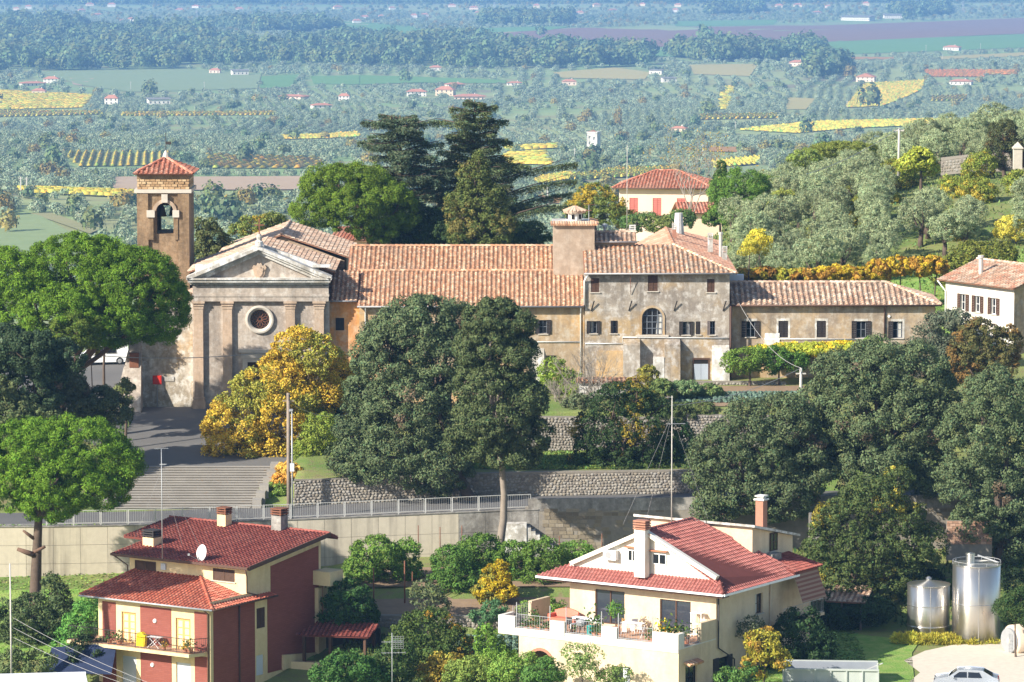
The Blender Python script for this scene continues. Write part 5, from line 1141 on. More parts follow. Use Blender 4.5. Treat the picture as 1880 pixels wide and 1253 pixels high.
    for a in (-.4,.4):
        for b_ in (-.2,.2): MB().box(a-.02,a+.02,b_-.02,b_+.02,0,1.7).build('upright', M['white_metal'], sh)
    for z in (.2,.9,1.65): MB().box(-.45,.45,-.25,.25,z,z+.03).build('shelf_board', M['white_metal'], sh)
    for i, (x,y,r,yl,lab) in enumerate(((-12.4,-4.5,.2,0,'first flower trough plant behind the end railing panel of the terrace'),(-11.9,-4.5,.2,0,'second flower trough plant behind the end railing panel'),(-11.3,-4.5,.22,0,'third flower trough plant behind the end railing panel'),(-10.7,-4.5,.2,0,'fourth flower trough plant behind the end railing panel'),
            (-13.4,-1.9,.22,0,'pot with pink flowers by the terrace side wall'),(-8.8,-4.2,.16,0,'small pot left of the barbecue'),(-6.9,-4.4,.22,0,'terracotta pot right of the teal bin'),(-6.4,-4.4,.24,0,'larger leafy pot against the middle parapet'),(-2.5,-4.3,.26,0,'terracotta pot by the last railing panel'),(-1.9,-3.8,.34,1,'bushy pot with yellow blooms near the terrace corner'),(-1.3,-3.5,.36,0,'dense green pot at the terrace corner'),(-.6,-3.0,.3,0,'spiky green pot beside the side railing'),(-7.7,-3.3,.35,0,'leafy shrub in a pot in the middle of the terrace'))):
        pot(f(x,y), r, lab, g, yl, 90, 30+i)
    lemon = thing('potted_lemon_tree', 'small round lemon tree in a pot beside the first sliding door', 'potted tree', f(-6.5,-2.4), 0)
    MB().lathe([(.2,0),(.3,.45),(.33,.5),(.28,.5)], (0,0,0), 12).build('pot', M['pot'], lemon); MB().tube([(0,0,.4),(.03,0,1.2)], .04, 6).build('trunk', M['bark'], lemon)
    rng = np.random.default_rng(5); n = 420; dv = rng.normal(size=(n,3)); dv /= np.linalg.norm(dv,axis=1,keepdims=True); pos = dv*(.35+.35*rng.random((n,1)))+np.array([0,0,1.65])
    V,F,c = leaf_quads(rng, pos, dv+.4*rng.normal(size=(n,3)), .16, .09, tint(rng,n,(.10,.20,.03))); link('crown', np_mesh('crown',V,F,M['leaf'],c), lemon)
terrace_things()
# ------------------------------------------------------------------ white house (right edge), pink house behind
def white_house():
    C = at(1862, 533, 358); th = R(58); B = -5.5
    h = lthing('white_house', 'plain white house with three brown-shuttered windows and a thin chimney', 'house', C, B, -th)
    ws = [(-7.3,-6.5,-2.3,-.9),(-5.3,-4.5,-2.3,-.9),(-3.1,-2.3,-2.3,-.9)]
    m = MB(); hole_wall(m, -9.4, 0, B, .25, ws, 0, .2); m.box(-9.4,0,.25,7.6,B,.25); m.build('wall', M['white_plaster'], h)
    MB().box(.001,.02,0.0,7.6,B,.24).prism([(.001,0,.24),(.001,7.6,.24),(.001,3.8,1.6)],(.02,0,0)).prism([(-9.39,0,.24),(-9.39,7.6,.24),(-9.39,3.8,1.6)],(.02,0,0)).build('wall', M['range_wall'], h)
    for w in ws: window(h, *w, 0, sh='open', shm='brown_wood', frame='white_frame')
    tile_roof(h, [(-9.9,-.6,.2),(.6,-.6,.2),(.6,3.8,1.75),(-9.9,3.8,1.75)], FLAT+OLD2, pitch=.38, seed=81, ridge=((3,2),))
    tile_roof(h, [(.6,8.2,.2),(-9.9,8.2,.2),(-9.9,3.8,1.75),(.6,3.8,1.75)], FLAT, pitch=.5, course=.6, seed=82)
    MB().lathe([(.2,0),(.2,1.5),(.27,1.5),(.27,1.75)], (-6.2,1.3,.7), 10).build('flue_pipe', M['conc_pole'], h)
    pipe(h, [(-9.8,-.6,.1),(-9.3,-.1,-.8),(-9.3,-.1,-4)], .06, 'white_frame')
white_house()
def pink_house():
    C = at(1300, 349, 488); th = R(8); B = -6.0
    h = lthing('pink_house', 'pale pink house with faded red shutters and hipped red roof behind the convent', 'house', C, B, -th)
    ws = [(-9.1,-8.1,-3.1,-1.0),(-6.4,-5.4,-3.1,-1.0),(-3.6,-2.6,-3.1,-1.0)]
    m = MB(); hole_wall(m, -10.3, 0, B, .2, ws, 0, .2); m.box(-10.3,0,.25,9,B,.2); m.build('wall', M['pink_plaster'], h)
    for a,b,c,d in ws: window(h, a,b,c,d, 0, sh='closed', shm='red_shutter', sill=False)
    e = .2; tile_roof(h, [(-11,-.7,e),(.7,-.7,e),(-3.8,4.5,1.9),(-6.6,4.5,1.9)], LFR, pitch=.38, seed=85, ridge=((0,3),(1,2),(3,2)))
    tile_roof(h, [(.7,-.7,e),(.7,9.7,e),(-3.8,4.5,1.9)], LFR, pitch=.38, seed=86); tile_roof(h, [(-11,9.7,e),(-11,-.7,e),(-6.6,4.5,1.9)], LFR, pitch=.38, seed=87)
    tile_roof(h, [(.7,9.7,e),(-11,9.7,e),(-6.6,4.5,1.9),(-3.8,4.5,1.9)], LFR, pitch=.5, course=.6, seed=88)
    gutter(h, (-11,-.75,e-.05), (.7,-.75,e-.05), 'copper')
pink_house()
for i, (px, py, w, Y, lab) in enumerate(((668,441,6,402,'little house with pink roof glimpsed under the umbrella pine behind the convent'),(705,440,7,404,'low house with pale wall glimpsed behind the pine trunk'),(1288,391,4.5,470,'low peach-walled annex half hidden by foliage beside the pink house'))):
    C = at(px, py, Y); h = lthing('small_house', lab, 'house', C, -3.6, R(-15+10*i)); MB().box(-w/2,w/2,0,5,-3.6,.1).build('wall', M['pink_plaster'], h)
    tile_roof(h, [(-w/2-.4,-.5,0),(w/2+.4,-.5,0),(w/2+.4,2.5,1),(-w/2-.4,2.5,1)], LFR, seed=90+i); tile_roof(h, [(w/2+.4,5.5,0),(-w/2-.4,5.5,0),(-w/2-.4,2.5,1),(w/2+.4,2.5,1)], LFR, seed=95+i)
    MB().prism([(-w/2,0.02,.1),(w/2,.02,.1),(w/2,2.5,.95),(-w/2,2.5,.95)], (0,0,-.05)).build('ceiling', M['pink_plaster'], h)
# ------------------------------------------------------------------ trees and shrubs
def ell_dirs(rng, n): 
    d = rng.normal(size=(n,3)); return d/np.linalg.norm(d, axis=1, keepdims=True)
def lobe_clumps(rng, lobes, spacing, inner=.15, under=.35):
    """clump centres spread over the skins of the lobes (and a few inside)"""
    C, N = [], []
    for i, (c, r) in enumerate(lobes):
        c = np.asarray(c); r = np.asarray(r); area = 4*math.pi*((r[0]*r[1])**1.6/3+(r[0]*r[2])**1.6/3+(r[1]*r[2])**1.6/3)**(1/1.6)
        n = max(6, int(area/(spacing**2))); d = ell_dirs(rng, n); d = d[(d[:,2] > -.35) | (rng.random(n) < under)]
        p = c+d*r*(.80+.22*rng.random((len(d),1)))
        k = int(len(d)*inner); p = np.concatenate([p, c+ell_dirs(rng,k)*r*rng.uniform(.3,.75,(k,1))]); d = np.concatenate([d, ell_dirs(rng,k)])
        keep = np.ones(len(p), bool)
        for j, (c2, r2) in enumerate(lobes):
            if j != i: keep &= np.sum(((p-np.asarray(c2))/np.asarray(r2))**2, 1) > .55
        C.append(p[keep]); N.append((d/r*np.mean(r))[keep])
    return np.concatenate(C), np.concatenate(N)
def crown_mesh(name, seed, lobes, clump=.7, per=46, leaf=(.26,.15), col=(.06,.10,.03), col2=None, mixf=.0, style='leaf', mat='leaf', spacing=None, var=.22, under=.35, fill=1.0, hue=.10, gain=1.0, nz=.30):
    rng = np.random.default_rng(seed); C, N = lobe_clumps(rng, lobes, spacing or clump*1.05, under=under)
    N = N/np.linalg.norm(N, axis=1, keepdims=True); m = len(C); per = int(per*fill)
    cr = clump*rng.uniform(.6,1.25,(m,1)); d = ell_dirs(rng, m*per).reshape(m, per, 3)+N[:,None,:]*.75
    d /= np.linalg.norm(d, axis=2, keepdims=True)
    rad = cr[:,None,:]*(.35+.65*rng.random((m,per,1))**.6)
    flat = np.array([1,1,.8]); pos = C[:,None,:]+d*rad*flat
    base = np.tile(np.asarray(col,float)*gain, (m,1))
    if col2 is not None:
        # second colour in patches that follow branches
        ph = rng.uniform(0,6.28,3); q = np.sin(C[:,0]*1.1+ph[0])+np.sin(C[:,1]*1.3+ph[1])+np.sin(C[:,2]*1.2+ph[2])+rng.normal(0,.8,m); k = q > np.quantile(q, 1-mixf)
        base[k] = np.asarray(col2)*gain
    cm = rng.normal(1,.13,(m,1)).clip(.7,1.4); base = base*cm
    P = pos.reshape(-1,3); D = d.reshape(-1,3); B = np.repeat(base, per, 0); n = len(P)
    cols = tint(rng, n, (1,1,1), var, hue)*B
    if style == 'needle':
        # tufts of blades pointing outwards
        L = leaf[0]*rng.uniform(.7,1.2,n)[:,None]; dirv = D+.35*rng.normal(size=(n,3))+np.array([0,0,.35]); dirv /= np.linalg.norm(dirv,axis=1,keepdims=True)
        s = np.cross(dirv, rng.normal(size=(n,3))); s /= np.linalg.norm(s,axis=1,keepdims=True); s *= leaf[1]*.5
        V = np.stack([P-s*.35, P+dirv*L*.55-s, P+dirv*L, P+dirv*L*.55+s], 1).reshape(-1,3); F = np.arange(4*n).reshape(n,4)
    else:
        V, F, cols = leaf_quads(rng, P, D+nz*rng.normal(size=(n,3)), leaf[0]*rng.uniform(.55,1.5,n), leaf[1]*rng.uniform(.55,1.5,n), cols)
    return np_mesh(name, V, F, M[mat], cols.clip(0,1))
def limb(rng, a, b, bow=.12, n=5):
    a, b = np.asarray(a,float), np.asarray(b,float); L = np.linalg.norm(b-a); off = rng.normal(0,bow*L,3); off[2] = abs(off[2])*.6
    return [tuple(a+(b-a)*t+off*math.sin(math.pi*t)*.6) for t in np.linspace(0,1,n)]
def tree(name, label, cat, Y, lobes_px, base_px=None, seed=1, trunk_r=.3, bark='bark', group=None, limbs=True, depth=1.0, zb=None, trunk_top=None, sink=.3, **kw):
    """lobes in photograph pixels at distance Y: (px, py, rx, ry[, dy metres, ry depth factor])"""
    rng = np.random.default_rng(seed+900); lob = []
    k = ppm(Y, np.mean([l[1] for l in lobes_px]))
    cx = np.mean([l[0] for l in lobes_px]); by = base_px if base_px is not None else cx
    B = at(by, 700, Y); z0 = zb if zb is not None else Hat(B.x, Y); loc = Vector((B.x, Y, z0))
    for l in lobes_px:
        dy = l[4] if len(l) > 4 else rng.uniform(-.35,.35)*l[2]/k
        c = at(l[0], l[1], Y+dy); lob.append((np.array(c-loc), np.array([l[2]/k, l[2]/k*depth*rng.uniform(.8,1.1), l[3]/k])))
    t = thing(name, label, cat, loc, 0, group)
    m = MB(); top = np.mean([l[0] for l in lob], 0); hi = trunk_top if trunk_top is not None else max(.4, min(l[0][2]-l[1][2]*.4 for l in lob))
    mid = np.array([top[0]*.35+rng.normal(0,.1), top[1]*.3, hi])
    pts = limb(rng, (0,0,-sink), mid, .05, 6); rr = [trunk_r*(1.25 if i == 0 else 1-.45*i/5) for i in range(6)]
    m.tube(pts, rr, 8)
    if limbs:
        for c, r in lob: m.tube(limb(rng, mid, c+np.array([0,0,r[2]*.2]), .12, 5), [trunk_r*.5,trunk_r*.42,trunk_r*.33,trunk_r*.22,.03], 6)
        for c, r in lob:
            for q in range(4):
                e = c+ell_dirs(rng,1)[0]*r*.8; m.tube(limb(rng, c*.8+mid*.2, e, .1, 4), [trunk_r*.2,trunk_r*.15,trunk_r*.1,.015], 5)
    m.build('trunk', M[bark], t, True)
    link('crown', crown_mesh('crown', seed, lob, **kw), t)
    return t
PINE = dict(clump=.62, per=170, leaf=(.20,.065), col=(.165,.30,.030), nz=.5, mat='needle', var=.26, under=.6, spacing=.68)
HOLM = dict(clump=.74, per=140, leaf=(.185,.115), col=(.130,.168,.076), col2=(.18,.13,.085), mixf=.015, var=.30, nz=.45, spacing=.80, under=.55)
CIT = dict(gain=1.9, nz=.5, clump=.46, per=60, leaf=(.17,.09), col=(.088,.135,.022), var=.25, spacing=.48, under=.5)
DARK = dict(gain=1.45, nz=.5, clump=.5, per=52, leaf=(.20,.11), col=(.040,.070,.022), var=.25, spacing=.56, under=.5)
YEL = dict(gain=1.1, clump=.55, per=66, leaf=(.19,.13), col=(.56,.385,.05), col2=(.36,.34,.06), mixf=.4, var=.28, nz=.8, spacing=.66, under=.5)
# --- umbrella pines, left
tree('umbrella_pine', 'great umbrella pine with a broad domed crown overlapping the church front', 'pine', 337,
     [(60,560,95,75,0),(150,505,110,72,.5),(240,520,85,62,-.3),(285,580,58,48,.5),(20,520,70,62,-.5),(110,580,90,55,-2),(200,585,80,48,-1.5),(-45,560,75,70,0),(300,555,45,50,0)], 98, 11, .45, 'pine_bark', zb=Hat(-36,337), trunk_top=5.0, **PINE)
tree('young_pine', 'small pale green pine with a rounded crown below the great pine', 'pine', 332,
     [(135,610,44,34,0),(105,615,22,22,0),(165,597,20,20,0)], 140, 12, .16, 'pine_bark', **{**PINE, 'col':(.13,.18,.03), 'clump':.5, 'spacing':.66})
nearpine = tree('umbrella_pine', 'umbrella pine with flat dome and bare stubbed trunk before the concrete wall', 'pine', 303,
     [(55,835,95,62,0),(140,830,90,60,.3),(200,850,55,52,0),(20,880,60,55,-.5),(110,885,90,48,-1),(-30,860,60,60,0),(190,895,50,38,0),(90,920,60,32,-1)], 58, 13, .5, 'bark', trunk_top=7.6, **PINE)
for a, b, r in (((0,0,4.9),(-1.15,-.2,5.35),.22),((.05,0,5.1),(.85,-.1,5.5),.16),((0,0,6.1),(-.7,-.3,6.7),.14)):
    MB().tube([a, tuple((p+q)/2 for p, q in zip(a, b)), b], [r, r*.85, r*.6], 7).build('branch_stub', M['pine_bark'], nearpine, True)
tree('umbrella_pine', 'umbrella pine outside the picture edge whose shadow lies over the red-brown house', 'pine', 284.5, [(-140,830,95,55,0),(-70,845,60,45,0),(-200,850,70,50,0)], -130, 15, .4, 'pine_bark', trunk_top=14, **PINE)
# --- behind the convent
tree('umbrella_pine', 'bright green umbrella pine behind the long convent roof', 'pine', 386,
     [(610,345,55,38,0),(660,335,55,32,.5),(580,385,42,32,-.5),(705,375,52,42,0),(650,385,55,42,-1.5),(735,390,30,30,0),(690,420,40,25,-1)], 690, 14, .4, 'pine_bark', **{**PINE,'col':(.165,.255,.03)})
def cedar(label, px, py_top, py_base, Y, w, seed, lean=0, layers=15, col=(.095,.13,.072), long_right=False, flat=False):
    rng = np.random.default_rng(seed); k = ppm(Y, 320); B = at(px, py_base, Y); z0 = B.z-4; T = at(px+lean, py_top, Y); loc = Vector((B.x, Y, z0)); H = T.z-z0
    t = thing('cedar', label, 'cedar', loc); m = MB(); m.tube([(0,0,-.5),(lean/k*.3,0,H*.4),(lean/k*.7,0,H*.75),(lean/k,0,H)], [.6,.45,.22,.05], 8)
    P, D, C = [], [], []
    for i in range(layers):
        f = (i+.5)/layers; z = H*(.16+.84*f); nb = 6; W = w/k*((1-f)**.55 if not flat else (1-f**5)**.5*(.72+.28*f))*(.8+.35*rng.random())+.5; a0 = rng.uniform(0,6.28)
        for j in range(nb):
            an = a0+2*math.pi*j/nb+rng.normal(0,.25); L = W*rng.uniform(.55,1.1); up = rng.uniform(.05,.32)
            if long_right and j == 0 and i in (3,4,6,8): an = rng.normal(0,.15); L = w/k*1.3; up = .38
            d = np.array([math.cos(an), math.sin(an), 0]); o = np.array([lean/k*f, 0, z]); n = int(230*L)
            s = rng.random(n)**.6; pt = o+d*(L*s)[:,None]+np.array([0,0,1])*(up*L*s-.12*L*s*s*s)[:,None]
            perp = np.array([-d[1],d[0],0]); sp = (.22+.26*np.sin(math.pi*np.clip(s,0,1)**.8))*min(L,3.2)*.62
            lat = rng.uniform(-1,1,n); pt = pt+perp*(lat*sp)[:,None]; pt[:,2] += rng.normal(0,.07,n)-.16*np.abs(lat)*sp-rng.random(n)**3*.5
            P.append(pt); D.append(np.tile([0,0,1.0],(n,1))+.5*rng.normal(size=(n,3))); C.append(np.full(n, rng.normal(1,.14)))
            m.tube([tuple(o),tuple(o+d*L*.5+np.array([0,0,up*L*.5])),tuple(o+d*L*.95+np.array([0,0,up*L*.85]))], [.10,.06,.015], 5)
    P = np.concatenate(P); D = np.concatenate(D); C = np.concatenate(C)
    cols = tint(rng, len(P), col, .25)*C[:,None]
    V, F, cols = leaf_quads(rng, P, D, .30*rng.uniform(.7,1.3,len(P)), .085*rng.uniform(.7,1.3,len(P)), cols)
    m.build('trunk', M['bark'], t, True); link('crown', np_mesh('crown', V, F, M['needle'], cols.clip(0,1)), t); return t
cedar('dark flat-topped cedar with tiered boughs behind the convent roof', 735, 212, 452, 392, 112, 21, 0, 18, (.115,.15,.085), flat=True)
cedar('taller ragged cedar with long sweeping boughs beside the flat-topped cedar', 862, 184, 452, 396, 150, 22, 10, 20, (.125,.155,.07), True)
tree('leafy_tree', 'slender yellow-green tree in front of the cedars behind the convent roof', 'tree', 383, [(870,330,28,34),(885,375,45,38),(850,385,35,38),(905,415,42,35),(865,430,45,30),(878,300,14,18)], 880, 23, .25, **{**DARK,'col':(.095,.115,.03),'col2':(.16,.14,.04),'mixf':.3,'clump':.45})
tree('dark_tree', 'dark rounded evergreen filling the gap under the cedars', 'tree', 388, [(790,420,45,35),(830,430,40,28),(760,440,40,22),(930,440,45,20),(975,430,35,22)], 800, 24, .25, **DARK)
tree('poplar', 'pale green tree behind the bell tower', 'tree', 372, [(385,440,22,34),(378,470,30,30),(405,460,25,28),(370,415,12,16)], 385, 25, .2, **{**DARK,'col':(.12,.14,.05),'leaf':(.22,.13)})
tree('leafy_tree', 'yellow-green tree behind the church roof ridge', 'tree', 395, [(470,418,32,20),(500,412,25,18),(445,425,22,16)], 470, 26, .2, **{**DARK,'col':(.13,.15,.035),'col2':(.26,.19,.03),'mixf':.25})
tree('leafy_tree', 'autumn tree turning yellow left of the pink house', 'tree', 440, [(1090,365,34,26),(1065,385,28,22),(1115,385,34,24),(1135,400,30,16)], 1090, 27, .2, **{**DARK,'col':(.12,.14,.03),'col2':(.30,.21,.03),'mixf':.4})
tree('hedge_shrub', 'green shrub hedge in front of the pink house', 'shrub', 425, [(1180,408,35,14),(1215,410,34,14),(1250,405,24,18),(1160,412,20,12)], 1200, 28, .12, **{**DARK,'col':(.075,.12,.035),'col2':(.13,.15,.04),'mixf':.4})
tree('green_tree', 'dense mid-green rounded tree right of the pink house', 'tree', 428, [(1365,345,45,36),(1345,375,40,34),(1390,380,38,34),(1325,352,22,24),(1370,400,42,26)], 1362, 29, .25, **{**CIT,'col':(.085,.15,.025),'clump':.5,'spacing':.56})
tree('ivy_tree', 'narrow ivy-clad tree beside the pink house', 'tree', 430, [(1322,318,9,22),(1318,350,12,24),(1326,380,12,24),(1310,400,18,14)], 1320, 30, .15, **{**DARK,'col':(.085,.13,.03),'clump':.3,'spacing':.34})
# --- plaza: yellow trees, shrubs
tree('yellow_lime_tree', 'golden autumn tree with a wide low crown at the head of the steps', 'tree', 333, [(440,775,58,52,0),(470,720,40,42,.5),(510,760,55,60,0),(430,825,52,38,-.5),(495,825,52,36,0),(540,800,40,55,.5),(400,800,26,32,-.5)], 487, 31, .2, **YEL)
tree('yellow_lime_tree', 'taller golden autumn tree before the church door', 'tree', 339, [(545,640,42,36,0),(575,665,48,48,0),(525,680,42,45,-.3),(590,720,42,50,.5),(545,730,50,50,0),(625,690,22,40,1)], 560, 32, .2, **YEL)
tree('dark_shrub', 'dark shrub in the shade right of the golden trees', 'shrub', 341, [(625,745,25,35),(605,780,25,30),(640,710,14,30)], 620, 33, .1, **{**DARK,'col2':(.28,.18,.02),'mixf':.15})
tree('yellow_green_shrub', 'yellow-green bush between the golden trees and the great holm oak', 'shrub', 331, [(590,790,30,32),(570,820,28,24),(610,810,24,34),(555,850,24,22)], 585, 34, .1, **{**CIT,'col':(.13,.16,.025)})
for i,(px,py,rx,ry,Y,lab,c) in enumerate(((505,905,24,18,323.5,'low grassy shrub at the foot of the golden tree',(.14,.20,.04)),(530,870,22,22,325,'ivy and fallen leaves mound beside the stone wall',(.40,.24,.05)),(515,885,18,14,324,'orange fallen-leaf mound by the steps',(.42,.22,.04)))):
    tree('bank_shrub', lab, 'shrub', Y, [(px,py,rx,ry,0)], px, 40+i, .05, limbs=False, **{**CIT,'col':c,'clump':.3,'spacing':.34})
# --- dark shrubs on the left bank
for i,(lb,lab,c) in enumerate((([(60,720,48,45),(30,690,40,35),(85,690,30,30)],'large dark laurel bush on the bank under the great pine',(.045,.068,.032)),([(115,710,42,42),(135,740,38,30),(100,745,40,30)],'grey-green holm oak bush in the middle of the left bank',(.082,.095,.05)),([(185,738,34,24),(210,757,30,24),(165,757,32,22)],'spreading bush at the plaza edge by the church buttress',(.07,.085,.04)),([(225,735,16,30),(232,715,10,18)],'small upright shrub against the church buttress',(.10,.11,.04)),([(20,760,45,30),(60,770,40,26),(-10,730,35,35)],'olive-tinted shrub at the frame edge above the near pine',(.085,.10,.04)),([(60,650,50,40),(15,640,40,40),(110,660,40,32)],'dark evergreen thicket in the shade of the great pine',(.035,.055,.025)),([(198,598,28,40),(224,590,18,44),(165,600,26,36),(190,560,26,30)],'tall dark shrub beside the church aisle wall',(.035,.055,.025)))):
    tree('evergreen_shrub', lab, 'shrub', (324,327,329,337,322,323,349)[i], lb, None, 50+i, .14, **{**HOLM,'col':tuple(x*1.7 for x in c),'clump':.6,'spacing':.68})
for i,(px,py,r) in enumerate(((72,655,16),(170,650,10),(40,620,12))):
    tree('orange_shrub', ('orange autumn shrub glowing under the great pine trunk','yellow sapling between the young pine and the church','amber bush behind the great pine at the frame edge')[i], 'shrub', 340, [(px,py,r,r*1.2)], px, 60+i, .06, **{**YEL,'col':(.48,.20,.02) if i == 0 else (.45,.33,.03),'clump':.3})
# --- holm oaks
tree('holm_oak', 'great grey-green holm oak rising before the convent wing', 'oak', 322, [(760,610,70,60,0),(720,660,68,62,-.5),(800,665,70,65,0),(690,720,50,60,0),(750,750,80,75,-1),(830,760,60,75,0),(665,800,50,62,0),(730,830,75,65,-1),(800,850,65,55,-.5),(640,850,32,38,0),(780,580,45,32,0),(690,620,28,28,0),(845,640,42,60,1.0),(850,720,45,70,1.0),(835,595,34,36,1.0)], 868, 71, .5, trunk_top=3.2, **HOLM)
tree('cypress', 'tall dark conifer with layered foliage and straight grey trunk against the holm oak', 'conifer', 311, [(905,585,52,30,0),(940,600,38,30,0),(890,640,55,45,0),(940,660,45,45,0),(900,710,68,45,0),(950,735,48,42,0),(910,770,75,42,0),(960,800,50,38,0),(880,810,60,35,0),(935,840,50,22,0)], 907, 72, .34, 'bark_pale', trunk_top=9.5, **{**HOLM,'col':(.115,.148,.058),'clump':.6,'spacing':.7})
tree('holm_oak', 'holm oak with a spreading pale crown behind the cream house', 'oak', 315, [(1370,790,55,50,0),(1330,840,58,55,-.5),(1400,850,62,62,0),(1440,780,55,55,.5),(1350,900,60,45,-.5),(1430,910,60,45,0),(1300,870,32,45,0),(1480,860,45,60,.5),(1310,930,36,25,0)], 1405, 73, .45, **HOLM)
tree('holm_oak', 'tallest holm oak in the dark clump right of the cream house', 'oak', 317, [(1550,700,55,55,0),(1610,680,60,55,0),(1680,690,55,58,0),(1580,770,70,65,-.5),(1660,770,72,68,-.5),(1530,830,55,65,0),(1610,860,75,60,-1),(1690,850,55,65,0),(1500,760,42,50,0),(1725,740,35,55,0)], 1620, 74, .5, **HOLM)
tree('holm_oak', 'holm oak at the frame edge above the steel tanks', 'oak', 313, [(1830,740,60,60,0),(1790,810,62,65,0),(1860,830,60,70,0),(1780,890,55,55,-.5),(1840,920,65,60,-.5),(1890,760,50,60,0),(1870,990,45,40,0),(1800,960,45,35,0)], 1840, 75, .5, **HOLM)
tree('holm_oak', 'grey-leaved holm oak crown below the end of the low range', 'oak', 334, [(1725,610,34,34),(1700,640,34,26),(1760,600,28,28),(1745,650,30,26)], 1728, 76, .25, **{**HOLM,'col':(.17,.20,.125)})
tree('autumn_tree', 'rust and yellow autumn tree below the white house', 'tree', 330, [(1800,625,42,36),(1830,660,42,40),(1775,665,38,36),(1800,700,42,30),(1850,625,26,26),(1770,625,22,22)], 1805, 77, .2, **{**DARK,'col':(.11,.105,.035),'col2':(.20,.13,.04),'mixf':.4,'clump':.42})
tree('mulberry_tree', 'dark green tree flecked with yellow before the garden terrace', 'tree', 327, [(1130,745,48,36),(1100,800,52,45),(1160,790,52,48),(1085,850,42,40),(1145,850,60,48),(1190,830,38,40),(1110,895,40,25),(1170,720,28,26),(1200,750,26,26),(1090,905,34,22),(1150,905,44,22),(1192,880,30,26)], 1135, 78, .28, **{**DARK,'col2':(.24,.19,.025),'mixf':.2,'spacing':.64,'fill':.85})
tree('walnut_tree', 'broad green and yellow tree behind the shed beside the steel tanks', 'tree', 306, [(1600,920,58,45),(1550,960,55,48),(1640,960,60,50),(1520,1010,42,48),(1590,1010,65,50),(1660,1010,55,45),(1700,1000,34,34),(1560,1060,52,35),(1640,1060,50,35),(1650,880,22,22)], 1600, 79, .28, **{**DARK,'col':(.068,.092,.028),'col2':(.26,.22,.035),'mixf':.10,'spacing':.62})
tree('dark_shrub', 'dark shrub in the shade right of the yellow-flecked mulberry', 'shrub', 328.5, [(1240,815,32,38),(1262,862,28,36),(1232,880,26,24)], 1245, 801, .1, **DARK)
# --- convent garden
tree('citrus_tree', 'round clipped citrus tree before the low convent range', 'tree', 346.5, [(1365,662,34,20),(1390,655,24,16),(1345,665,20,16)], 1376, 81, .12, **CIT)
tree('citrus_tree', 'second citrus tree merging with the vine pergola', 'tree', 347, [(1425,660,30,20),(1455,662,26,18),(1410,668,24,16)], 1430, 82, .1, **{**CIT,'col':(.06,.11,.02)})
tree('vine_pergola', 'yellowing vine pergola along the low convent range', 'vine', 348.5, [(1450,642,40,9),(1500,642,40,10),(1545,640,36,10),(1400,645,26,8)], 1500, 83, .06, **{**CIT,'col':(.24,.25,.03),'col2':(.48,.36,.03),'mixf':.45,'clump':.3,'spacing':.34})
tree('laurel_bush', 'fresh green bush under the fourth window of the low range', 'shrub', 349, [(1605,640,25,18),(1580,645,18,12)], 1600, 84, .08, **{**CIT,'col':(.12,.18,.03)})
tree('garden_shrub', 'bright green shrub by the convent wing buttress', 'shrub', 344, [(1015,685,22,26),(1045,700,22,22),(1000,710,16,18)], 1020, 85, .08, **{**CIT,'col':(.15,.21,.03),'fill':.8})
for i,(px,py,rx,ry,Y,c,lab) in enumerate(((1190,700,20,28,345,(.19,.18,.035),'yellowish climber below the arched window'),(1215,720,24,22,340,(.10,.13,.04),'leafy rose bush before the garden wall'),(1255,715,30,14,341,(.085,.12,.05),'row of grey-green artichoke leaves in the convent garden'),(1300,720,26,12,342,(.11,.15,.05),'low leafy crop between the garden bushes'),(1175,735,26,26,338,(.22,.19,.03),'yellow shrub at the terrace edge'),(1245,760,34,20,337,(.065,.085,.03),'dark trellised vine over the terrace wall'),(1290,755,28,16,337.5,(.085,.105,.035),'second trellised vine beside the terrace wall'),(1060,745,26,20,339,(.085,.10,.05),'thin grey shrub on the terrace before the bare tree'))):
    tree('garden_plant', lab, 'plant', Y, [(px,py,rx,ry,0),(px+rx*.5,py+ry*.2,rx*.6,ry*.7,.3)], px, 90+i, .05, limbs=False, **{**CIT,'col':c,'clump':.3,'spacing':.38,'fill':.8})
def bare_tree(label, px, Y, py_b, py_t, w, seed, mat='twig', n0=6, name='bare_tree', leaves=None):
    rng = np.random.default_rng(seed); k = ppm(Y, py_b); B = at(px, py_b, Y); H = (py_b-py_t)/k; t = thing(name, label, 'tree', B); m = MB(); tips = []
    def grow(p, d, L, r, lv):
        q = p+d*L; mid = p+d*L*.5+rng.normal(0,.06*L,3); m.tube([tuple(p),tuple(mid),tuple(q)], [r,r*.8,r*.6], 5, cap=False)
        if lv == 0: tips.append(q); return
        for _ in range(3):
            e = d+rng.normal(0,.42,3); e[2] += .15; e /= np.linalg.norm(e); grow(q, e, L*rng.uniform(.6,.85), r*.58, lv-1)
    for i in range(n0):
        an = 2*math.pi*i/n0; d = np.array([math.cos(an)*w/k/H*.9, math.sin(an)*.4, 1.0]); d /= np.linalg.norm(d)
        grow(np.array([0,0,-.3]), d, H*.36, .075, 4)
    m.build('trunk', M[mat], t)
    if leaves:
        T = np.array(tips); P = np.repeat(T, leaves[1], 0)+rng.normal(0,.25,(len(T)*leaves[1],3)); V,F,c = leaf_quads(rng, P, rng.normal(size=P.shape)+np.array([0,-.3,.5]), .2, .12, tint(rng,len(P),leaves[0])); link('crown', np_mesh('crown',V,F,M['leaf'],c), t)
    return t
bare_tree('leafless grey shrub with many fine stems before the convent buttresses', 1085, 340, 775, 640, 52, 3)
bare_tree('smaller leafless bush left of the many-stemmed grey shrub', 1030, 341, 760, 690, 26, 4, n0=4)
bare_tree('tall thinly leaved tree with yellow haze beside the pink house', 1270, 430, 410, 250, 45, 5, n0=4, leaves=((.34,.26,.07),2))
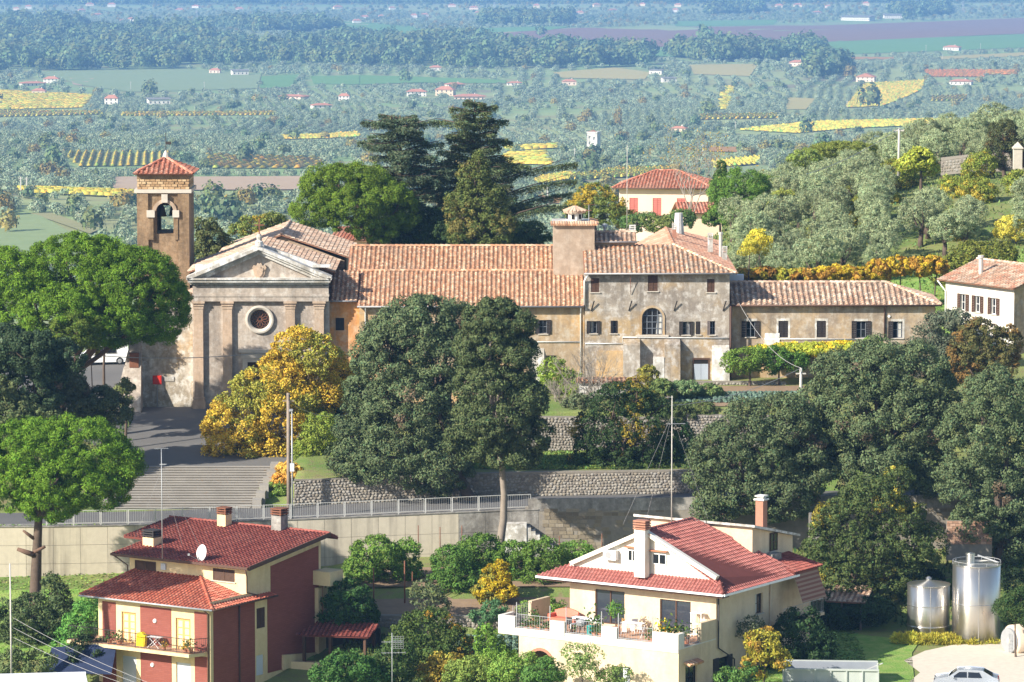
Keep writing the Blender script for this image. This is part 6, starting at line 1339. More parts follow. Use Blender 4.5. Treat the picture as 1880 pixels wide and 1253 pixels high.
# --- orchard and foreground shrubs
ORCH = [([(690,1020,42,34),(670,1045,34,28),(715,1040,30,30)],307,'citrus tree nearest the red-brown house in the orchard',(.085,.14,.024)),
 ([(745,1020,24,28),(750,1050,24,22)],308,'slim bright citrus tree beside the rusty posts',(.085,.15,.024)),
 ([(830,1035,36,30),(850,1060,38,26),(820,1070,30,20)],306,'dark citrus tree left of the small yellow tree',(.062,.115,.022)),
 ([(880,1010,38,28),(900,1035,36,28),(865,1040,28,28)],309,'citrus tree behind the small yellow tree',(.07,.125,.022)),
 ([(945,1030,34,34),(965,1055,32,28)],308,'citrus tree right of the small yellow tree',(.075,.13,.022)),
 ([(1000,1020,36,30),(1020,1045,34,26),(990,1060,28,22)],307,'citrus tree near the cream house eave',(.08,.138,.024)),
 ([(1055,1020,32,24),(1070,1045,30,26)],309,'citrus tree half hidden by the cream house roof',(.085,.14,.024))]
for i,(lb,Y,lab,c) in enumerate(ORCH): tree('citrus_tree', lab, 'tree', Y, lb, None, 110+i, .12, **{**CIT,'col':c})
tree('yellow_tree', 'small bright yellow tree among the dark orchard citrus', 'tree', 303, [(910,1065,26,26),(895,1085,22,20),(925,1088,22,18),(915,1045,13,16)], 910, 120, .08, **{**YEL,'col':(.62,.47,.03),'clump':.34,'spacing':.42})
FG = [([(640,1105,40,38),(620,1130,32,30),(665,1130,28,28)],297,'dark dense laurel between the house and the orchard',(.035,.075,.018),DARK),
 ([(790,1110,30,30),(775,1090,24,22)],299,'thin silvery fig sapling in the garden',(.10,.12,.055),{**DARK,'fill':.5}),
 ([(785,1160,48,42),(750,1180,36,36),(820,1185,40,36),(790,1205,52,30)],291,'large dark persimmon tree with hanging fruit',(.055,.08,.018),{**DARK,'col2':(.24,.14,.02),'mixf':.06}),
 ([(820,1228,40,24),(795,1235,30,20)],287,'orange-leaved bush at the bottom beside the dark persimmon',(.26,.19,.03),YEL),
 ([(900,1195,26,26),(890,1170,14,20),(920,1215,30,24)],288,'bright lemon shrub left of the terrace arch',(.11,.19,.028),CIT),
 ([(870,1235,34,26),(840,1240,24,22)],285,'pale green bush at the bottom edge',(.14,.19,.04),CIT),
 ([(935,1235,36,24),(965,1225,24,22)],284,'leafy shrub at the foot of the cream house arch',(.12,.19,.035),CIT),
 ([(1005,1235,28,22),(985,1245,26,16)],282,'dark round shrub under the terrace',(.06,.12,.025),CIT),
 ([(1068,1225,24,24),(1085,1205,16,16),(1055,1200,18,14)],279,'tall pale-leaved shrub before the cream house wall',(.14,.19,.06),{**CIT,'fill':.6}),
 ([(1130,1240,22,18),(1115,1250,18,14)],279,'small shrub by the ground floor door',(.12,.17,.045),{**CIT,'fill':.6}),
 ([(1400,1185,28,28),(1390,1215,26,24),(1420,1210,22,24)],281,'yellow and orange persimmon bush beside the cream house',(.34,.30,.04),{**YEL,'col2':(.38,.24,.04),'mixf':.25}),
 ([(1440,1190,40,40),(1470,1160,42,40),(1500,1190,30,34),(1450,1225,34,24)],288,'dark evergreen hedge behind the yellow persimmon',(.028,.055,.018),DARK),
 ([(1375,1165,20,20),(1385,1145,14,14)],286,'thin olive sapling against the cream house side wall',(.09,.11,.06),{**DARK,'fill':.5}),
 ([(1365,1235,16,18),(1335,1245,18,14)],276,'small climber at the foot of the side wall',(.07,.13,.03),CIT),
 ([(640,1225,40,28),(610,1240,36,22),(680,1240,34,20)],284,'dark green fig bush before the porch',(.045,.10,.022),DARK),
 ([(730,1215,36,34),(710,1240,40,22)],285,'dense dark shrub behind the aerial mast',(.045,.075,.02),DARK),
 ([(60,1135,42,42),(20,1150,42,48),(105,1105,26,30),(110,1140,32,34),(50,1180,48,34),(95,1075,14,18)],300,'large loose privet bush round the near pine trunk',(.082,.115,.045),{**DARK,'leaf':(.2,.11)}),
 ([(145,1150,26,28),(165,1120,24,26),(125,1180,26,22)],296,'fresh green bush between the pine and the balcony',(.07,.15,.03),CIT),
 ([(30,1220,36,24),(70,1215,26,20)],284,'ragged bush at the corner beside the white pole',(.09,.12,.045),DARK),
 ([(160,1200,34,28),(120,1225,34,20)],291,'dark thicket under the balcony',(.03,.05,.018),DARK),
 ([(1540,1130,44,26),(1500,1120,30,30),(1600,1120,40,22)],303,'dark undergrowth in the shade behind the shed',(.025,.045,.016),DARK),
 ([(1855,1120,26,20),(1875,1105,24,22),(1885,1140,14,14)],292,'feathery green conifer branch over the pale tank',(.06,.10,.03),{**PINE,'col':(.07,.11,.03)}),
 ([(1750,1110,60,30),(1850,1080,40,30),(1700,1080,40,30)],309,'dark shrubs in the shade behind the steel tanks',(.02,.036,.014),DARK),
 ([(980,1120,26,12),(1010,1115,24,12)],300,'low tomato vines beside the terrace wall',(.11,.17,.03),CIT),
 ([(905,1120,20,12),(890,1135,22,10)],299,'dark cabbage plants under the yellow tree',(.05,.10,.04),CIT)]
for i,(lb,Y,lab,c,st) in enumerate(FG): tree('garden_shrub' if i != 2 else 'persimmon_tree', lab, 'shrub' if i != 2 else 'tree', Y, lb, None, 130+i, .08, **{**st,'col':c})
# dry yellow plants along the tanks
for i,(px,rx) in enumerate(((1665,24),(1705,26),(1745,26),(1785,26),(1815,20))):
    tree('goldenrod', ('yellow goldenrod clump left of the smaller steel tank','yellow goldenrod clump before the smaller steel tank','yellow goldenrod clump between the two steel tanks','yellow goldenrod clump before the taller steel tank','yellow goldenrod clump beside the pale horizontal tank')[i], 'plant', 297.5, [(px,1178+i*3,rx,12,0)], px, 170+i, .03, limbs=False, zb=-53.1, **{**CIT,'col':(.30,.27,.04),'leaf':(.3,.06),'style':'needle','clump':.28,'spacing':.36})
# right-hand hillside specials
tree('dark_cypress', 'brownish-green conical tree near the stone gate pillar', 'tree', 452, [(1840,245,24,26),(1835,280,28,24),(1860,275,18,24),(1820,290,16,14)], 1840, 180, .25, **{**DARK,'col':(.075,.085,.03),'col2':(.13,.095,.03),'mixf':.3,'clump':.5,'spacing':.6})
tree('fig_tree', 'yellow-green broadleaf tree beside the concrete hillside pole', 'tree', 432, [(1690,292,24,18),(1670,302,22,14),(1705,308,18,12)], 1688, 181, .2, **{**CIT,'col':(.20,.21,.03),'leaf':(.3,.2),'clump':.45,'spacing':.55})
tree('feathery_tree', 'feathery yellow-green tree between the pergola and the white house', 'tree', 376, [(1785,480,40,34),(1830,470,36,26),(1750,500,34,28),(1800,505,36,22),(1725,500,22,20)], 1785, 182, .2, **{**DARK,'col':(.155,.17,.03),'clump':.5,'leaf':(.26,.10),'fill':.8})
for i,(px,py,rx,ry,Y,c) in enumerate(((1395,445,20,22,372,(.36,.30,.035)),(1375,455,14,14,370,(.32,.28,.035)),(1440,375,30,24,420,(.18,.19,.04)),(1420,345,36,18,435,(.14,.18,.035)),(1550,275,60,12,470,(.13,.15,.03)),(1480,290,30,14,460,(.13,.16,.035)),(1860,420,30,20,395,(.36,.31,.05)))):
    tree('broom_bush', ('bright yellow bush just behind the tall convent block','second yellow bush lower beside the bright yellow one','yellow-green bush inside the olive grove above the convent','green-yellow bush at the grove edge right of the pink house','dark green hedge along the crest of the olive grove','bushy hedge at the lower end of the grove crest','golden vine leaves above the white house')[i], 'shrub', Y, [(px,py,rx,ry,0),(px-rx*.5,py+ry*.3,rx*.6,ry*.6,0)], px, 190+i, .08, **{**CIT,'col':c,'clump':.42,'spacing':.5})
def vine_row():
    xs_ = [(1370,508),(1405,505),(1440,508),(1475,508),(1510,506),(1545,500),(1580,505),(1615,495),(1650,488),(1685,490),(1715,488)]
    for i,(px,py) in enumerate(xs_):
        g = tree('vine', 'golden vine plant of the leafy row behind the low convent range', 'vine', 371, [(px,py,22,12+3*(i>6),0),(px+12,py+6,14,10,.5)], px, 210+i, .08, group='golden vines in a row behind the low range', **{**CIT,'gain':1.15,'nz':.7,'col':(.50,.35,.03) if i > 3 else (.36,.32,.04),'col2':(.42,.23,.04),'mixf':.35,'clump':.34,'spacing':.44,'leaf':(.26,.2)})
vine_row()
# --- olive grove on the hill: five plants copied
OL = []
for s in range(5):
    rng = np.random.default_rng(300+s); lob = []
    for j in range(5):
        a = rng.uniform(0,6.28); lob.append((np.array([1.2*math.cos(a)*rng.uniform(.3,1),1.2*math.sin(a)*rng.uniform(.3,1),2.9+rng.uniform(-.5,.8)]), np.array([1.25,1.25,1.0])*rng.uniform(.75,1.1)))
    OL.append(lob)
def make_olive(s, loc, rz, sc, label, group):
    t = thing('olive_tree', label, 'olive tree', loc, rz, group); t.scale = (sc,sc,sc); rng = np.random.default_rng(310+s); m = MB()
    m.tube([(0,0,-.4),(.1,.05,.5),(.05,-.05,1.2)], [.32,.24,.2], 7)
    for c, r in OL[s]: m.tube(limb(rng, (.05,-.05,1.1), c, .15, 5), [.15,.12,.09,.05,.02], 5)
    m.build('trunk', M['bark'], t, True)
    link('crown', crown_mesh('crown', 320+s, OL[s], clump=.5, per=52, leaf=(.21,.07), col=(.30,.345,.18), var=.22, nz=.4, spacing=.66, under=.6, mat='olive_leaf'), t); return t
OLIVE_LABEL = 'grey-green olive tree in the dense grove on the hill behind the convent'
protos = []; rngo = np.random.default_rng(77); count = 0
def grove():
    global count
    pts = []
    for Y in np.arange(366, 520, 4.6):
        for px in np.arange(1260, 2240, 4.6*7800/Y):
            x0 = (px-940)/7800*Y; x = x0+rngo.normal(0,.9); y = Y+rngo.normal(0,.9); z = Hat(x, y)
            u, v = proj((x,y,z+2.5))
            if u > 2200 or v > 505: continue
            if y < 383 and u > 1330: continue
            if u > 1640 and y < 392 : continue
            if 1130 < u < 1330 and y < 500: continue
            if u < 1345: continue
            
            if 1385 < u < 1920 and y < 455 and proj((x,y,z+4.6))[1] < 322 and u > 1635: continue
            if 1636 < u < 1664 and y < 436: continue
            pts.append((x,y,z))
    rngo.shuffle(pts); pts.sort(key=lambda p: p[1]); return pts[:290]
for i, (x,y,z) in enumerate(grove()):
    s = i % 5; sc = rngo.uniform(.72,1.1)
    if i < 5: protos.append(make_olive(s, (x,y,z), rngo.uniform(0,6), sc, OLIVE_LABEL, 'olive grove on the hill'))
    else: dup(protos[s], (x,y,z), rngo.uniform(0,6.28), sc)

def scrub():
    rg = np.random.default_rng(55); base = None; n = 0
    while n < 22:
        x, y = rg.uniform(20, 62), rg.uniform(384, 470); z = Hat(x, y); u, v = proj((x, y, z+1.5))
        if not (1360 < u < 1890 and 300 < v < 490): continue
        if base is None:
            base = thing('scrub_bush', 'yellow-green scrub bush scattered among the hillside olives', 'shrub', (x,y,z), 0, 'scrub between the hillside olives')
            lob = [(np.array([0,0,1.0]),np.array([1.2,1.1,1.0])),(np.array([.8,.2,.8]),np.array([.9,.9,.8])),(np.array([-.7,-.3,1.3]),np.array([.7,.8,.8]))]
            MB().tube([(0,0,-.3),(.1,0,.8)], [.08,.05], 5).build('trunk', M['bark'], base); link('crown', crown_mesh('crown', 56, lob, **{**CIT,'col':(.13,.15,.025),'col2':(.25,.2,.03),'mixf':.3}), base)
        else: dup(base, (x,y,z), rg.uniform(0,6), rg.uniform(.7,1.5))
        n += 1
scrub()
# ------------------------------------------------------------------ the plain: fields, groves, woods, houses
FIELDS = [('vine',[(113,280),(330,283),(295,305),(144,307)]),('vine',[(0,168),(172,177),(151,199),(0,202)]),('vine',[(-60,204),(185,206),(190,211),(-60,217)]),('vine',[(225,208),(508,207),(508,212),(225,214)]),
 ('vine',[(515,252),(660,245),(660,252),(515,257)]),('vine',[(17,349),(250,357),(250,365),(60,357)]),('vine',[(360,367),(480,369),(473,375),(360,374)]),('dry_earth',[(205,326),(560,325),(548,350),(208,352)]),
 ('vine2',[(381,287),(597,292),(583,310),(384,310)]),('pale_meadow',[(58,131),(336,127),(480,137),(473,163),(240,170),(154,158)]),('dry_earth',[(128,143),(175,143),(150,158),(134,156)]),('green_crop',[(570,141),(660,139),(660,156),(576,155)]),('green_crop',[(480,141),(550,138),(536,161),(477,163)]),
 ('ploughed_soil',[(185,58),(300,57),(508,70),(500,76),(370,66),(190,68)]),('pale_meadow',[(525,45),(580,60),(560,66),(540,60)]),('pale_meadow',[(-40,400),(70,396),(110,418),(175,455),(170,480),(-40,480)]),('grass_dry',[(55,394),(95,393),(180,425),(165,432)]),
 ('green_crop',[(661,139),(744,141),(929,148),(929,154),(764,153),(661,156)]),('vine',[(929,285),(997,281),(1015,305),(929,302)]),('vine',[(925,275),(1028,268),(1028,273),(925,280)]),('vine',[(1028,329),(1135,312),(1245,311),(1203,324),(1049,332)]),
 ('ochre_field',[(1015,134),(1128,125),(1197,134),(1183,147),(1032,144)]),('ploughed_soil',[(790,66),(1060,52),(1900,33),(1900,62),(1560,76),(1400,84),(1180,88),(1000,72)]),('green_crop',[(600,36),(720,48),(790,57),(900,52),(1060,49),(1010,56),(860,62),(740,72),(660,64)]),
 ('green_crop',[(1180,94),(1400,84),(1900,63),(1900,88),(1500,103),(1200,106)]),('orange_field',[(984,360),(1035,365),(1030,376),(990,372)]),('vine_o',[(1696,130),(1808,130),(1808,142),(1707,142)]),('vine',[(1583,156),(1696,149),(1693,165),(1617,196),(1549,199)]),
 ('vine',[(1327,161),(1346,161),(1336,202),(1317,202)]),('ochre_field',[(1446,180),(1496,182),(1480,202),(1439,202)]),('vine',[(1281,213),(1427,211),(1432,218),(1285,221)]),('vine',[(1357,240),(1501,226),(1755,221),(1734,230),(1549,238),(1460,246)]),('vine',[(1710,178),(1779,176),(1775,186),(1711,187)]),
 ('ochre_field',[(1262,120),(1394,118),(1377,141),(1274,137)]),('orange_field',[(1550,105),(1645,106),(1640,110),(1552,110)]),('ochre_field',[(1720,105),(1900,96),(1900,103),(1725,110)]),('orange_field',[(1295,271),(1360,271),(1357,281),(1297,279)]),('vine_o',[(1811,131),(1870,131),(1866,138),(1812,138)]),
 ('green_crop',[(1240,40),(1430,37),(1420,46),(1240,49)]),('vine',[(1300,300),(1400,290),(1390,303),(1310,310)]),('pale_meadow',[(1300,310),(1420,305),(1400,330),(1290,335)]),('ochre_field',[(880,60),(1000,58),(990,62),(890,64)]),('vine',[(980,330),(1060,318),(1050,330),(985,340)])]
def inpoly(px, py, poly):
    px = np.asarray(px); py = np.asarray(py); c = np.zeros(px.shape, bool); n = len(poly)
    for i in range(n):
        x1,y1 = poly[i]; x2,y2 = poly[(i+1) % n]
        if y1 == y2: continue
        c ^= ((y1 > py) != (y2 > py)) & (px < (x2-x1)*(py-y1)/(y2-y1)+x1)
    return c
def lerp2(q, a, b):            # bilinear over the first four corners
    p = [np.array(x, float) for x in q]; return p[0]*(1-a)*(1-b)+p[1]*a*(1-b)+p[2]*a*b+p[3]*(1-a)*b
def make_field(i, kind, poly):
    base = {'vine':'vine_soil','vine2':'pale_meadow','vine_o':'orange_field'}.get(kind, kind)
    W = [onplain(*p) for p in poly]; c = sum(W, Vector())/len(W); mb = MB()
    # fan of the outline, cut finely so that it follows the ground
    N = 6
    for a, b in zip(W, W[1:]+W[:1]):
        for u in range(N):
            def pt(s, t): q = c+(a-c)*s*(1-t)+(b-c)*s*t; return (q.x, q.y, float(Zplain(q.x,q.y))+.5)
            for v in range(4):
                s0, s1, t0, t1 = u/N, (u+1)/N, v/4, (v+1)/4
                mb.poly([pt(s0,t0),pt(s1,t0),pt(s1,t1),pt(s0,t1)] if u else [pt(0,0),pt(s1,t0),pt(s1,t1)])
    o = struct(mb.build({'vine':'vineyard_soil','vine2':'meadow','vine_o':'vineyard_soil','ploughed_soil':'ploughed_field','green_crop':'crop_field','pale_meadow':'meadow','ochre_field':'stubble_field','dry_earth':'bare_field','orange_field':'autumn_field','grass_dry':'track'}[kind], M[base]))
    if kind.startswith('vine'):
        rng = np.random.default_rng(i); X = [w.x for w in W]; Yv = [w.y for w in W]; an = rng.uniform(-.3,.3)+(math.pi/2 if rng.random() < .6 else 0); sp = 2.8 if max(Yv) < 2400 else 4.5
        if kind == 'vine2': sp = 7; an = 1.45
        dx = np.array([math.cos(an), math.sin(an)]); nx = np.array([-dx[1], dx[0]]); cc = np.array([c.x, c.y]); Rr = max(math.hypot(x-c.x, y-c.y) for x, y in zip(X, Yv))
        s = np.arange(-Rr, Rr, sp); l = np.arange(-Rr, Rr, sp*.9); S, L = np.meshgrid(s, l); P = cc+S[...,None]*nx+L[...,None]*dx; P = P.reshape(-1,2)
        wp = [(w.x, w.y) for w in W]; P = P[inpoly(P[:,0], P[:,1], wp)]
        if len(P) > 9000: P = P[rng.permutation(len(P))[:9000]]
        n = len(P); h = .9+.5*rng.random(n); z = Zplain(P[:,0], P[:,1])+.5; hw, hl = sp*.24, sp*.55
        # each vine stretch: a low ridge of four faces
        b = np.stack([np.concatenate([P+nx*a*hw+dx*e*hl+rng.normal(0,.12,(n,2)), (z+zz*h)[:,None]], 1) for a,e,zz in ((-1,-1,.25),(1,-1,.25),(1,1,.25),(-1,1,.25),(-.25,-.9,1.3),(.25,-.9,1.4),(.25,.9,1.3),(-.25,.9,1.4))], 1).reshape(-1,3)
        k = (np.arange(n)*8)[:,None]; F = np.concatenate([k+np.array(q) for q in ((0,1,5,4),(1,2,6,5),(2,3,7,6),(3,0,4,7),(4,5,6,7))])
        col = {'vine':(.54,.45,.07),'vine2':(.48,.36,.05),'vine_o':(.45,.19,.045)}[kind]; cols = np.tile(tint(rng, n, col, .2, .14), (5,1))
        v = link('vine_rows', np_mesh('vine_rows', b, F, M['leaf'], cols.clip(0,1)), None, 'stuff'); v['label'] = 'rows of autumn vines on the plain'
for i, (k, p) in enumerate(FIELDS): make_field(i, k, p)
# far trees: low crowns shared by thousands of points
def far_crown(seed, col, r=2.2, h=1.5, n=150, leaf=.9, zc=1.7, mat='olive_leaf'):
    rng = np.random.default_rng(seed); d = ell_dirs(rng, n); d = d[d[:,2] > -.55]; n = len(d)
    lob = 1+.22*np.sin(3*np.arctan2(d[:,1],d[:,0])+seed)+.15*rng.normal(size=n)
    P = d*lob[:,None]*np.array([r,r,h])*rng.uniform(.75,1.0,(n,1))+np.array([0,0,zc])
    V,F,c = leaf_quads(rng, P, d+.35*rng.normal(size=(n,3)), leaf*rng.uniform(.7,1.3,n), leaf*.7*rng.uniform(.7,1.3,n), tint(rng, n, col, .2, .06)); return np_mesh('far_crown', V, F, M[mat], c)
def far_tree(mesh, name, label, cat, p, sc, rz, group):
    o = link(name, mesh); o.location = p; o.scale = sc if hasattr(sc,'__len__') else (sc,sc,sc); o.rotation_euler = (0,0,rz); return tag(o, label, cat, group)
def scatter(name, pts, scs, protos_, label, seed):
    """uncountable far trees: one object, its crowns set by geometry nodes on a point cloud"""
    me = bpy.data.meshes.new(name); me.vertices.add(len(pts)); me.vertices.foreach_set('co', np.asarray(pts, np.float32).ravel())
    rng = np.random.default_rng(seed)
    for an, dt, v in (('sc','FLOAT',scs),('rz','FLOAT',rng.uniform(0,6.28,len(pts))),('pick','INT',rng.integers(0,len(protos_),len(pts)))):
        a = me.attributes.new(an, dt, 'POINT'); a.data.foreach_set('value', np.asarray(v, np.int32 if dt == 'INT' else np.float32))
    o = link(name, me, None, 'stuff'); o['label'] = label
    ng = bpy.data.node_groups.new(name, 'GeometryNodeTree'); ng.interface.new_socket('Geometry', in_out='INPUT', socket_type='NodeSocketGeometry'); ng.interface.new_socket('Geometry', in_out='OUTPUT', socket_type='NodeSocketGeometry')
    N, L = ng.nodes, ng.links; gi = N.new('NodeGroupInput'); go = N.new('NodeGroupOutput'); jn = N.new('GeometryNodeJoinGeometry')
    def named(nm, t): q = N.new('GeometryNodeInputNamedAttribute'); q.data_type = t; q.inputs[0].default_value = nm; return q.outputs[0]
    cmb = N.new('ShaderNodeCombineXYZ'); L.new(named('rz','FLOAT'), cmb.inputs[2]); e2r = N.new('FunctionNodeEulerToRotation'); L.new(cmb.outputs[0], e2r.inputs[0])
    for i, ob in enumerate(protos_):
        oi = N.new('GeometryNodeObjectInfo'); oi.inputs[0].default_value = ob; oi.transform_space = 'ORIGINAL'
        ip = N.new('GeometryNodeInstanceOnPoints'); cm = N.new('FunctionNodeCompare'); cm.data_type = 'INT'; cm.operation = 'EQUAL'; L.new(named('pick','INT'), cm.inputs[2]); cm.inputs[3].default_value = i
        L.new(gi.outputs[0], ip.inputs['Points']); L.new(cm.outputs[0], ip.inputs['Selection']); L.new(oi.outputs['Geometry'], ip.inputs['Instance']); L.new(e2r.outputs[0], ip.inputs['Rotation']); L.new(named('sc','FLOAT'), ip.inputs['Scale']); L.new(ip.outputs[0], jn.inputs[0])
    L.new(jn.outputs[0], go.inputs[0]); md = o.modifiers.new('scatter', 'NODES'); md.node_group = ng; return o
OLM = [far_crown(s, (.25,.30,.18)) for s in (1,2,3,4)]
WDM = [far_crown(10+s, c, 4.0, 4.2, 190, 1.9, 4.4, 'leaf') for s, c in enumerate(((.14,.20,.08),(.17,.21,.075),(.13,.19,.09),(.30,.24,.07)))]
HOUSES = [(205,192,25,18,'white two-storey house with red roof among the olives far at left',1),(291,192,40,12,'long unfinished grey house with open bays on the plain',3),(60,158,45,9,'low orange-roofed farmhouse at the far left',0),(95,153,28,13,'pale flat-fronted house above the orange farmhouse',2),(72,174,25,12,'white cottage below the orange farmhouse',0),(395,135,20,10,'small white house at the far edge of the pale meadow',0),(440,138,30,10,'white farm buildings beside the pale meadow',3),
 (540,182,50,9,'long red-roofed farm in the middle of the plain',0),(590,199,36,10,'red-roofed house right of the long red farm',0),(632,185,20,14,'tall pale house by the red farms',1),(765,177,36,14,'white house with orange roof left of the hamlet',1),(818,176,34,18,'white villa with balconies in the hamlet',1),(862,184,56,12,'large dark red roof at the edge of the hamlet',0),(835,160,34,9,'pink-walled house at the back of the hamlet',1),(800,130,22,10,'pink house alone under the woods',0),(945,157,28,8,'low white house right of the hamlet',0),(1045,157,26,12,'white and red house at the olive grove corner',1),
 (1247,242,28,11,'low orange-roofed cottage in the olives behind the pink house',0),(1590,150,34,14,'white gabled house above the yellow vineyard',4),(1465,122,30,12,'white house with red roof under the dark trees',0),(1528,106,36,12,'cream villa with several red roofs',1),(1748,93,30,10,'cream villa alone at the crop field edge',1),(1765,156,40,11,'red-roofed house right of the white gabled one',0),(1205,137,24,9,'pale blue-roofed shed group on the plain',3),(1228,151,26,9,'grey house below the pale sheds',3),(1575,38,55,9,'long white warehouse on the far ridge',3),(1640,34,36,8,'second white shed right of the warehouse',3),(700,318,0,0,'',0)]
TINY = [(30,16),(52,14),(150,20),(165,8),(205,10),(180,28),(225,38),(240,37),(15,38),(65,47),(330,20),(400,40),(475,40),(510,38),(565,40),(590,42),(655,40),(670,32),(720,15),(760,30),(780,28),(830,10),(880,25),(870,15),(925,28),(950,30),(1010,28),(1030,30),(1065,25),(1125,20),(1180,8),(1240,20),(1245,10),(1352,10),(1430,12),(1465,10),(1520,12),(1590,8),(110,30),(360,12),(440,18),(620,14),(700,30),(985,12),(1095,10),(1300,14),(1400,20),(1500,24),(1690,18)]
def far_house(px, py, w, h, lab, kind, grp=None, seed=0):
    rg = random.Random(seed+px); P = onplain(px, py); k = ppm(P.y, py); W, H = w/k, h/k; D = W*.55; rz = R(rg.uniform(-25,25)); z = float(Zplain(P.x,P.y))
    t = thing('farmhouse', lab, 'house', (P.x,P.y,z-.3), rz, grp); wallc = rg.choice(('white_plaster','white_plaster','pink_plaster','rh_cream')) if kind != 3 else 'white_plaster'
    Hw = H*.66 if kind != 3 else H*.85; MB().box(-W/2,W/2,-D/2,D/2,0,Hw).build('wall', M[wallc], t)
    rm = M['roof_far'] if kind != 3 else M['concrete_grey']; m = MB(); o = W*.05
    if kind == 4: m.prism([(-W/2-o,-D/2-o,Hw),(W/2+o,-D/2-o,Hw),(0,-D/2-o,H*1.15)], (0,D+2*o,0))
    elif kind == 3: m.prism([(-W/2-o,-D/2-o,Hw),(W/2+o,-D/2-o,Hw),(W/2+o,D/2+o,H),(-W/2-o,D/2+o,H)], (0,0,.4))
    else:
        a, b = Hw, H; q = W*.28
        for f in ([(-W/2-o,-D/2-o,a),(W/2+o,-D/2-o,a),(W/2-q,0,b),(-W/2+q,0,b)],[(W/2+o,-D/2-o,a),(W/2+o,D/2+o,a),(W/2-q,0,b)],[(W/2+o,D/2+o,a),(-W/2-o,D/2+o,a),(-W/2+q,0,b),(W/2-q,0,b)],[(-W/2-o,D/2+o,a),(-W/2-o,-D/2-o,a),(-W/2+q,0,b)],[(-W/2-o,D/2+o,a-.02),(W/2+o,D/2+o,a-.02),(W/2+o,-D/2-o,a-.02),(-W/2-o,-D/2-o,a-.02)]): m.poly(f)
        MB().box(W*.15,W*.15+.9,0,.9,Hw,b+1).build('chimney', M['white_plaster'], t)
    m.build('roof', rm, t)
    if w >= 18:
        n = max(3, int(W/4)); fl = 2 if h >= 13 else 1
        for f_ in range(fl):
            for i in range(n):
                x = -W/2+W*(i+.5)/n; z0 = Hw*(f_+.3)/fl; MB().box(x-.55,x+.55,-D/2-.08,-D/2+.02,z0,z0+min(1.7,Hw/fl*.5)).build('window', M['dark_wood'], t)
M['roof_far'] = plain('far_roof_tile', (.46,.20,.12), .9, .25, .3)
for i, hh in enumerate(HOUSES):
    if hh[2]: far_house(*hh, seed=i)
for i, (px, py) in enumerate(TINY): far_house(px, py+3, 11+(i*7) % 6, 6+(i*5) % 3, 'tiny pale house of the scattered village near the top of the picture', 0, 'far scattered village houses', i)
def ruin():
    P = onplain(1090, 275); k = ppm(P.y, 262); t = thing('stone_tower', 'square pale stone tower standing alone in the olive groves', 'tower', (P.x,P.y,P.z-.3), R(-20)); W, H = 25/k*.8, 32/k
    m = MB(); hole_wall(m, -W/2, W/2, 0, H, [(-W*.3,-W*.12,H*.35,H*.5),(W*.12,W*.3,H*.6,H*.78),(-W*.3,-W*.12,H*.68,H*.82)], -W/2, .8); m.box(-W/2,W/2,-W/2+.8,W/2,0,H*.96); m.build('wall', M['cornice'], t)
    MB().box(-W/2-.3,W/2+.3,-W/2-.3,W/2+.3,H+.01,H+.7).build('cornice', M['cornice'], t); m = MB(); m.prism([(-W/2,-W/2,H+.7),(W/2,-W/2,H+.7),(0,0,H+1.8)], (0,.1,0)); m.build('roof_remnant', M['roof_base'], t)
ruin()
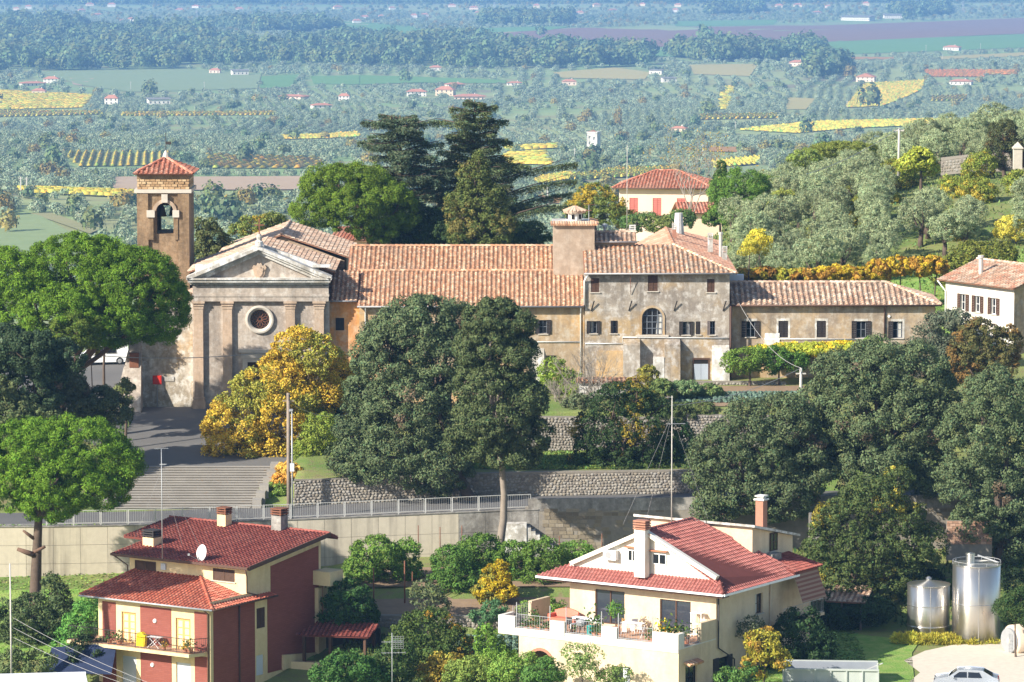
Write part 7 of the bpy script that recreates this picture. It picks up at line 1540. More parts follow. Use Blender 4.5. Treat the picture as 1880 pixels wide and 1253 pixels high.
# groves: cells of rows
WOODS = [[(-60,75),(100,66),(230,62),(350,60),(450,85),(520,95),(640,70),(720,78),(860,78),(1000,95),(1120,92),(1200,112),(1180,124),(900,128),(620,122),(480,118),(300,128),(150,130),(-60,135)],[(1225,105),(1290,88),(1400,98),(1480,88),(1515,95),(1480,112),(1300,115)],[(1480,138),(1500,122),(1555,122),(1545,142),(1495,148)],[(1300,23),(1400,15),(1400,26),(1300,30)],[(1640,22),(1740,18),(1740,30),(1640,32)],[(0,50),(120,45),(160,55),(80,62),(0,64)],[(350,50),(480,46),(640,56),(480,62)],[(900,38),(1050,40),(1040,48),(880,48)],[(-40,0),(1900,0),(1900,6),(-40,10)]]
def groves():
    rng = np.random.default_rng(2024); seeds = []
    for py in np.concatenate([np.arange(10,150,14), np.arange(150,480,22)]):
        for px in np.arange(-150, 2050, 130): seeds.append((px+rng.uniform(-50,50), py+rng.uniform(-8,8)))
    S = [onplain(max(-300,a), max(3,b)) for a,b in seeds]; SX = np.array([s.x for s in S]); SY = np.array([s.y for s in S]); pts = []; scs = []
    for i in range(len(S)):
        y = SY[i]
        if y > 9000: continue
        r = rng.random(); sp = rng.uniform(5.8,7.2) if r < .72 else rng.uniform(8,11) if r < .9 else 16
        if y > 4200: sp *= 2.0
        an = -SX[i]/y+rng.uniform(-.10,.10) if rng.random() < .8 else rng.uniform(0,3); half = 80+.085*y; gx, gy = np.meshgrid(np.arange(-half,half,sp*1.45), np.arange(-half,half,sp*.85)); jit = .06 if rng.random() < .7 else .25
        X = SX[i]+(gx*math.cos(an)-gy*math.sin(an))+rng.normal(0,sp*jit,gx.shape); Yv = y+(gx*math.sin(an)+gy*math.cos(an))+rng.normal(0,sp*jit,gx.shape)
        X, Yv = X.ravel(), Yv.ravel(); ok = (Yv > 1050) & (Yv < 9500) & (np.abs(X) < .150*Yv); X, Yv = X[ok], Yv[ok]
        if not len(X): continue
        d = ((X[:,None]-SX[None])**2+((Yv[:,None]-SY[None])/2.0)**2).argmin(1) == i; X, Yv = X[d], Yv[d]
        if not len(X): continue
        Z = Zplain(X, Yv); u, v = proj(np.stack([X,Yv,Z],-1)); bad = np.zeros(len(X), bool)
        kk = FPX/Yv
        for k, p in FIELDS:
            for dh in (0, 1.6, 3.4): bad |= inpoly(u, v-dh*kk, p)
        for p in WOODS: bad |= inpoly(u, v, p)
        for hh in HOUSES:
            if hh[2]: bad |= (np.abs(u-hh[0]) < hh[2]*.6) & (v > hh[1]-6) & (v < hh[1]+4)
        bad |= (np.abs(u-1090) < 16) & (np.abs(v-277) < 10); bad |= rng.random(len(X)) < .05
        pts.append(np.stack([X,Yv,Z-.2],-1)[~bad]); scs.append((sp/6)**.25*rng.uniform(.8,1.2,(~bad).sum())*(1.25 if y > 4200 else 1))
    P = np.concatenate(pts); Sc = np.concatenate(scs); print('far olives', len(P))
    order = np.argsort(P[:,1]); u, v = proj(P); vis = (u > -10) & (u < 1890) & (v < 460)
    vis &= ~((u > 1330) & (v > 240)) & ~((u > 640) & (u < 1000) & (v > 230)) & ~((u < 345) & (v > 440)) & ~((u > 240) & (u < 365) & (v > 290)) & ~((u > 380) & (v > 400))
    near = [i for i in order if vis[i]][:110]; objs = []
    for q, i in enumerate(near): objs.append(far_tree(OLM[q % 4], 'plain_olive_tree', 'small blue-green olive tree in the nearest groves of the plain', 'olive tree', P[i], Sc[i], float(i % 6), 'olive trees on the near plain'))
    m = np.ones(len(P), bool); m[near] = False
    scatter('olive_groves', P[m], Sc[m], objs[:4], 'vast olive groves covering the plain', 5)
    # woods
    W = []
    for p in WOODS:
        c = [onplain(max(-200,a), max(1.5,b)) for a,b in p]; x0,x1 = min(q.x for q in c), max(q.x for q in c); y0,y1 = min(q.y for q in c), min(12000, max(q.y for q in c)); n = int(min(5200, (x1-x0)*(y1-y0)/120))
        X = rng.uniform(x0,x1,n); Yv = rng.uniform(y0,y1,n); Z = Zplain(X,Yv); u,v = proj(np.stack([X,Yv,Z],-1)); k = inpoly(u,v,p); W.append(np.stack([X,Yv,Z-.5],-1)[k])
    W = np.concatenate(W); print('wood trees', len(W)); ws = rng.uniform(1.2,2.5,len(W))*np.where(rng.random(len(W)) < .08, 1.4, 1)
    singles = [(1597,190,22,'large dark round tree in the yellow vineyard',1),(1480,240,14,'dark tree beside the yellow strip above the convent grove',0),(1560,138,12,'rusty autumn tree beside the dark wood',3),(1510,268,16,'tree at the lower edge of the far groves',2),(275,170,14,'round tree at the edge of the pale meadow',1),(744,146,12,'round tree in the green crop field',0),(993,62,10,'lone tree in the ploughed field',2),(1135,232,8,'narrow golden poplar on the plain',3),(1085,310,18,'dark tree clump below the stone tower',0),(420,400,26,'large dark tree behind the bell tower',2),(392,395,20,'second dark tree right of the bell tower',0),(100,300,20,'dark copse left of the yellow vineyard',0),(450,290,16,'dark tree at the end of the yellow vineyard',2),(1300,205,14,'dark tree in the far groves above the bare tree',1),(1690,30,12,'tree group beside the far warehouse',2),(1665,34,10,'smaller tree by the far warehouse',0),(170,415,22,'rounded tree left of the bell tower arch',1),(15,415,18,'pale bushy tree at the edge of the near field',3)]
    sg = []
    for q, (px,py,r,lab,w) in enumerate(singles):
        p = onplain(px, py+r*.7); k = ppm(p.y, py); s = r/k/4.0; sg.append(far_tree(WDM[w], 'field_tree', lab, 'tree', (p.x,p.y,p.z-.3), (s,s,s*(1.1 if 'poplar' not in lab else 2.4)), q, None))
    scatter('far_woods', W, ws, [sg[0], sg[1], sg[3], sg[2]][:3], 'dark band of woodland across the plain', 6)
    # loose scrub and hedges everywhere in the upper plain
    n = 4000; u = rng.uniform(-60,1940,n); v = np.concatenate([rng.uniform(2,62,n*8//10), rng.uniform(120,400,n-n*8//10)]); keep = []
    for a,b in zip(u,v):
        p = onplain(a,b); keep.append((p.x,p.y,p.z-.3))
    K = np.array(keep); uu,vv = proj(K); bad = np.zeros(n,bool)
    for k,p in FIELDS: bad |= inpoly(uu,vv,p) | inpoly(uu,vv-4*FPX/K[:,1],p)
    for hh in HOUSES: bad |= (np.abs(uu-hh[0]) < hh[2]*.6) & (vv > hh[1]-8) & (vv < hh[1]+4) if hh[2] else False
    for tx,ty in TINY: bad |= (np.abs(uu-tx) < 8) & (np.abs(vv-ty-5) < 4)
    K = K[~bad]; scatter('hedgerow_trees', K, rng.uniform(.35,1.1,len(K)), [sg[0], sg[3], sg[2]], 'loose hedgerow trees and scrub dotted over the plain', 7)
    for q, (px,py) in enumerate(((38,355),(49,356),(280,65),(1290,288),(1700,98),(1845,215),(1555,200),(840,20),(1055,295),(1005,375),(1350,240),(375,165),(240,165),(1420,112),(1800,95),(1730,115))):
        p = onplain(px, py); k = ppm(p.y, py); hgt = 15/k; o = MB().box(-.14*3000/p.y*.5-.12,.14*3000/p.y*.5+.12,-.15,.15,-.5,max(7,hgt)).box(-.9,.9,-.1,.1,max(7,hgt)-.9,max(7,hgt)-.7).build('utility_pole', M['conc_pole']); o.location = p; tag(o, 'thin pale utility pole far out on the plain', 'pole', 'utility poles across the plain')
    # lattice pylons on the far rim
    for px, py in ((361,28),(908,14),(1768,12)):
        p = onplain(px, py+12); m = MB(); k = ppm(p.y,py); H = 22/k; b = H*.1
        for sx in (-1,1):
            for sy in (-1,1): m.bar((sx*b,sy*b,0),(sx*.4,sy*.4,H),.45)
        for i in range(6): z = H*i/6; w = b*(1-i/6)+.4*i/6; m.bar((-w,-w,z),(w,-w,z+H/6),.3); m.bar((w,-w,z),(-w,-w,z+H/6),.3)
        for z in (.75,.87): m.bar((-b*1.3,0,H*z),(b*1.3,0,H*z),.5)
        o = m.build('pylon', M['galv']); o.location = p; tag(o, 'pale lattice power pylon faint on the far rim', 'pylon', 'far power pylons')
groves()
# ------------------------------------------------------------------ haze: one closed box of pale even air round everything
def haze():
    m = NT('haze_air'); m.n.remove(m.b); v = m.new('ShaderNodeVolumePrincipled'); v.inputs['Color'].default_value = HAZE_COL; v.inputs['Density'].default_value = HAZE_D; v.inputs['Anisotropy'].default_value = .0
    m.l.new(v.outputs[0], m.n['Material Output'].inputs['Volume'])
    o = MB().box(-24000,24000,-600,27000,-470,8).build('haze', m.m); o['kind'] = 'stuff'; o['label'] = 'pale blue haze over the plain'
HAZE_COL = (.27,.55,1.0,1); HAZE_D = 9.0e-5
haze()
# ------------------------------------------------------------------ walls along the lane
def fRN(x): return float(RF(x))-RW
def retaining():
    t = wthing('retaining_wall', 'long pale concrete retaining wall below the lane', 'wall', (-25, fRN(-25), -50.2))
    xs_ = list(np.arange(-48, 2.5, 2.0)); 
    for a, b in zip(xs_[:-1], xs_[1:]):       # shuttered panels with open joints
        za, zb = float(ZR(a))-.02, float(ZR(b))-.02; ya, yb = fRN(a)-.32, fRN(b)-.32; j = .012
        for k in range(3):
            f0, f1 = k/3, (k+1)/3; bt = -51.0
            g = lambda z, f: bt+(z-.0-bt)*f
            MB().prism([(a+j,ya-.01*((k+int(a)) % 2),g(za,f0)+j),(b-j,yb-.01*((k+int(a)) % 2),g(zb,f0)+j),(b-j,yb-.01*((k+int(a)) % 2),g(zb,f1)-j),(a+j,ya-.01*((k+int(a)) % 2),g(za,f1)-j)], (0,.3,0)).build('panel', M['concrete'] if b < -3 else M['concrete_grey'], t)
    m = MB()
    for a, b in zip(xs_[:-1], xs_[1:]): m.prism([(a,fRN(a)-.28,-51.2),(b,fRN(b)-.28,-51.2),(b,fRN(b)+.3,-51.2),(a,fRN(a)+.3,-51.2)], (0,0,float(ZR((a+b)/2))-.06+51.2))
    m.build('core', M['concrete_grey'], t)
    m = MB()
    for a, b in zip(xs_[:-1], xs_[1:]): m.prism([(a,fRN(a)-.38,float(ZR(a))-.015),(b,fRN(b)-.38,float(ZR(b))-.015),(b,fRN(b)+.2,float(ZR(b))-.015),(a,fRN(a)+.2,float(ZR(a))-.015)], (0,0,.07))
    m.build('coping', M['concrete_grey'], t)
    # grey tuff-block stretch to the right with parapet
    t2 = wthing('block_wall', 'dark tuff-block retaining wall with parapet behind the orchard', 'wall', (16, fRN(16), -50))
    zc = lambda x: float(ZR(x)); m = MB().prism([(1.0,fRN(1)-.3,-51.5),(60,fRN(60)-.3,-51.5),(60,fRN(60)+.2,-51.5),(1.0,fRN(1)+.2,-51.5)], (0,0,zc(20)-.1+51.5)); m.build('core', M['mortar'], t2)
    pg = random.Random(9); cols = [(.20,.165,.115),(.24,.20,.14),(.17,.14,.10),(.27,.23,.17)]; n = 0; st = MB()
    for r in range(14):
        x = 2.2+pg.uniform(0,.3); z0 = -50.2+r*.285
        while x < 42:
            w = pg.uniform(.42,.66)
            if x > 4.6 or r > 5:
                y = fRN(x)-.30-pg.uniform(.01,.06); c = pg.choice(cols); q = .014
                b_ = MB() if (n < 300 and x < 22) else st
                b_.box(x+q,x+w-q,y,y+.2,z0+q,z0+.285-q,c)
                if b_ is not st: b_.build('block', M['rubble'], t2); n += 1
            x += w
    st.build('blocks', M['rubble'], t2, kind='stuff')
    MB().prism([(1.2,fRN(1.2)-.32,zc(1)-.1),(60,fRN(60)-.32,zc(30)-.1),(60,fRN(60)-.02,zc(30)-.1),(1.2,fRN(1.2)-.02,zc(1)-.1)], (0,0,.95)).build('parapet', M['concrete_grey'], t2)
    # little concrete stair against the wall
    s = wthing('garden_steps', 'steep whitish concrete steps climbing the block wall behind the orchard', 'stairs', (1.6, fRN(1)-1, -50.3))
    for i in range(11):
        MB().box(-.6+.36*i*1.0,4.2,fRN(1)-1.5,fRN(1)-.42,-50.6+.0,-47.55-.27*i).build('step', M['concrete_grey'], s) if False else MB().box(1.1+.33*i,1.1+.33*(i+1)-.004,fRN(1)-1.5,fRN(1)-.42,-51,-47.5-.27*i).build('step', M['cornice'], s)
    MB().box(-.7,1.09,fRN(0)-1.5,fRN(0)-.42,-51,-47.2).build('landing', M['cornice'], s)
retaining()
def rubble_wall(name, label, path, h0, h1, thick=.5, n_parts=300, seed=1, big=.36):
    """rubble wall along path [(x,y,zbase)], stones proud of the mortar core"""
    pg = random.Random(seed); a, b = path[0], path[-1]; t = wthing(name, label, 'wall', ((a[0]+b[0])/2, (a[1]+b[1])/2, min(a[2],b[2])))
    core = MB(); cap = MB(); extra = MB(); cnt = 0; px_ = [p[0] for p in path]; shapes = []
    for p, q in zip(path[:-1], path[1:]):
        core.prism([(p[0],p[1]-thick/2,p[2]-.3),(q[0],q[1]-thick/2,q[2]-.3),(q[0],q[1]+thick/2,q[2]-.3),(p[0],p[1]+thick/2,p[2]-.3)], (0,0,(h0+h1)/2+.24))
    core.build('core', M['mortar'], t)
    cols = [(.28,.255,.215),(.24,.21,.175),(.32,.295,.25),(.20,.175,.145),(.26,.225,.175),(.30,.28,.25)]
    for k in range(8):                       # eight irregular stones shared by all
        m = MB(); n = 7; rr = [pg.uniform(.75,1.08) for _ in range(n)]; c0 = pg.choice(cols)
        out = [(rr[i]*math.cos(2*math.pi*i/n), rr[i]*math.sin(2*math.pi*i/n)) for i in range(n)]
        for (s0,y0),(s1,y1) in (((1.0,.25),(.92,-.25)),((.92,-.25),(.55,-.55))):
            for i in range(n): j = (i+1) % n; m.poly([(out[i][0]*s0,y0,out[i][1]*s0),(out[j][0]*s0,y0,out[j][1]*s0),(out[j][0]*s1,y1,out[j][1]*s1),(out[i][0]*s1,y1,out[i][1]*s1)], c0)
        m.poly([(out[i][0]*.55,-.55,out[i][1]*.55) for i in range(n)], c0); o = m.build('stone', M['rubble'], t); shapes.append(o)
    me = [s.data for s in shapes]; first = {k: True for k in range(8)}; L = math.hypot(b[0]-a[0], b[1]-a[1]); spots = []
    z = .12
    while z < max(h0,h1)-.05:
        x = pg.uniform(0,.2)
        while x < L:
            w = pg.uniform(.22,big); f = x/L; hh = h0+(h1-h0)*f
            if z < hh-.08: spots.append((f, z+pg.uniform(-.05,.05), w))
            x += w*.96
        z += big*.62
    pg.shuffle(spots)
    for i, (f, z, w) in enumerate(spots):
        xx = a[0]+(b[0]-a[0])*f; yy = float(np.interp(xx, px_, [p[1] for p in path])); zb = float(np.interp(xx, px_, [p[2] for p in path])); k = i % 8
        if cnt < n_parts:
            o = shapes[k] if first[k] else link('stone', me[k], t); first[k] = False
            o.location = (xx, yy-thick/2-.0, zb+z); o.scale = (w*.52,.12,w*.40); o.rotation_euler = (0, pg.uniform(-.5,.5), 0); cnt += 1
        else:
            md = me[k]; sx, sz = w*.52, w*.40; an = pg.uniform(-.5,.5); n0 = len(extra.v); ca, sa = math.cos(an), math.sin(an)
            for v in md.vertices: X, Yq, Zq = v.co.x*sx, v.co.y*.12, v.co.z*sz; extra.v.append((xx+X*ca+Zq*sa, yy-thick/2+Yq, zb+z-X*sa+Zq*ca))
            c = pg.choice(cols)
            for pl in md.polygons: extra.f.append(tuple(n0+q for q in pl.vertices)); extra.c.append(c)
    if extra.f: extra.build('stones', M['rubble'], t, kind='stuff')
    for p, q in zip(path[:-1], path[1:]):
        f = lambda x: h0+(h1-h0)*((x-a[0])/(b[0]-a[0]))
        cap.prism([(p[0],p[1]-thick/2-.03,p[2]-.28+f(p[0])+.2),(q[0],q[1]-thick/2-.03,q[2]-.28+f(q[0])+.2),(q[0],q[1]+thick/2,q[2]-.28+f(q[0])+.2),(p[0],p[1]+thick/2,p[2]-.28+f(p[0])+.2)], (0,0,.12))
    cap.build('coping', M['mortar'], t); return t
rubble_wall('stone_wall', 'long grey rubble stone wall along the far side of the lane', [(x, float(RF(x))+.45, float(ZR(x))) for x in (-16.6,-13,-9,-4.5,0,4,9,14,18)], 2.0, 1.75, seed=4, big=.34)
rubble_wall('terrace_wall', 'upper rubble terrace wall below the convent garden', [(x, float(RF(x))+13.05, -44.45) for x in (-.6,3,6,10,13.8)], 2.75, 2.6, seed=5, big=.33)
rubble_wall('terrace_wall', 'short rubble terrace wall behind the trellised vines', [(x, float(RF(x))+13.05, -44.3) for x in (13.9,17,20,24)], 2.7, 2.6, seed=6, big=.36, n_parts=200)
rubble_wall('garden_wall', 'low dry-stone wall between the convent garden and the tall block', [(x, 347.4, -41.1) for x in (10.2,14,18,22.5)], .95, .9, seed=7, big=.34, n_parts=160)
rubble_wall('hill_wall', 'pale stone wall below the gate pillar on the hillside', [(x, 455-.4*(x-46), Hat(x,455)+.9) for x in (46,50,54,60)], 1.3, 2.0, seed=8, big=.5, n_parts=120)
rubble_wall('orchard_wall', 'low rubble wall across the orchard terrace', [(x, 299.4, -52.5) for x in (-12.2,-8,-4,0,3,8)], 1.1, 1.0, seed=9, big=.36, n_parts=260)
def lane_fence():
    t = wthing('lane_railing', 'long grey metal railing of barred panels along the lane', 'railing', (-20, fRN(-20), -46.8))
    x = -34.5; k = 0
    while x < 0:
        a, b = x, x+1.95; A = Vector((a+.05,fRN(a)-.2,float(ZR(a))+.14)); B = Vector((b-.05,fRN(b)-.2,float(ZR(b))+.14)); u = Vector((0,0,1.02)); m = MB()
        m.bar(A+u,B+u,.04); m.bar(A+Vector((0,0,.1)),B+Vector((0,0,.1)),.03); m.bar(A,A+u,.035); m.bar(B,B+u,.035)
        for i in range(1,11): p = A+(B-A)*i/11; m.bar(p+Vector((0,0,.1)),p+u,.012)
        m.build('railing_panel', M['railing'], t); MB().bar((a,fRN(a)-.2,float(ZR(a))),(a,fRN(a)-.2,float(ZR(a))+1.2),.05).build('post', M['railing'], t); x += 2.0; k += 1
lane_fence()
# house with chapel wall under the bare trees in the convent garden
def garden_store():
    C = at(1115, 690, 342); t = lthing('garden_store', 'low grey garden store with a row of ridge tiles behind the bare shrub', 'shed', (C.x, 342, at(1115,698,342).z), -3.6, 0)
    w = 52/ppm(342); MB().box(-w,w,0,.9,-3.6,-.1).build('wall', M['cornice'], t)
    tile_roof(t, [(-w-.2,-.3,-.1),(w+.2,-.3,-.1),(w+.2,.9,.12),(-w-.2,.9,.12)], OLD, seed=99); MB().box(-.5,.5,-.06,-.002,-3,-1.3).build('door', M['dark_wood'], t); MB().box(1.2,1.5,-.05,-.002,-2.2,-1.2).build('slit_window', M['dark'], t)
garden_store()
# ------------------------------------------------------------------ poles, masts, wires
def catenary(a, b, sag, n=14): 
    a, b = Vector(a), Vector(b); return [a+(b-a)*i/n-Vector((0,0,sag*4*(i/n)*(1-i/n))) for i in range(n+1)]
def wire(a, b, sag, label, r=.018, name='cable', mat='wire', group=None):
    o = MB().tube(catenary(a,b,sag), r, 4).build(name, M[mat]); return tag(o, label, 'cable', group)
def pole(name, label, px, py_b, py_t, Y, r, mat, cat='pole', extra=None):
    B = at(px, py_b, Y); T = at(px, py_t, Y); t = thing(name, label, cat, (B.x, Y, B.z)); H = T.z-B.z
    MB().tube([(0,0,-.3),(0,0,H)], [r, r*.75], 8).build('shaft', M[mat], t, True)
    if extra: extra(t, H)
    return t, Vector((B.x, Y, B.z+H))
_, PT = pole('wooden_pole', 'weathered wooden utility pole before the golden tree by the steps', 530.5, 955, 722, 319.2, .17, 'wood_pole', extra=lambda t,H: MB().bar((-.45,0,H-.6),(.45,0,H-.6),.08).box(-.05,.05,-.2,-.1,H-.5,H-.1).build('crossarm', M['wood_pole'], t))
def lamp(t, H):
    MB().tube([(0,0,H),(0,-.5,H+.25),(0,-1.1,H+.3)], .035, 6).build('arm', M['galv'], t); MB().box(-.14,.14,-1.55,-1.0,H+.24,H+.36).build('lamp_head', M['galv'], t); MB().box(-.16,.16,-.28,-.12,H*.46,H*.46+.6).build('junction_box', M['roller'], t)
pole('street_lamp', 'slim galvanised street lamp beside the wooden pole on the lane', 537, 957, 757, 313.9, .07, 'galv', 'street lamp', lamp)
_, P2 = pole('concrete_pole', 'short concrete pole where the garden cables meet', 1470, 748, 676, 338, .14, 'conc_pole', extra=lambda t,H: MB().box(-.4,.4,-.06,.06,H-.5,H-.4).build('crossarm', M['conc_pole'], t))
_, P3 = pole('concrete_pole', 'pale square concrete pole standing in the hillside olive grove', 1650, 318, 235, 432, .15, 'conc_pole', extra=lambda t,H: MB().box(-.5,.5,-.08,.08,H-.35,H-.2).build('crossarm', M['conc_pole'], t))
def yagi(m, c, L, n, d=(1,0,0), w=.5, mat=None):
    c = Vector(c); d = Vector(d).normalized(); s = d.cross(Vector((0,0,1))).normalized(); m.bar(c-d*L/2, c+d*L/2, .025)
    for i in range(n): p = c-d*L/2+d*L*i/(n-1); m.bar(p-s*w*(.5+.2*(i%2)), p+s*w*(.5+.2*(i%2)), .014)
def mast_l(t, H):
    m = MB(); yagi(m, (0,0,H), .9, 8, (1,.3,0), .3); yagi(m, (.1,0,H-1.1), .5, 5, (.2,1,0), .35); m.build('aerial', M['galv'], t)
    for dx, dy in ((-2.2,-1),(2.6,.8),(1.2,2.4)): MB().bar((dx,dy,.3),(0,0,H*.8),.012).build('guy_wire', M['wire'], t)
lb = local(LC, -8.7, 4.9, 2.6); pm = proj(lb); _, LM = pole('aerial_mast', 'tall guyed television mast on the red-brown house roof', 298, 1018, 824, 291.5, .035, 'galv', 'antenna mast', mast_l)
def mast_r(t, H):
    m = MB(); yagi(m, (.3,0,H*.78), 1.2, 9, (1,.2,0), .4); yagi(m, (-.2,0,H-.1), .5, 4, (1,0,0), .4); m.build('aerial', M['galv'], t)
    for dx, dy in ((-3.4,-1),(-1.6,3),(2.6,2)): MB().bar((dx,dy,0),(0,0,H*.85),.012).build('guy_wire', M['wire'], t)
pole('aerial_mast', 'tall white guyed mast on the cream house roof', 1233, 960, 727, 291, .045, 'conc_pole', 'antenna mast', mast_r)
pole('aerial_mast', 'thin white mast on the tall convent block roof', 1151, 428, 266, 361, .03, 'conc_pole', 'antenna mast')
def mast_s(t, H):
    m = MB(); yagi(m, (0,0,H), 1.0, 6, (1,0,0), .5); yagi(m, (0,0,H-.5), .8, 5, (0,1,0), .4); m.build('aerial', M['rust'], t)
pole('aerial_mast', 'small rusty television aerial beside the roof turret lantern', 1081, 432, 376, 357, .03, 'galv', 'antenna mast', mast_s)
def mast_f(t, H):
    m = MB(); yagi(m, (0,0,H-.6), 1.3, 9, (1,0,0), .6); yagi(m, (.1,0,H-1.3), 1.5, 8, (1,.1,0), .5); m.build('aerial', M['galv'], t)
    m = MB()
    for i in range(7): m.bar((.05,-.1,H-1.0+i*.13),(.75,-.1,H-1.0+i*.13),.015)
    for i in range(5): m.bar((.05+i*.17,-.1,H-1.0),(.05+i*.17,-.1,H-.2),.015)
    m.build('panel_antenna', M['galv'], t)
pole('aerial_mast', 'aerial mast with flat grid antenna in front of the porch', 720, 1275, 1162, 268, .03, 'galv', 'antenna mast', mast_f)
pole('white_pole', 'tall thin white pole at the picture edge beside the privet', 21, 1240, 1035, 268, .06, 'conc_pole')
pole('iron_stake', 'black pipe stake in the vegetable garden below the stone tower', 1100, 860, 800, 330, .03, 'iron') if False else None
wire(at(60,640,336), at(545,640,349.5), .8, 'cable sagging across the church side wall from the great pine', .03)
wire(at(1345,534,352), P2, 1.2, 'pale cable hanging from the convent corner to the concrete pole', .02)
wire(P2, at(1230,745,327), .6, 'cable running from the concrete pole past the white mast', .025)
wire(P3, at(1480,320,415), .5, 'cable descending from the hillside concrete pole', .035)
wire(PT+Vector((0,0,-.6)), at(640,760,336), .6, 'cable from the wooden pole towards the convent wing', .025)
for i in range(3): wire(at(25,1135+i*18,268), at(330,1275+i*6,262), .3, 'white cable slanting across the bottom corner before the red-brown house', .013, group='cables at the bottom corner')
# rusty stakes in the orchard
for i,(px,b,t_,Y) in enumerate(((686,1110,1043,301),(743,1100,1030,302),(757,1090,1050,303),(652,1145,1105,298),(592,1150,1060,297),(848,1010,965,311),(808,1010,968,311.5),(768,1010,965,311.5),(1105,1010,980,309),(1027,1015,985,310))):
    pole('garden_stake', ('rusty stake beside the citrus tree nearest the house','thick rusty post in the middle of the orchard','red-brown post with hanging wires behind the orchard post','thin stake at the dark laurel','stake by the rear balcony of the red-brown house','fence stake in the wire fence below the wall, nearest the conifer','second fence stake of the wire fence below the wall','third fence stake of the wire fence below the wall','rusty fence stake before the tuff-block wall','fence stake left of the block wall steps')[i], px, b, t_, Y, .04 if i > 1 else .06, 'rust')
# ------------------------------------------------------------------ yard: tanks, container, cars, shed
def tanks():
    for (px, py_b, py_t, w, Y, label, rings, lidh) in ((1791.5,1176,1036,88,298.5,'taller stainless steel tank with flat railed lid and seam ring',(.5,),.12),(1704,1168,1073,78,299.5,'shorter stainless steel tank with conical lid',(.22,.62),.3)):
        B = at(px,py_b,Y); T = at(px,py_t,Y); k = ppm(Y,1100); r = w/2/k; H = T.z-B.z; t = thing('steel_tank', label, 'tank', (B.x,Y,B.z)); n = 48
        m = MB()
        m.lathe([(r,0),(r,H)], (0,0,0), n); m.build('shell', M['steel'], t, False); t.children[0].data.polygons.foreach_set('use_smooth', [len(p.vertices) == 4 for p in t.children[0].data.polygons])
        for f in rings: MB().lathe([(r+.002,H*f-.05),(r+.03,H*f-.03),(r+.03,H*f+.03),(r+.002,H*f+.05)], (0,0,0), n).build('seam_ring', M['steel'], t, True)
        MB().box(-.03,.03,-r-.02,-r+.01,0,H).build('seam_weld', M['steel'], t)
        MB().lathe([(r+.04,H),(r+.04,H+.05),(.25,H+lidh),(.01,H+lidh+.02)], (0,0,0), n).build('lid', M['steel'], t)
        if lidh < .2:
            MB().lathe([(.3,H+.08),(.3,H+.75),(.34,H+.75),(.34,H+.85),(.05,H+.9)], (-.5,-.4,0), 14).build('hatch', M['steel'], t)
            m = MB()
            for j in range(20):
                a,b = 2*math.pi*j/20, 2*math.pi*(j+1)/20; m.bar((r*math.cos(a),r*math.sin(a),H+.28),(r*math.cos(b),r*math.sin(b),H+.28),.03)
                if j % 2 == 0: m.bar((r*math.cos(a),r*math.sin(a),H),(r*math.cos(a),r*math.sin(a),H+.28),.025)
            m.bar((.1,.3,H+.6),(r*.9,-.2,H+.15),.09); m.build('lid_rail', M['galv'], t)
        else: MB().lathe([(.2,H+lidh),(.2,H+lidh+.14),(.26,H+lidh+.14),(.1,H+lidh+.26)], (0,0,0), 12).build('hatch', M['steel'], t)
    C = at(1858,1170,294); t = thing('horizontal_tank', 'pale rusty cylindrical tank lying at the picture edge under branches', 'tank', (C.x,294,at(1858,1206,294).z), R(-62))
    r = 30/ppm(294,1170); prof = [(.01,-.35),(r*.6,-.25),(r*.92,-.08),(r,0),(r,3.4),(r*.9,3.5),(.01,3.75)]
    MB().lathe(prof,(0,0,0),30).xf(lambda p: Vector((p.x*1.0, p.z, p.y*.95+r*1.02))).build('shell', M['ivory_tank'], t, True)
    MB().lathe([(r*.80,-.30),(r*.82,-.14)],(0,0,0),26).xf(lambda p: Vector((p.x, p.z-.02, p.y*.95+r*1.02))).build('end_plate', M['galv'], t)
    m = MB()
    for s in (0,.32): m.bar((.25+s,-.42,.1),(.25+s,-.42,r*1.5),.03)
    for i in range(5): m.bar((.25,-.42,.25+i*.25),(.57,-.42,.25+i*.25),.025)
    m.build('ladder', M['galv'], t); MB().box(-r*.8,r*.8,.4,.7,-.15,.3).box(-r*.8,r*.8,2.6,2.9,-.15,.3).build('cradle', M['rust'], t)
tanks()
def skip():
    C = at(1525, 1258, 283); t = thing('skip_container', 'open grey-green steel skip container with ribbed sides', 'container', (C.x,283,C.z-.45), R(-4)); w = 87/ppm(283,1240); hh = 1.45; dp = 2.3
    m = MB(); m.box(-w,w,-.04,.04,0,hh); m.box(-w,w,dp-.04,dp+.04,0,hh+.28); m.prism([(-w,.04,0),(-w,dp-.04,0),(-w,dp-.04,hh+.35),(-w,.5,hh+.1)], (.06,0,0)); m.prism([(w-.06,.04,0),(w-.06,dp-.04,0),(w-.06,dp-.04,hh+.2),(w-.06,.04,hh+.55)], (.06,0,0)); m.box(-w,w,.04,dp-.04,0,.08); m.build('body', M['container'], t)
    MB().box(-w+.06,w-.06,dp-.06,dp-.041,.1,hh+.2).build('inner_lining', M['container_in'], t)
    for i in range(7): x = -w+2*w*i/6; MB().box(x-.05,x+.05,-.13,-.041,0,hh).build('rib', M['container'], t)
    MB().box(-w-.05,w+.05,-.15,.06,hh+.001,hh+.12).build('rim', M['container'], t); MB().bar((w-1.2,dp*.5,hh-.3),(w+.3,-.05,hh+.55),.07).build('prop_bar', M['galv'], t)
skip()
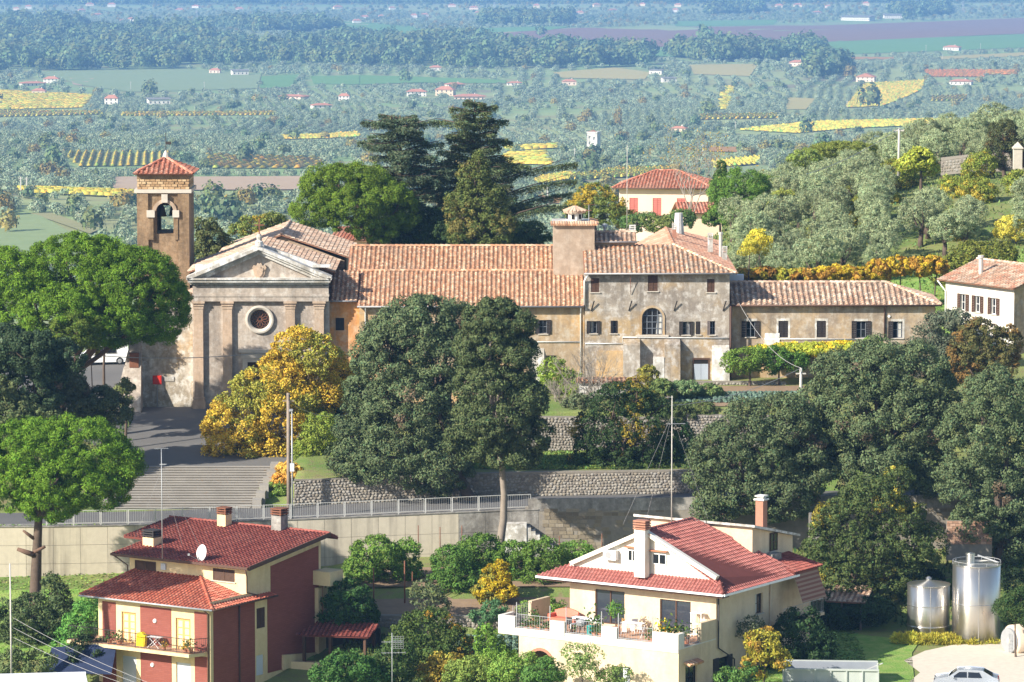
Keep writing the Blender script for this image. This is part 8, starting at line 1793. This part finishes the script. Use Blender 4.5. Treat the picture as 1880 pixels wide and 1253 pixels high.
def lane_bits():
    Y = 311.5; a, b = at(1738,1000,Y), at(1822,957,Y); t = wthing('brick_wall', 'low brick wall lit between the oaks above the steel tanks', 'wall', ((a.x+b.x)/2, Y, a.z-.6)); pg = random.Random(12)
    MB().box(a.x,b.x,Y+.06,Y+.4,a.z-1.2,b.z).build('core', M['mortar'], t); n = 9; h = (b.z-a.z)/n
    for r in range(n):
        x = a.x-(r % 2)*.2
        while x < b.x-.1:
            x0, x1 = max(x,a.x)+.012, min(x+.42,b.x)-.012
            if x1-x0 > .06: MB().box(x0,x1,Y+pg.uniform(-.01,.02),Y+.1,a.z+r*h+.012,a.z+(r+1)*h-.012,pg.choice([(.40,.24,.16),(.34,.20,.13),(.46,.30,.21),(.30,.19,.14)])).build('brick', M['rubble'], t)
            x += .42
    c = at(1496,992,311.2); z1 = at(1496,944,311.2).z-c.z; p = thing('concrete_pier', 'grey concrete pier with pale green graffiti beside the dark oaks', 'pier', (c.x,311.2,c.z)); MB().box(-.42,.42,0,.7,-.6,z1).build('pier_body', M['concrete_grey'], p)
    MB().tube([(.15,-.02,z1*.85),(-.12,-.02,z1*.78),(-.1,-.02,z1*.66),(.14,-.02,z1*.56),(.16,-.02,z1*.42),(-.12,-.02,z1*.34)], .03, 5).build('graffiti', M['grafitto'], p)
M['grafitto'] = plain('pale_green_paint', (.35,.50,.36), .8, .1, 3)
lane_bits()
def car(label, C, rz, paint, L=4.2, W=1.75, H=1.45, van=False):
    t = thing('parked_car', label, 'car', C, rz); s = L/4.2
    prof = [(-2.1,.45),(-2.08,.72),(-1.95,.86),(-1.15,.98),(-.55,1.42),(.2,1.47),(1.05,1.42),(1.75,1.02),(2.02,.95),(2.1,.6),(2.08,.35),(1.75,.28),(-1.8,.28)]
    if van: prof = [(-2.1,.45),(-2.05,.85),(-1.5,1.0),(-1.0,1.6),(-.6,1.72),(1.6,1.75),(2.0,1.6),(2.1,.9),(2.1,.35),(1.75,.28),(-1.8,.28)]
    hw = W/2; m = MB(); k = len(prof)
    def ring(f, z0=0): return [(x*s, f*hw*(1-.16*max(0,(z-.95))/.5), z) for x, z in prof]
    A, B = ring(-1), ring(1); m.poly(A); m.poly(B[::-1])
    sub = [-1,-.9,-.5,0,.5,.9,1]
    rows = [[(x*s, f*hw*(1-.16*max(0,(z-.95))/.5), z+(.035*(1-f*f) if z > .7 else 0)) for x,z in prof] for f in sub]
    for r0, r1 in zip(rows[:-1], rows[1:]):
        for i in range(k): j = (i+1) % k; m.poly([r0[i],r0[j],r1[j],r1[i]])
    bo = m.build('body', M[paint], t); bm = bmesh.new(); bm.from_mesh(bo.data); bmesh.ops.remove_doubles(bm, verts=bm.verts, dist=.003); bm.to_mesh(bo.data); bm.free()
    bv = bo.modifiers.new('soft', 'BEVEL'); bv.width = .05; bv.segments = 3; bv.limit_method = 'ANGLE'; bv.angle_limit = R(18); bo.data.polygons.foreach_set('use_smooth', [True]*len(bo.data.polygons))
    g = .006
    for sy in (-1,1):
        f = lambda x,z: (x*s, sy*(hw*(1-.16*max(0,(z-.95))/.5)+g), z)
        if van: polys = [[(-.95,1.05),(-.1,1.05),(-.1,1.6),(-.7,1.6)],[(.0,1.05),(1.0,1.05),(1.0,1.62),(.0,1.62)]]
        else: polys = [[(-.95,1.0),(.05,1.0),(.05,1.38),(-.45,1.36)],[(.13,1.0),(1.05,1.0),(.85,1.36),(.13,1.4)]]
        for p in polys: MB().poly([f(*q) for q in p]).build('window', M['glass'], t)
    def band(p, q, mt, nm, inset=.12):
        (xa,za),(xb,zb) = p, q; wa = hw*(1-.16*max(0,(za-.95))/.5)-inset; wb = hw*(1-.16*max(0,(zb-.95))/.5)-inset; n = Vector((zb-za,0,-(xb-xa)*1.0)); n = Vector((-(zb-za),0,(xb-xa))); n = n.normalized()*.045; 
        if n.z < 0: n = -n
        MB().poly([(xa*s+n.x,-wa,za+n.z),(xa*s+n.x,wa,za+n.z),(xb*s+n.x,wb,zb+n.z),(xb*s+n.x,-wb,zb+n.z)]).build(nm, M[mt], t)
    if not van: band((-1.1,1.0),(-.6,1.39),'glass','windscreen'); band((1.68,1.06),(1.12,1.38),'glass','rear_window')
    else: band((-1.45,1.03),(-1.03,1.56),'glass','windscreen')
    for sx in (-1.3*s,1.32*s):
        for sy in (-1,1):
            w = MB().lathe([(.02,-.1),(.31,-.1),(.32,-.06),(.32,.06),(.31,.1),(.02,.1)],(0,0,0),18).xf(lambda p: Vector((sx+p.x, sy*(hw-.08)+p.z, .32+p.y))).build('wheel', M['rubber'], t, False)
            MB().lathe([(.01,0),(.19,0),(.2,.02),(.01,.03)],(0,0,0),12).xf(lambda p: Vector((sx+p.x, sy*(hw+.025)+p.z*sy, .32+p.y))).build('rim', M['galv'], w)
    for sy in (-1,1):
        MB().box(2.0*s,2.09*s,sy*(hw-.3)-.16,sy*(hw-.3)+.16,.72,.93).build('tail_light', M['red_lamp'], t); MB().box(-2.1*s,-1.98*s,sy*(hw-.32)-.17,sy*(hw-.32)+.17,.66,.84).build('headlight', M['glass_big'], t); MB().box(-.85*s-.06,-.85*s+.06,sy*(hw+.1)-.08,sy*(hw+.1)+.08,.98,1.1).build('mirror', M[paint], t)
    return t
c1 = at(1772, 1250, 281.5); car('silver hatchback parked on the gravel below the steel tanks', (c1.x, 280.7, -53.28), R(-8), 'car_silver', 4.3)
c2 = at(1768, 1270, 277.6); car('white car mostly cut off by the bottom edge before the silver hatchback', (c2.x, 276.6, -53.75), R(-6), 'car_white', 4.2)
c3 = at(190, 672, 377); car('white van-like car parked in the shade beyond the church buttress', (c3.x, 377, -42.0), R(12), 'car_white', 4.3, van=True)
def shed():
    C = at(1520,1165,303); t = thing('garden_shed', 'open dark timber shed in the shade beside the cream house', 'shed', (C.x,303,-53.1), R(-15))
    for x in (-2.2,-.6,1.0,2.4): MB().box(x-.07,x+.07,-.07,.07,0,2.2).build('post', M['grey_wood'], t)
    MB().box(-2.4,2.6,2.2,2.3,0,2.6).box(-2.4,-2.3,.1,2.19,0,2.3).build('wall', M['brown_wood'], t)
    tile_roof(t, [(-2.6,-.5,2.2),(2.8,-.5,2.2),(2.8,2.6,2.9),(-2.6,2.6,2.9)], OLD2, seed=101)
    MB().box(-2.3,-.4,-.3,.0,0,.9).build('low_wall', M['block'], t)
shed()
def corner_roof():
    a = at(-30,1248,262); t = lthing('white_flat_roof', 'flat white roof with raised kerb at the bottom corner', 'roof', (a.x+2, 262, at(80,1260,262).z), -4, R(8))
    MB().box(-4,4.3,-4,3.4,-4,-.12).build('wall', M['white_plaster'], t); MB().box(-4.2,4.5,-4.2,3.6,-.11,0).build('roof_slab', M['light_roof'], t); MB().box(-4.2,4.5,3.35,3.6,.001,.14).box(-4.2,-3.95,-4.2,3.34,.001,.14).build('kerb', M['light_roof'], t)
corner_roof()
m_ = at(150,1215,290); tag(MB().prism([(-2.5,0,-.6),(2.2,-1.2,-.6),(2.4,.9,1.15),(-2.2,1.6,.7)], (0,.1,.08)).build('tarpaulin', M['blue_cloth']), 'dark blue tarpaulin slope under the balcony', 'tarpaulin').location = (m_.x, 289.5, m_.z)
# patches of ground cover: earth, gravel, lawn, rows of cabbages
def patch(name, pts, mat, dz=.06, label=None, kind='structure'):
    mb = MB(); P = [Vector((x,y,0)) for x,y in pts]; c = sum(P,Vector())/len(P); N = 8
    for a,b in zip(P,P[1:]+P[:1]):
        for u in range(N):
            def q(s,t): w = c+(a-c)*s*(1-t)+(b-c)*s*t; return (w.x,w.y,Hat(w.x,w.y)+dz)
            for v in range(6):
                s0,s1,t0,t1 = u/N,(u+1)/N,v/6,(v+1)/6; mb.poly([q(s0,t0),q(s1,t0),q(s1,t1),q(s0,t1)] if u else [q(0,0),q(s1,t0),q(s1,t1)])
    o = mb.build(name, mat); o['kind'] = kind; return o
patch('grass_bank', [(-50,296),(-14,296),(-14.5,311),(-30,309),(-50,308)], M['grass'], .07)
patch('gravel_yard', [(26.5,272),(42,272),(42,297.5),(36,298.2),(31.5,296.8),(29,294.3),(27.2,290.8),(27.9,286.5),(25.8,280)], M['gravel'], .06)
patch('yard_lawn', [(16.5,280),(26.8,278),(28,293.5),(29,298),(22,302),(16.5,300)], M['grass'], .06)
patch('orchard_soil', [(-11,305.3),(9,305.3),(9,313),(-11,311)], M['dirt'], .07)
patch('kitchen_garden_soil', [(-11.5,299.9),(9,299.9),(9,304.4),(-11.5,304.4)], M['dirt'], .06)
patch('lawn', [(-4.5,325),(8,325.3),(8,335.3),(-4.5,334)], M['grass'], .05)
patch('hill_meadow', [(24,361),(52,361),(52,392),(24,384)], M['grass'], .08)
patch('garden_soil', [(11,338.5),(24,338.5),(24,346.5),(11,346.5)], M['dirt'], .06)
def cabbages():
    rng = np.random.default_rng(8); g = 'cabbages in the convent garden'; me = None; n = 0
    def head(seed):
        r = np.random.default_rng(seed); d = ell_dirs(r, 26); d[:,2] = np.abs(d[:,2]); P = d*np.array([.22,.22,.16])+np.array([0,0,.1]); V,F,c = leaf_quads(r, P, d+.3*r.normal(size=d.shape), .3, .22, tint(r,len(P),(.16,.24,.18),.15,.04)); return np_mesh('cabbage', V, F, M['leaf'], c)
    ms = [head(k) for k in range(3)]
    for row in range(4):
        for i in range(26):
            x = 13.0+i*.42+rng.normal(0,.05); y = 340.0+row*1.0; o = link('cabbage', ms[(i+row) % 3]); o.location = (x,y,Hat(x,y)+.06); o.rotation_euler = (0,0,rng.uniform(0,6)); tag(o, 'blue-green cabbage in the rows of the convent garden', 'cabbage', g)
    for row in range(5):
        for i in range(14):
            x = -3.6+i*.55; y = 293.5+row*1.0; o = link('cabbage', ms[(i+row) % 3]); o.location = (x,y,Hat(x,y)+.03); o.scale = (1.15,)*3; o.rotation_euler = (0,0,rng.uniform(0,6)); tag(o, 'leafy cabbage in the vegetable plot beside the terrace', 'cabbage', 'cabbages in the plot beside the terrace')
cabbages()
# gate pillar on the hill
gp = at(1868,303,448); t_ = thing('gate_pillar', 'pale stone gate pillar with pointed cap on the hillside', 'pillar', (gp.x,448,gp.z-.5)); MB().box(-.45,.45,-.45,.45,0,2.2).build('shaft', M['travertine'], t_); MB().prism([(-.55,-.55,2.2),(.55,-.55,2.2),(.55,.55,2.2),(-.55,.55,2.2)],(0,0,.15)).build('cap_slab', M['travertine'], t_)
m = MB()
for a,b in (((-.5,-.5),(.5,-.5)),((.5,-.5),(.5,.5)),((.5,.5),(-.5,.5)),((-.5,.5),(-.5,-.5))): m.poly([(a[0],a[1],2.351),(b[0],b[1],2.351),(0,0,2.95)])
m.build('pointed_cap', M['travertine'], t_); MB().box(.46,2.6,-.05,.05,.2,1.9).build('gate_leaf', M['brown_wood'], t_)
wb = at(1720,240,520); tag(MB().box(-3.2,3.2,-1,1,-2,.6).box(-3.3,3.3,-1.1,1.1,.601,.75).build('white_shed', M['white_plaster']), 'low white building peeping over the grove crest', 'shed').location = wb
# loose grass tufts on the banks and lawns (uncountable)
def tufts(name, regions, n, col, h, label, seed):
    rng = np.random.default_rng(seed); X, Yv = [], []
    for (x0,x1,y0,y1) in regions: X.append(rng.uniform(x0,x1,n//len(regions))); Yv.append(rng.uniform(y0,y1,n//len(regions)))
    X, Yv = np.concatenate(X), np.concatenate(Yv); Z = Hnear(X,Yv)+.05; m = len(X); a = rng.uniform(0,6.28,m); hh = h*rng.uniform(.5,1.4,m); w = .10
    s = np.stack([np.cos(a)*w,np.sin(a)*w,np.zeros(m)],-1); B = np.stack([X,Yv,Z],-1); T = B+np.stack([rng.normal(0,.1,m),rng.normal(0,.1,m),hh],-1)
    V = np.stack([B-s,B+s,T+s*.3,T-s*.3],1).reshape(-1,3); F = np.arange(4*m).reshape(m,4); o = link(name, np_mesh(name,V,F,M['leaf'],tint(rng,m,col,.25,.12).clip(0,1)), None, 'stuff'); o['label'] = label
tufts('bank_grass', [(-45,-14.5,296,312.5)], 9000, (.22,.33,.07), .06, 'bright rough grass on the bank below the concrete wall', 1)
tufts('yard_grass', [(16,24.6,281,302)], 6000, (.14,.22,.05), .06, 'grass and weeds around the yard', 2)
tufts('lawn_grass', [(-5,8,325,336),(24,52,362,395)], 14000, (.16,.22,.05), .14, 'rough grass by the stone wall and on the hill meadow', 3)
tufts('bank_undergrowth', [(-60,-31,318.5,346),(9,24,325,337),(-12,9,283,298),(14,45,303,316)], 20000, (.075,.11,.03), .26, 'undergrowth on the garden slopes', 4)
tufts('grove_grass', [(15,75,365,520)], 16000, (.15,.19,.06), .2, 'grass between the hillside olives', 5)
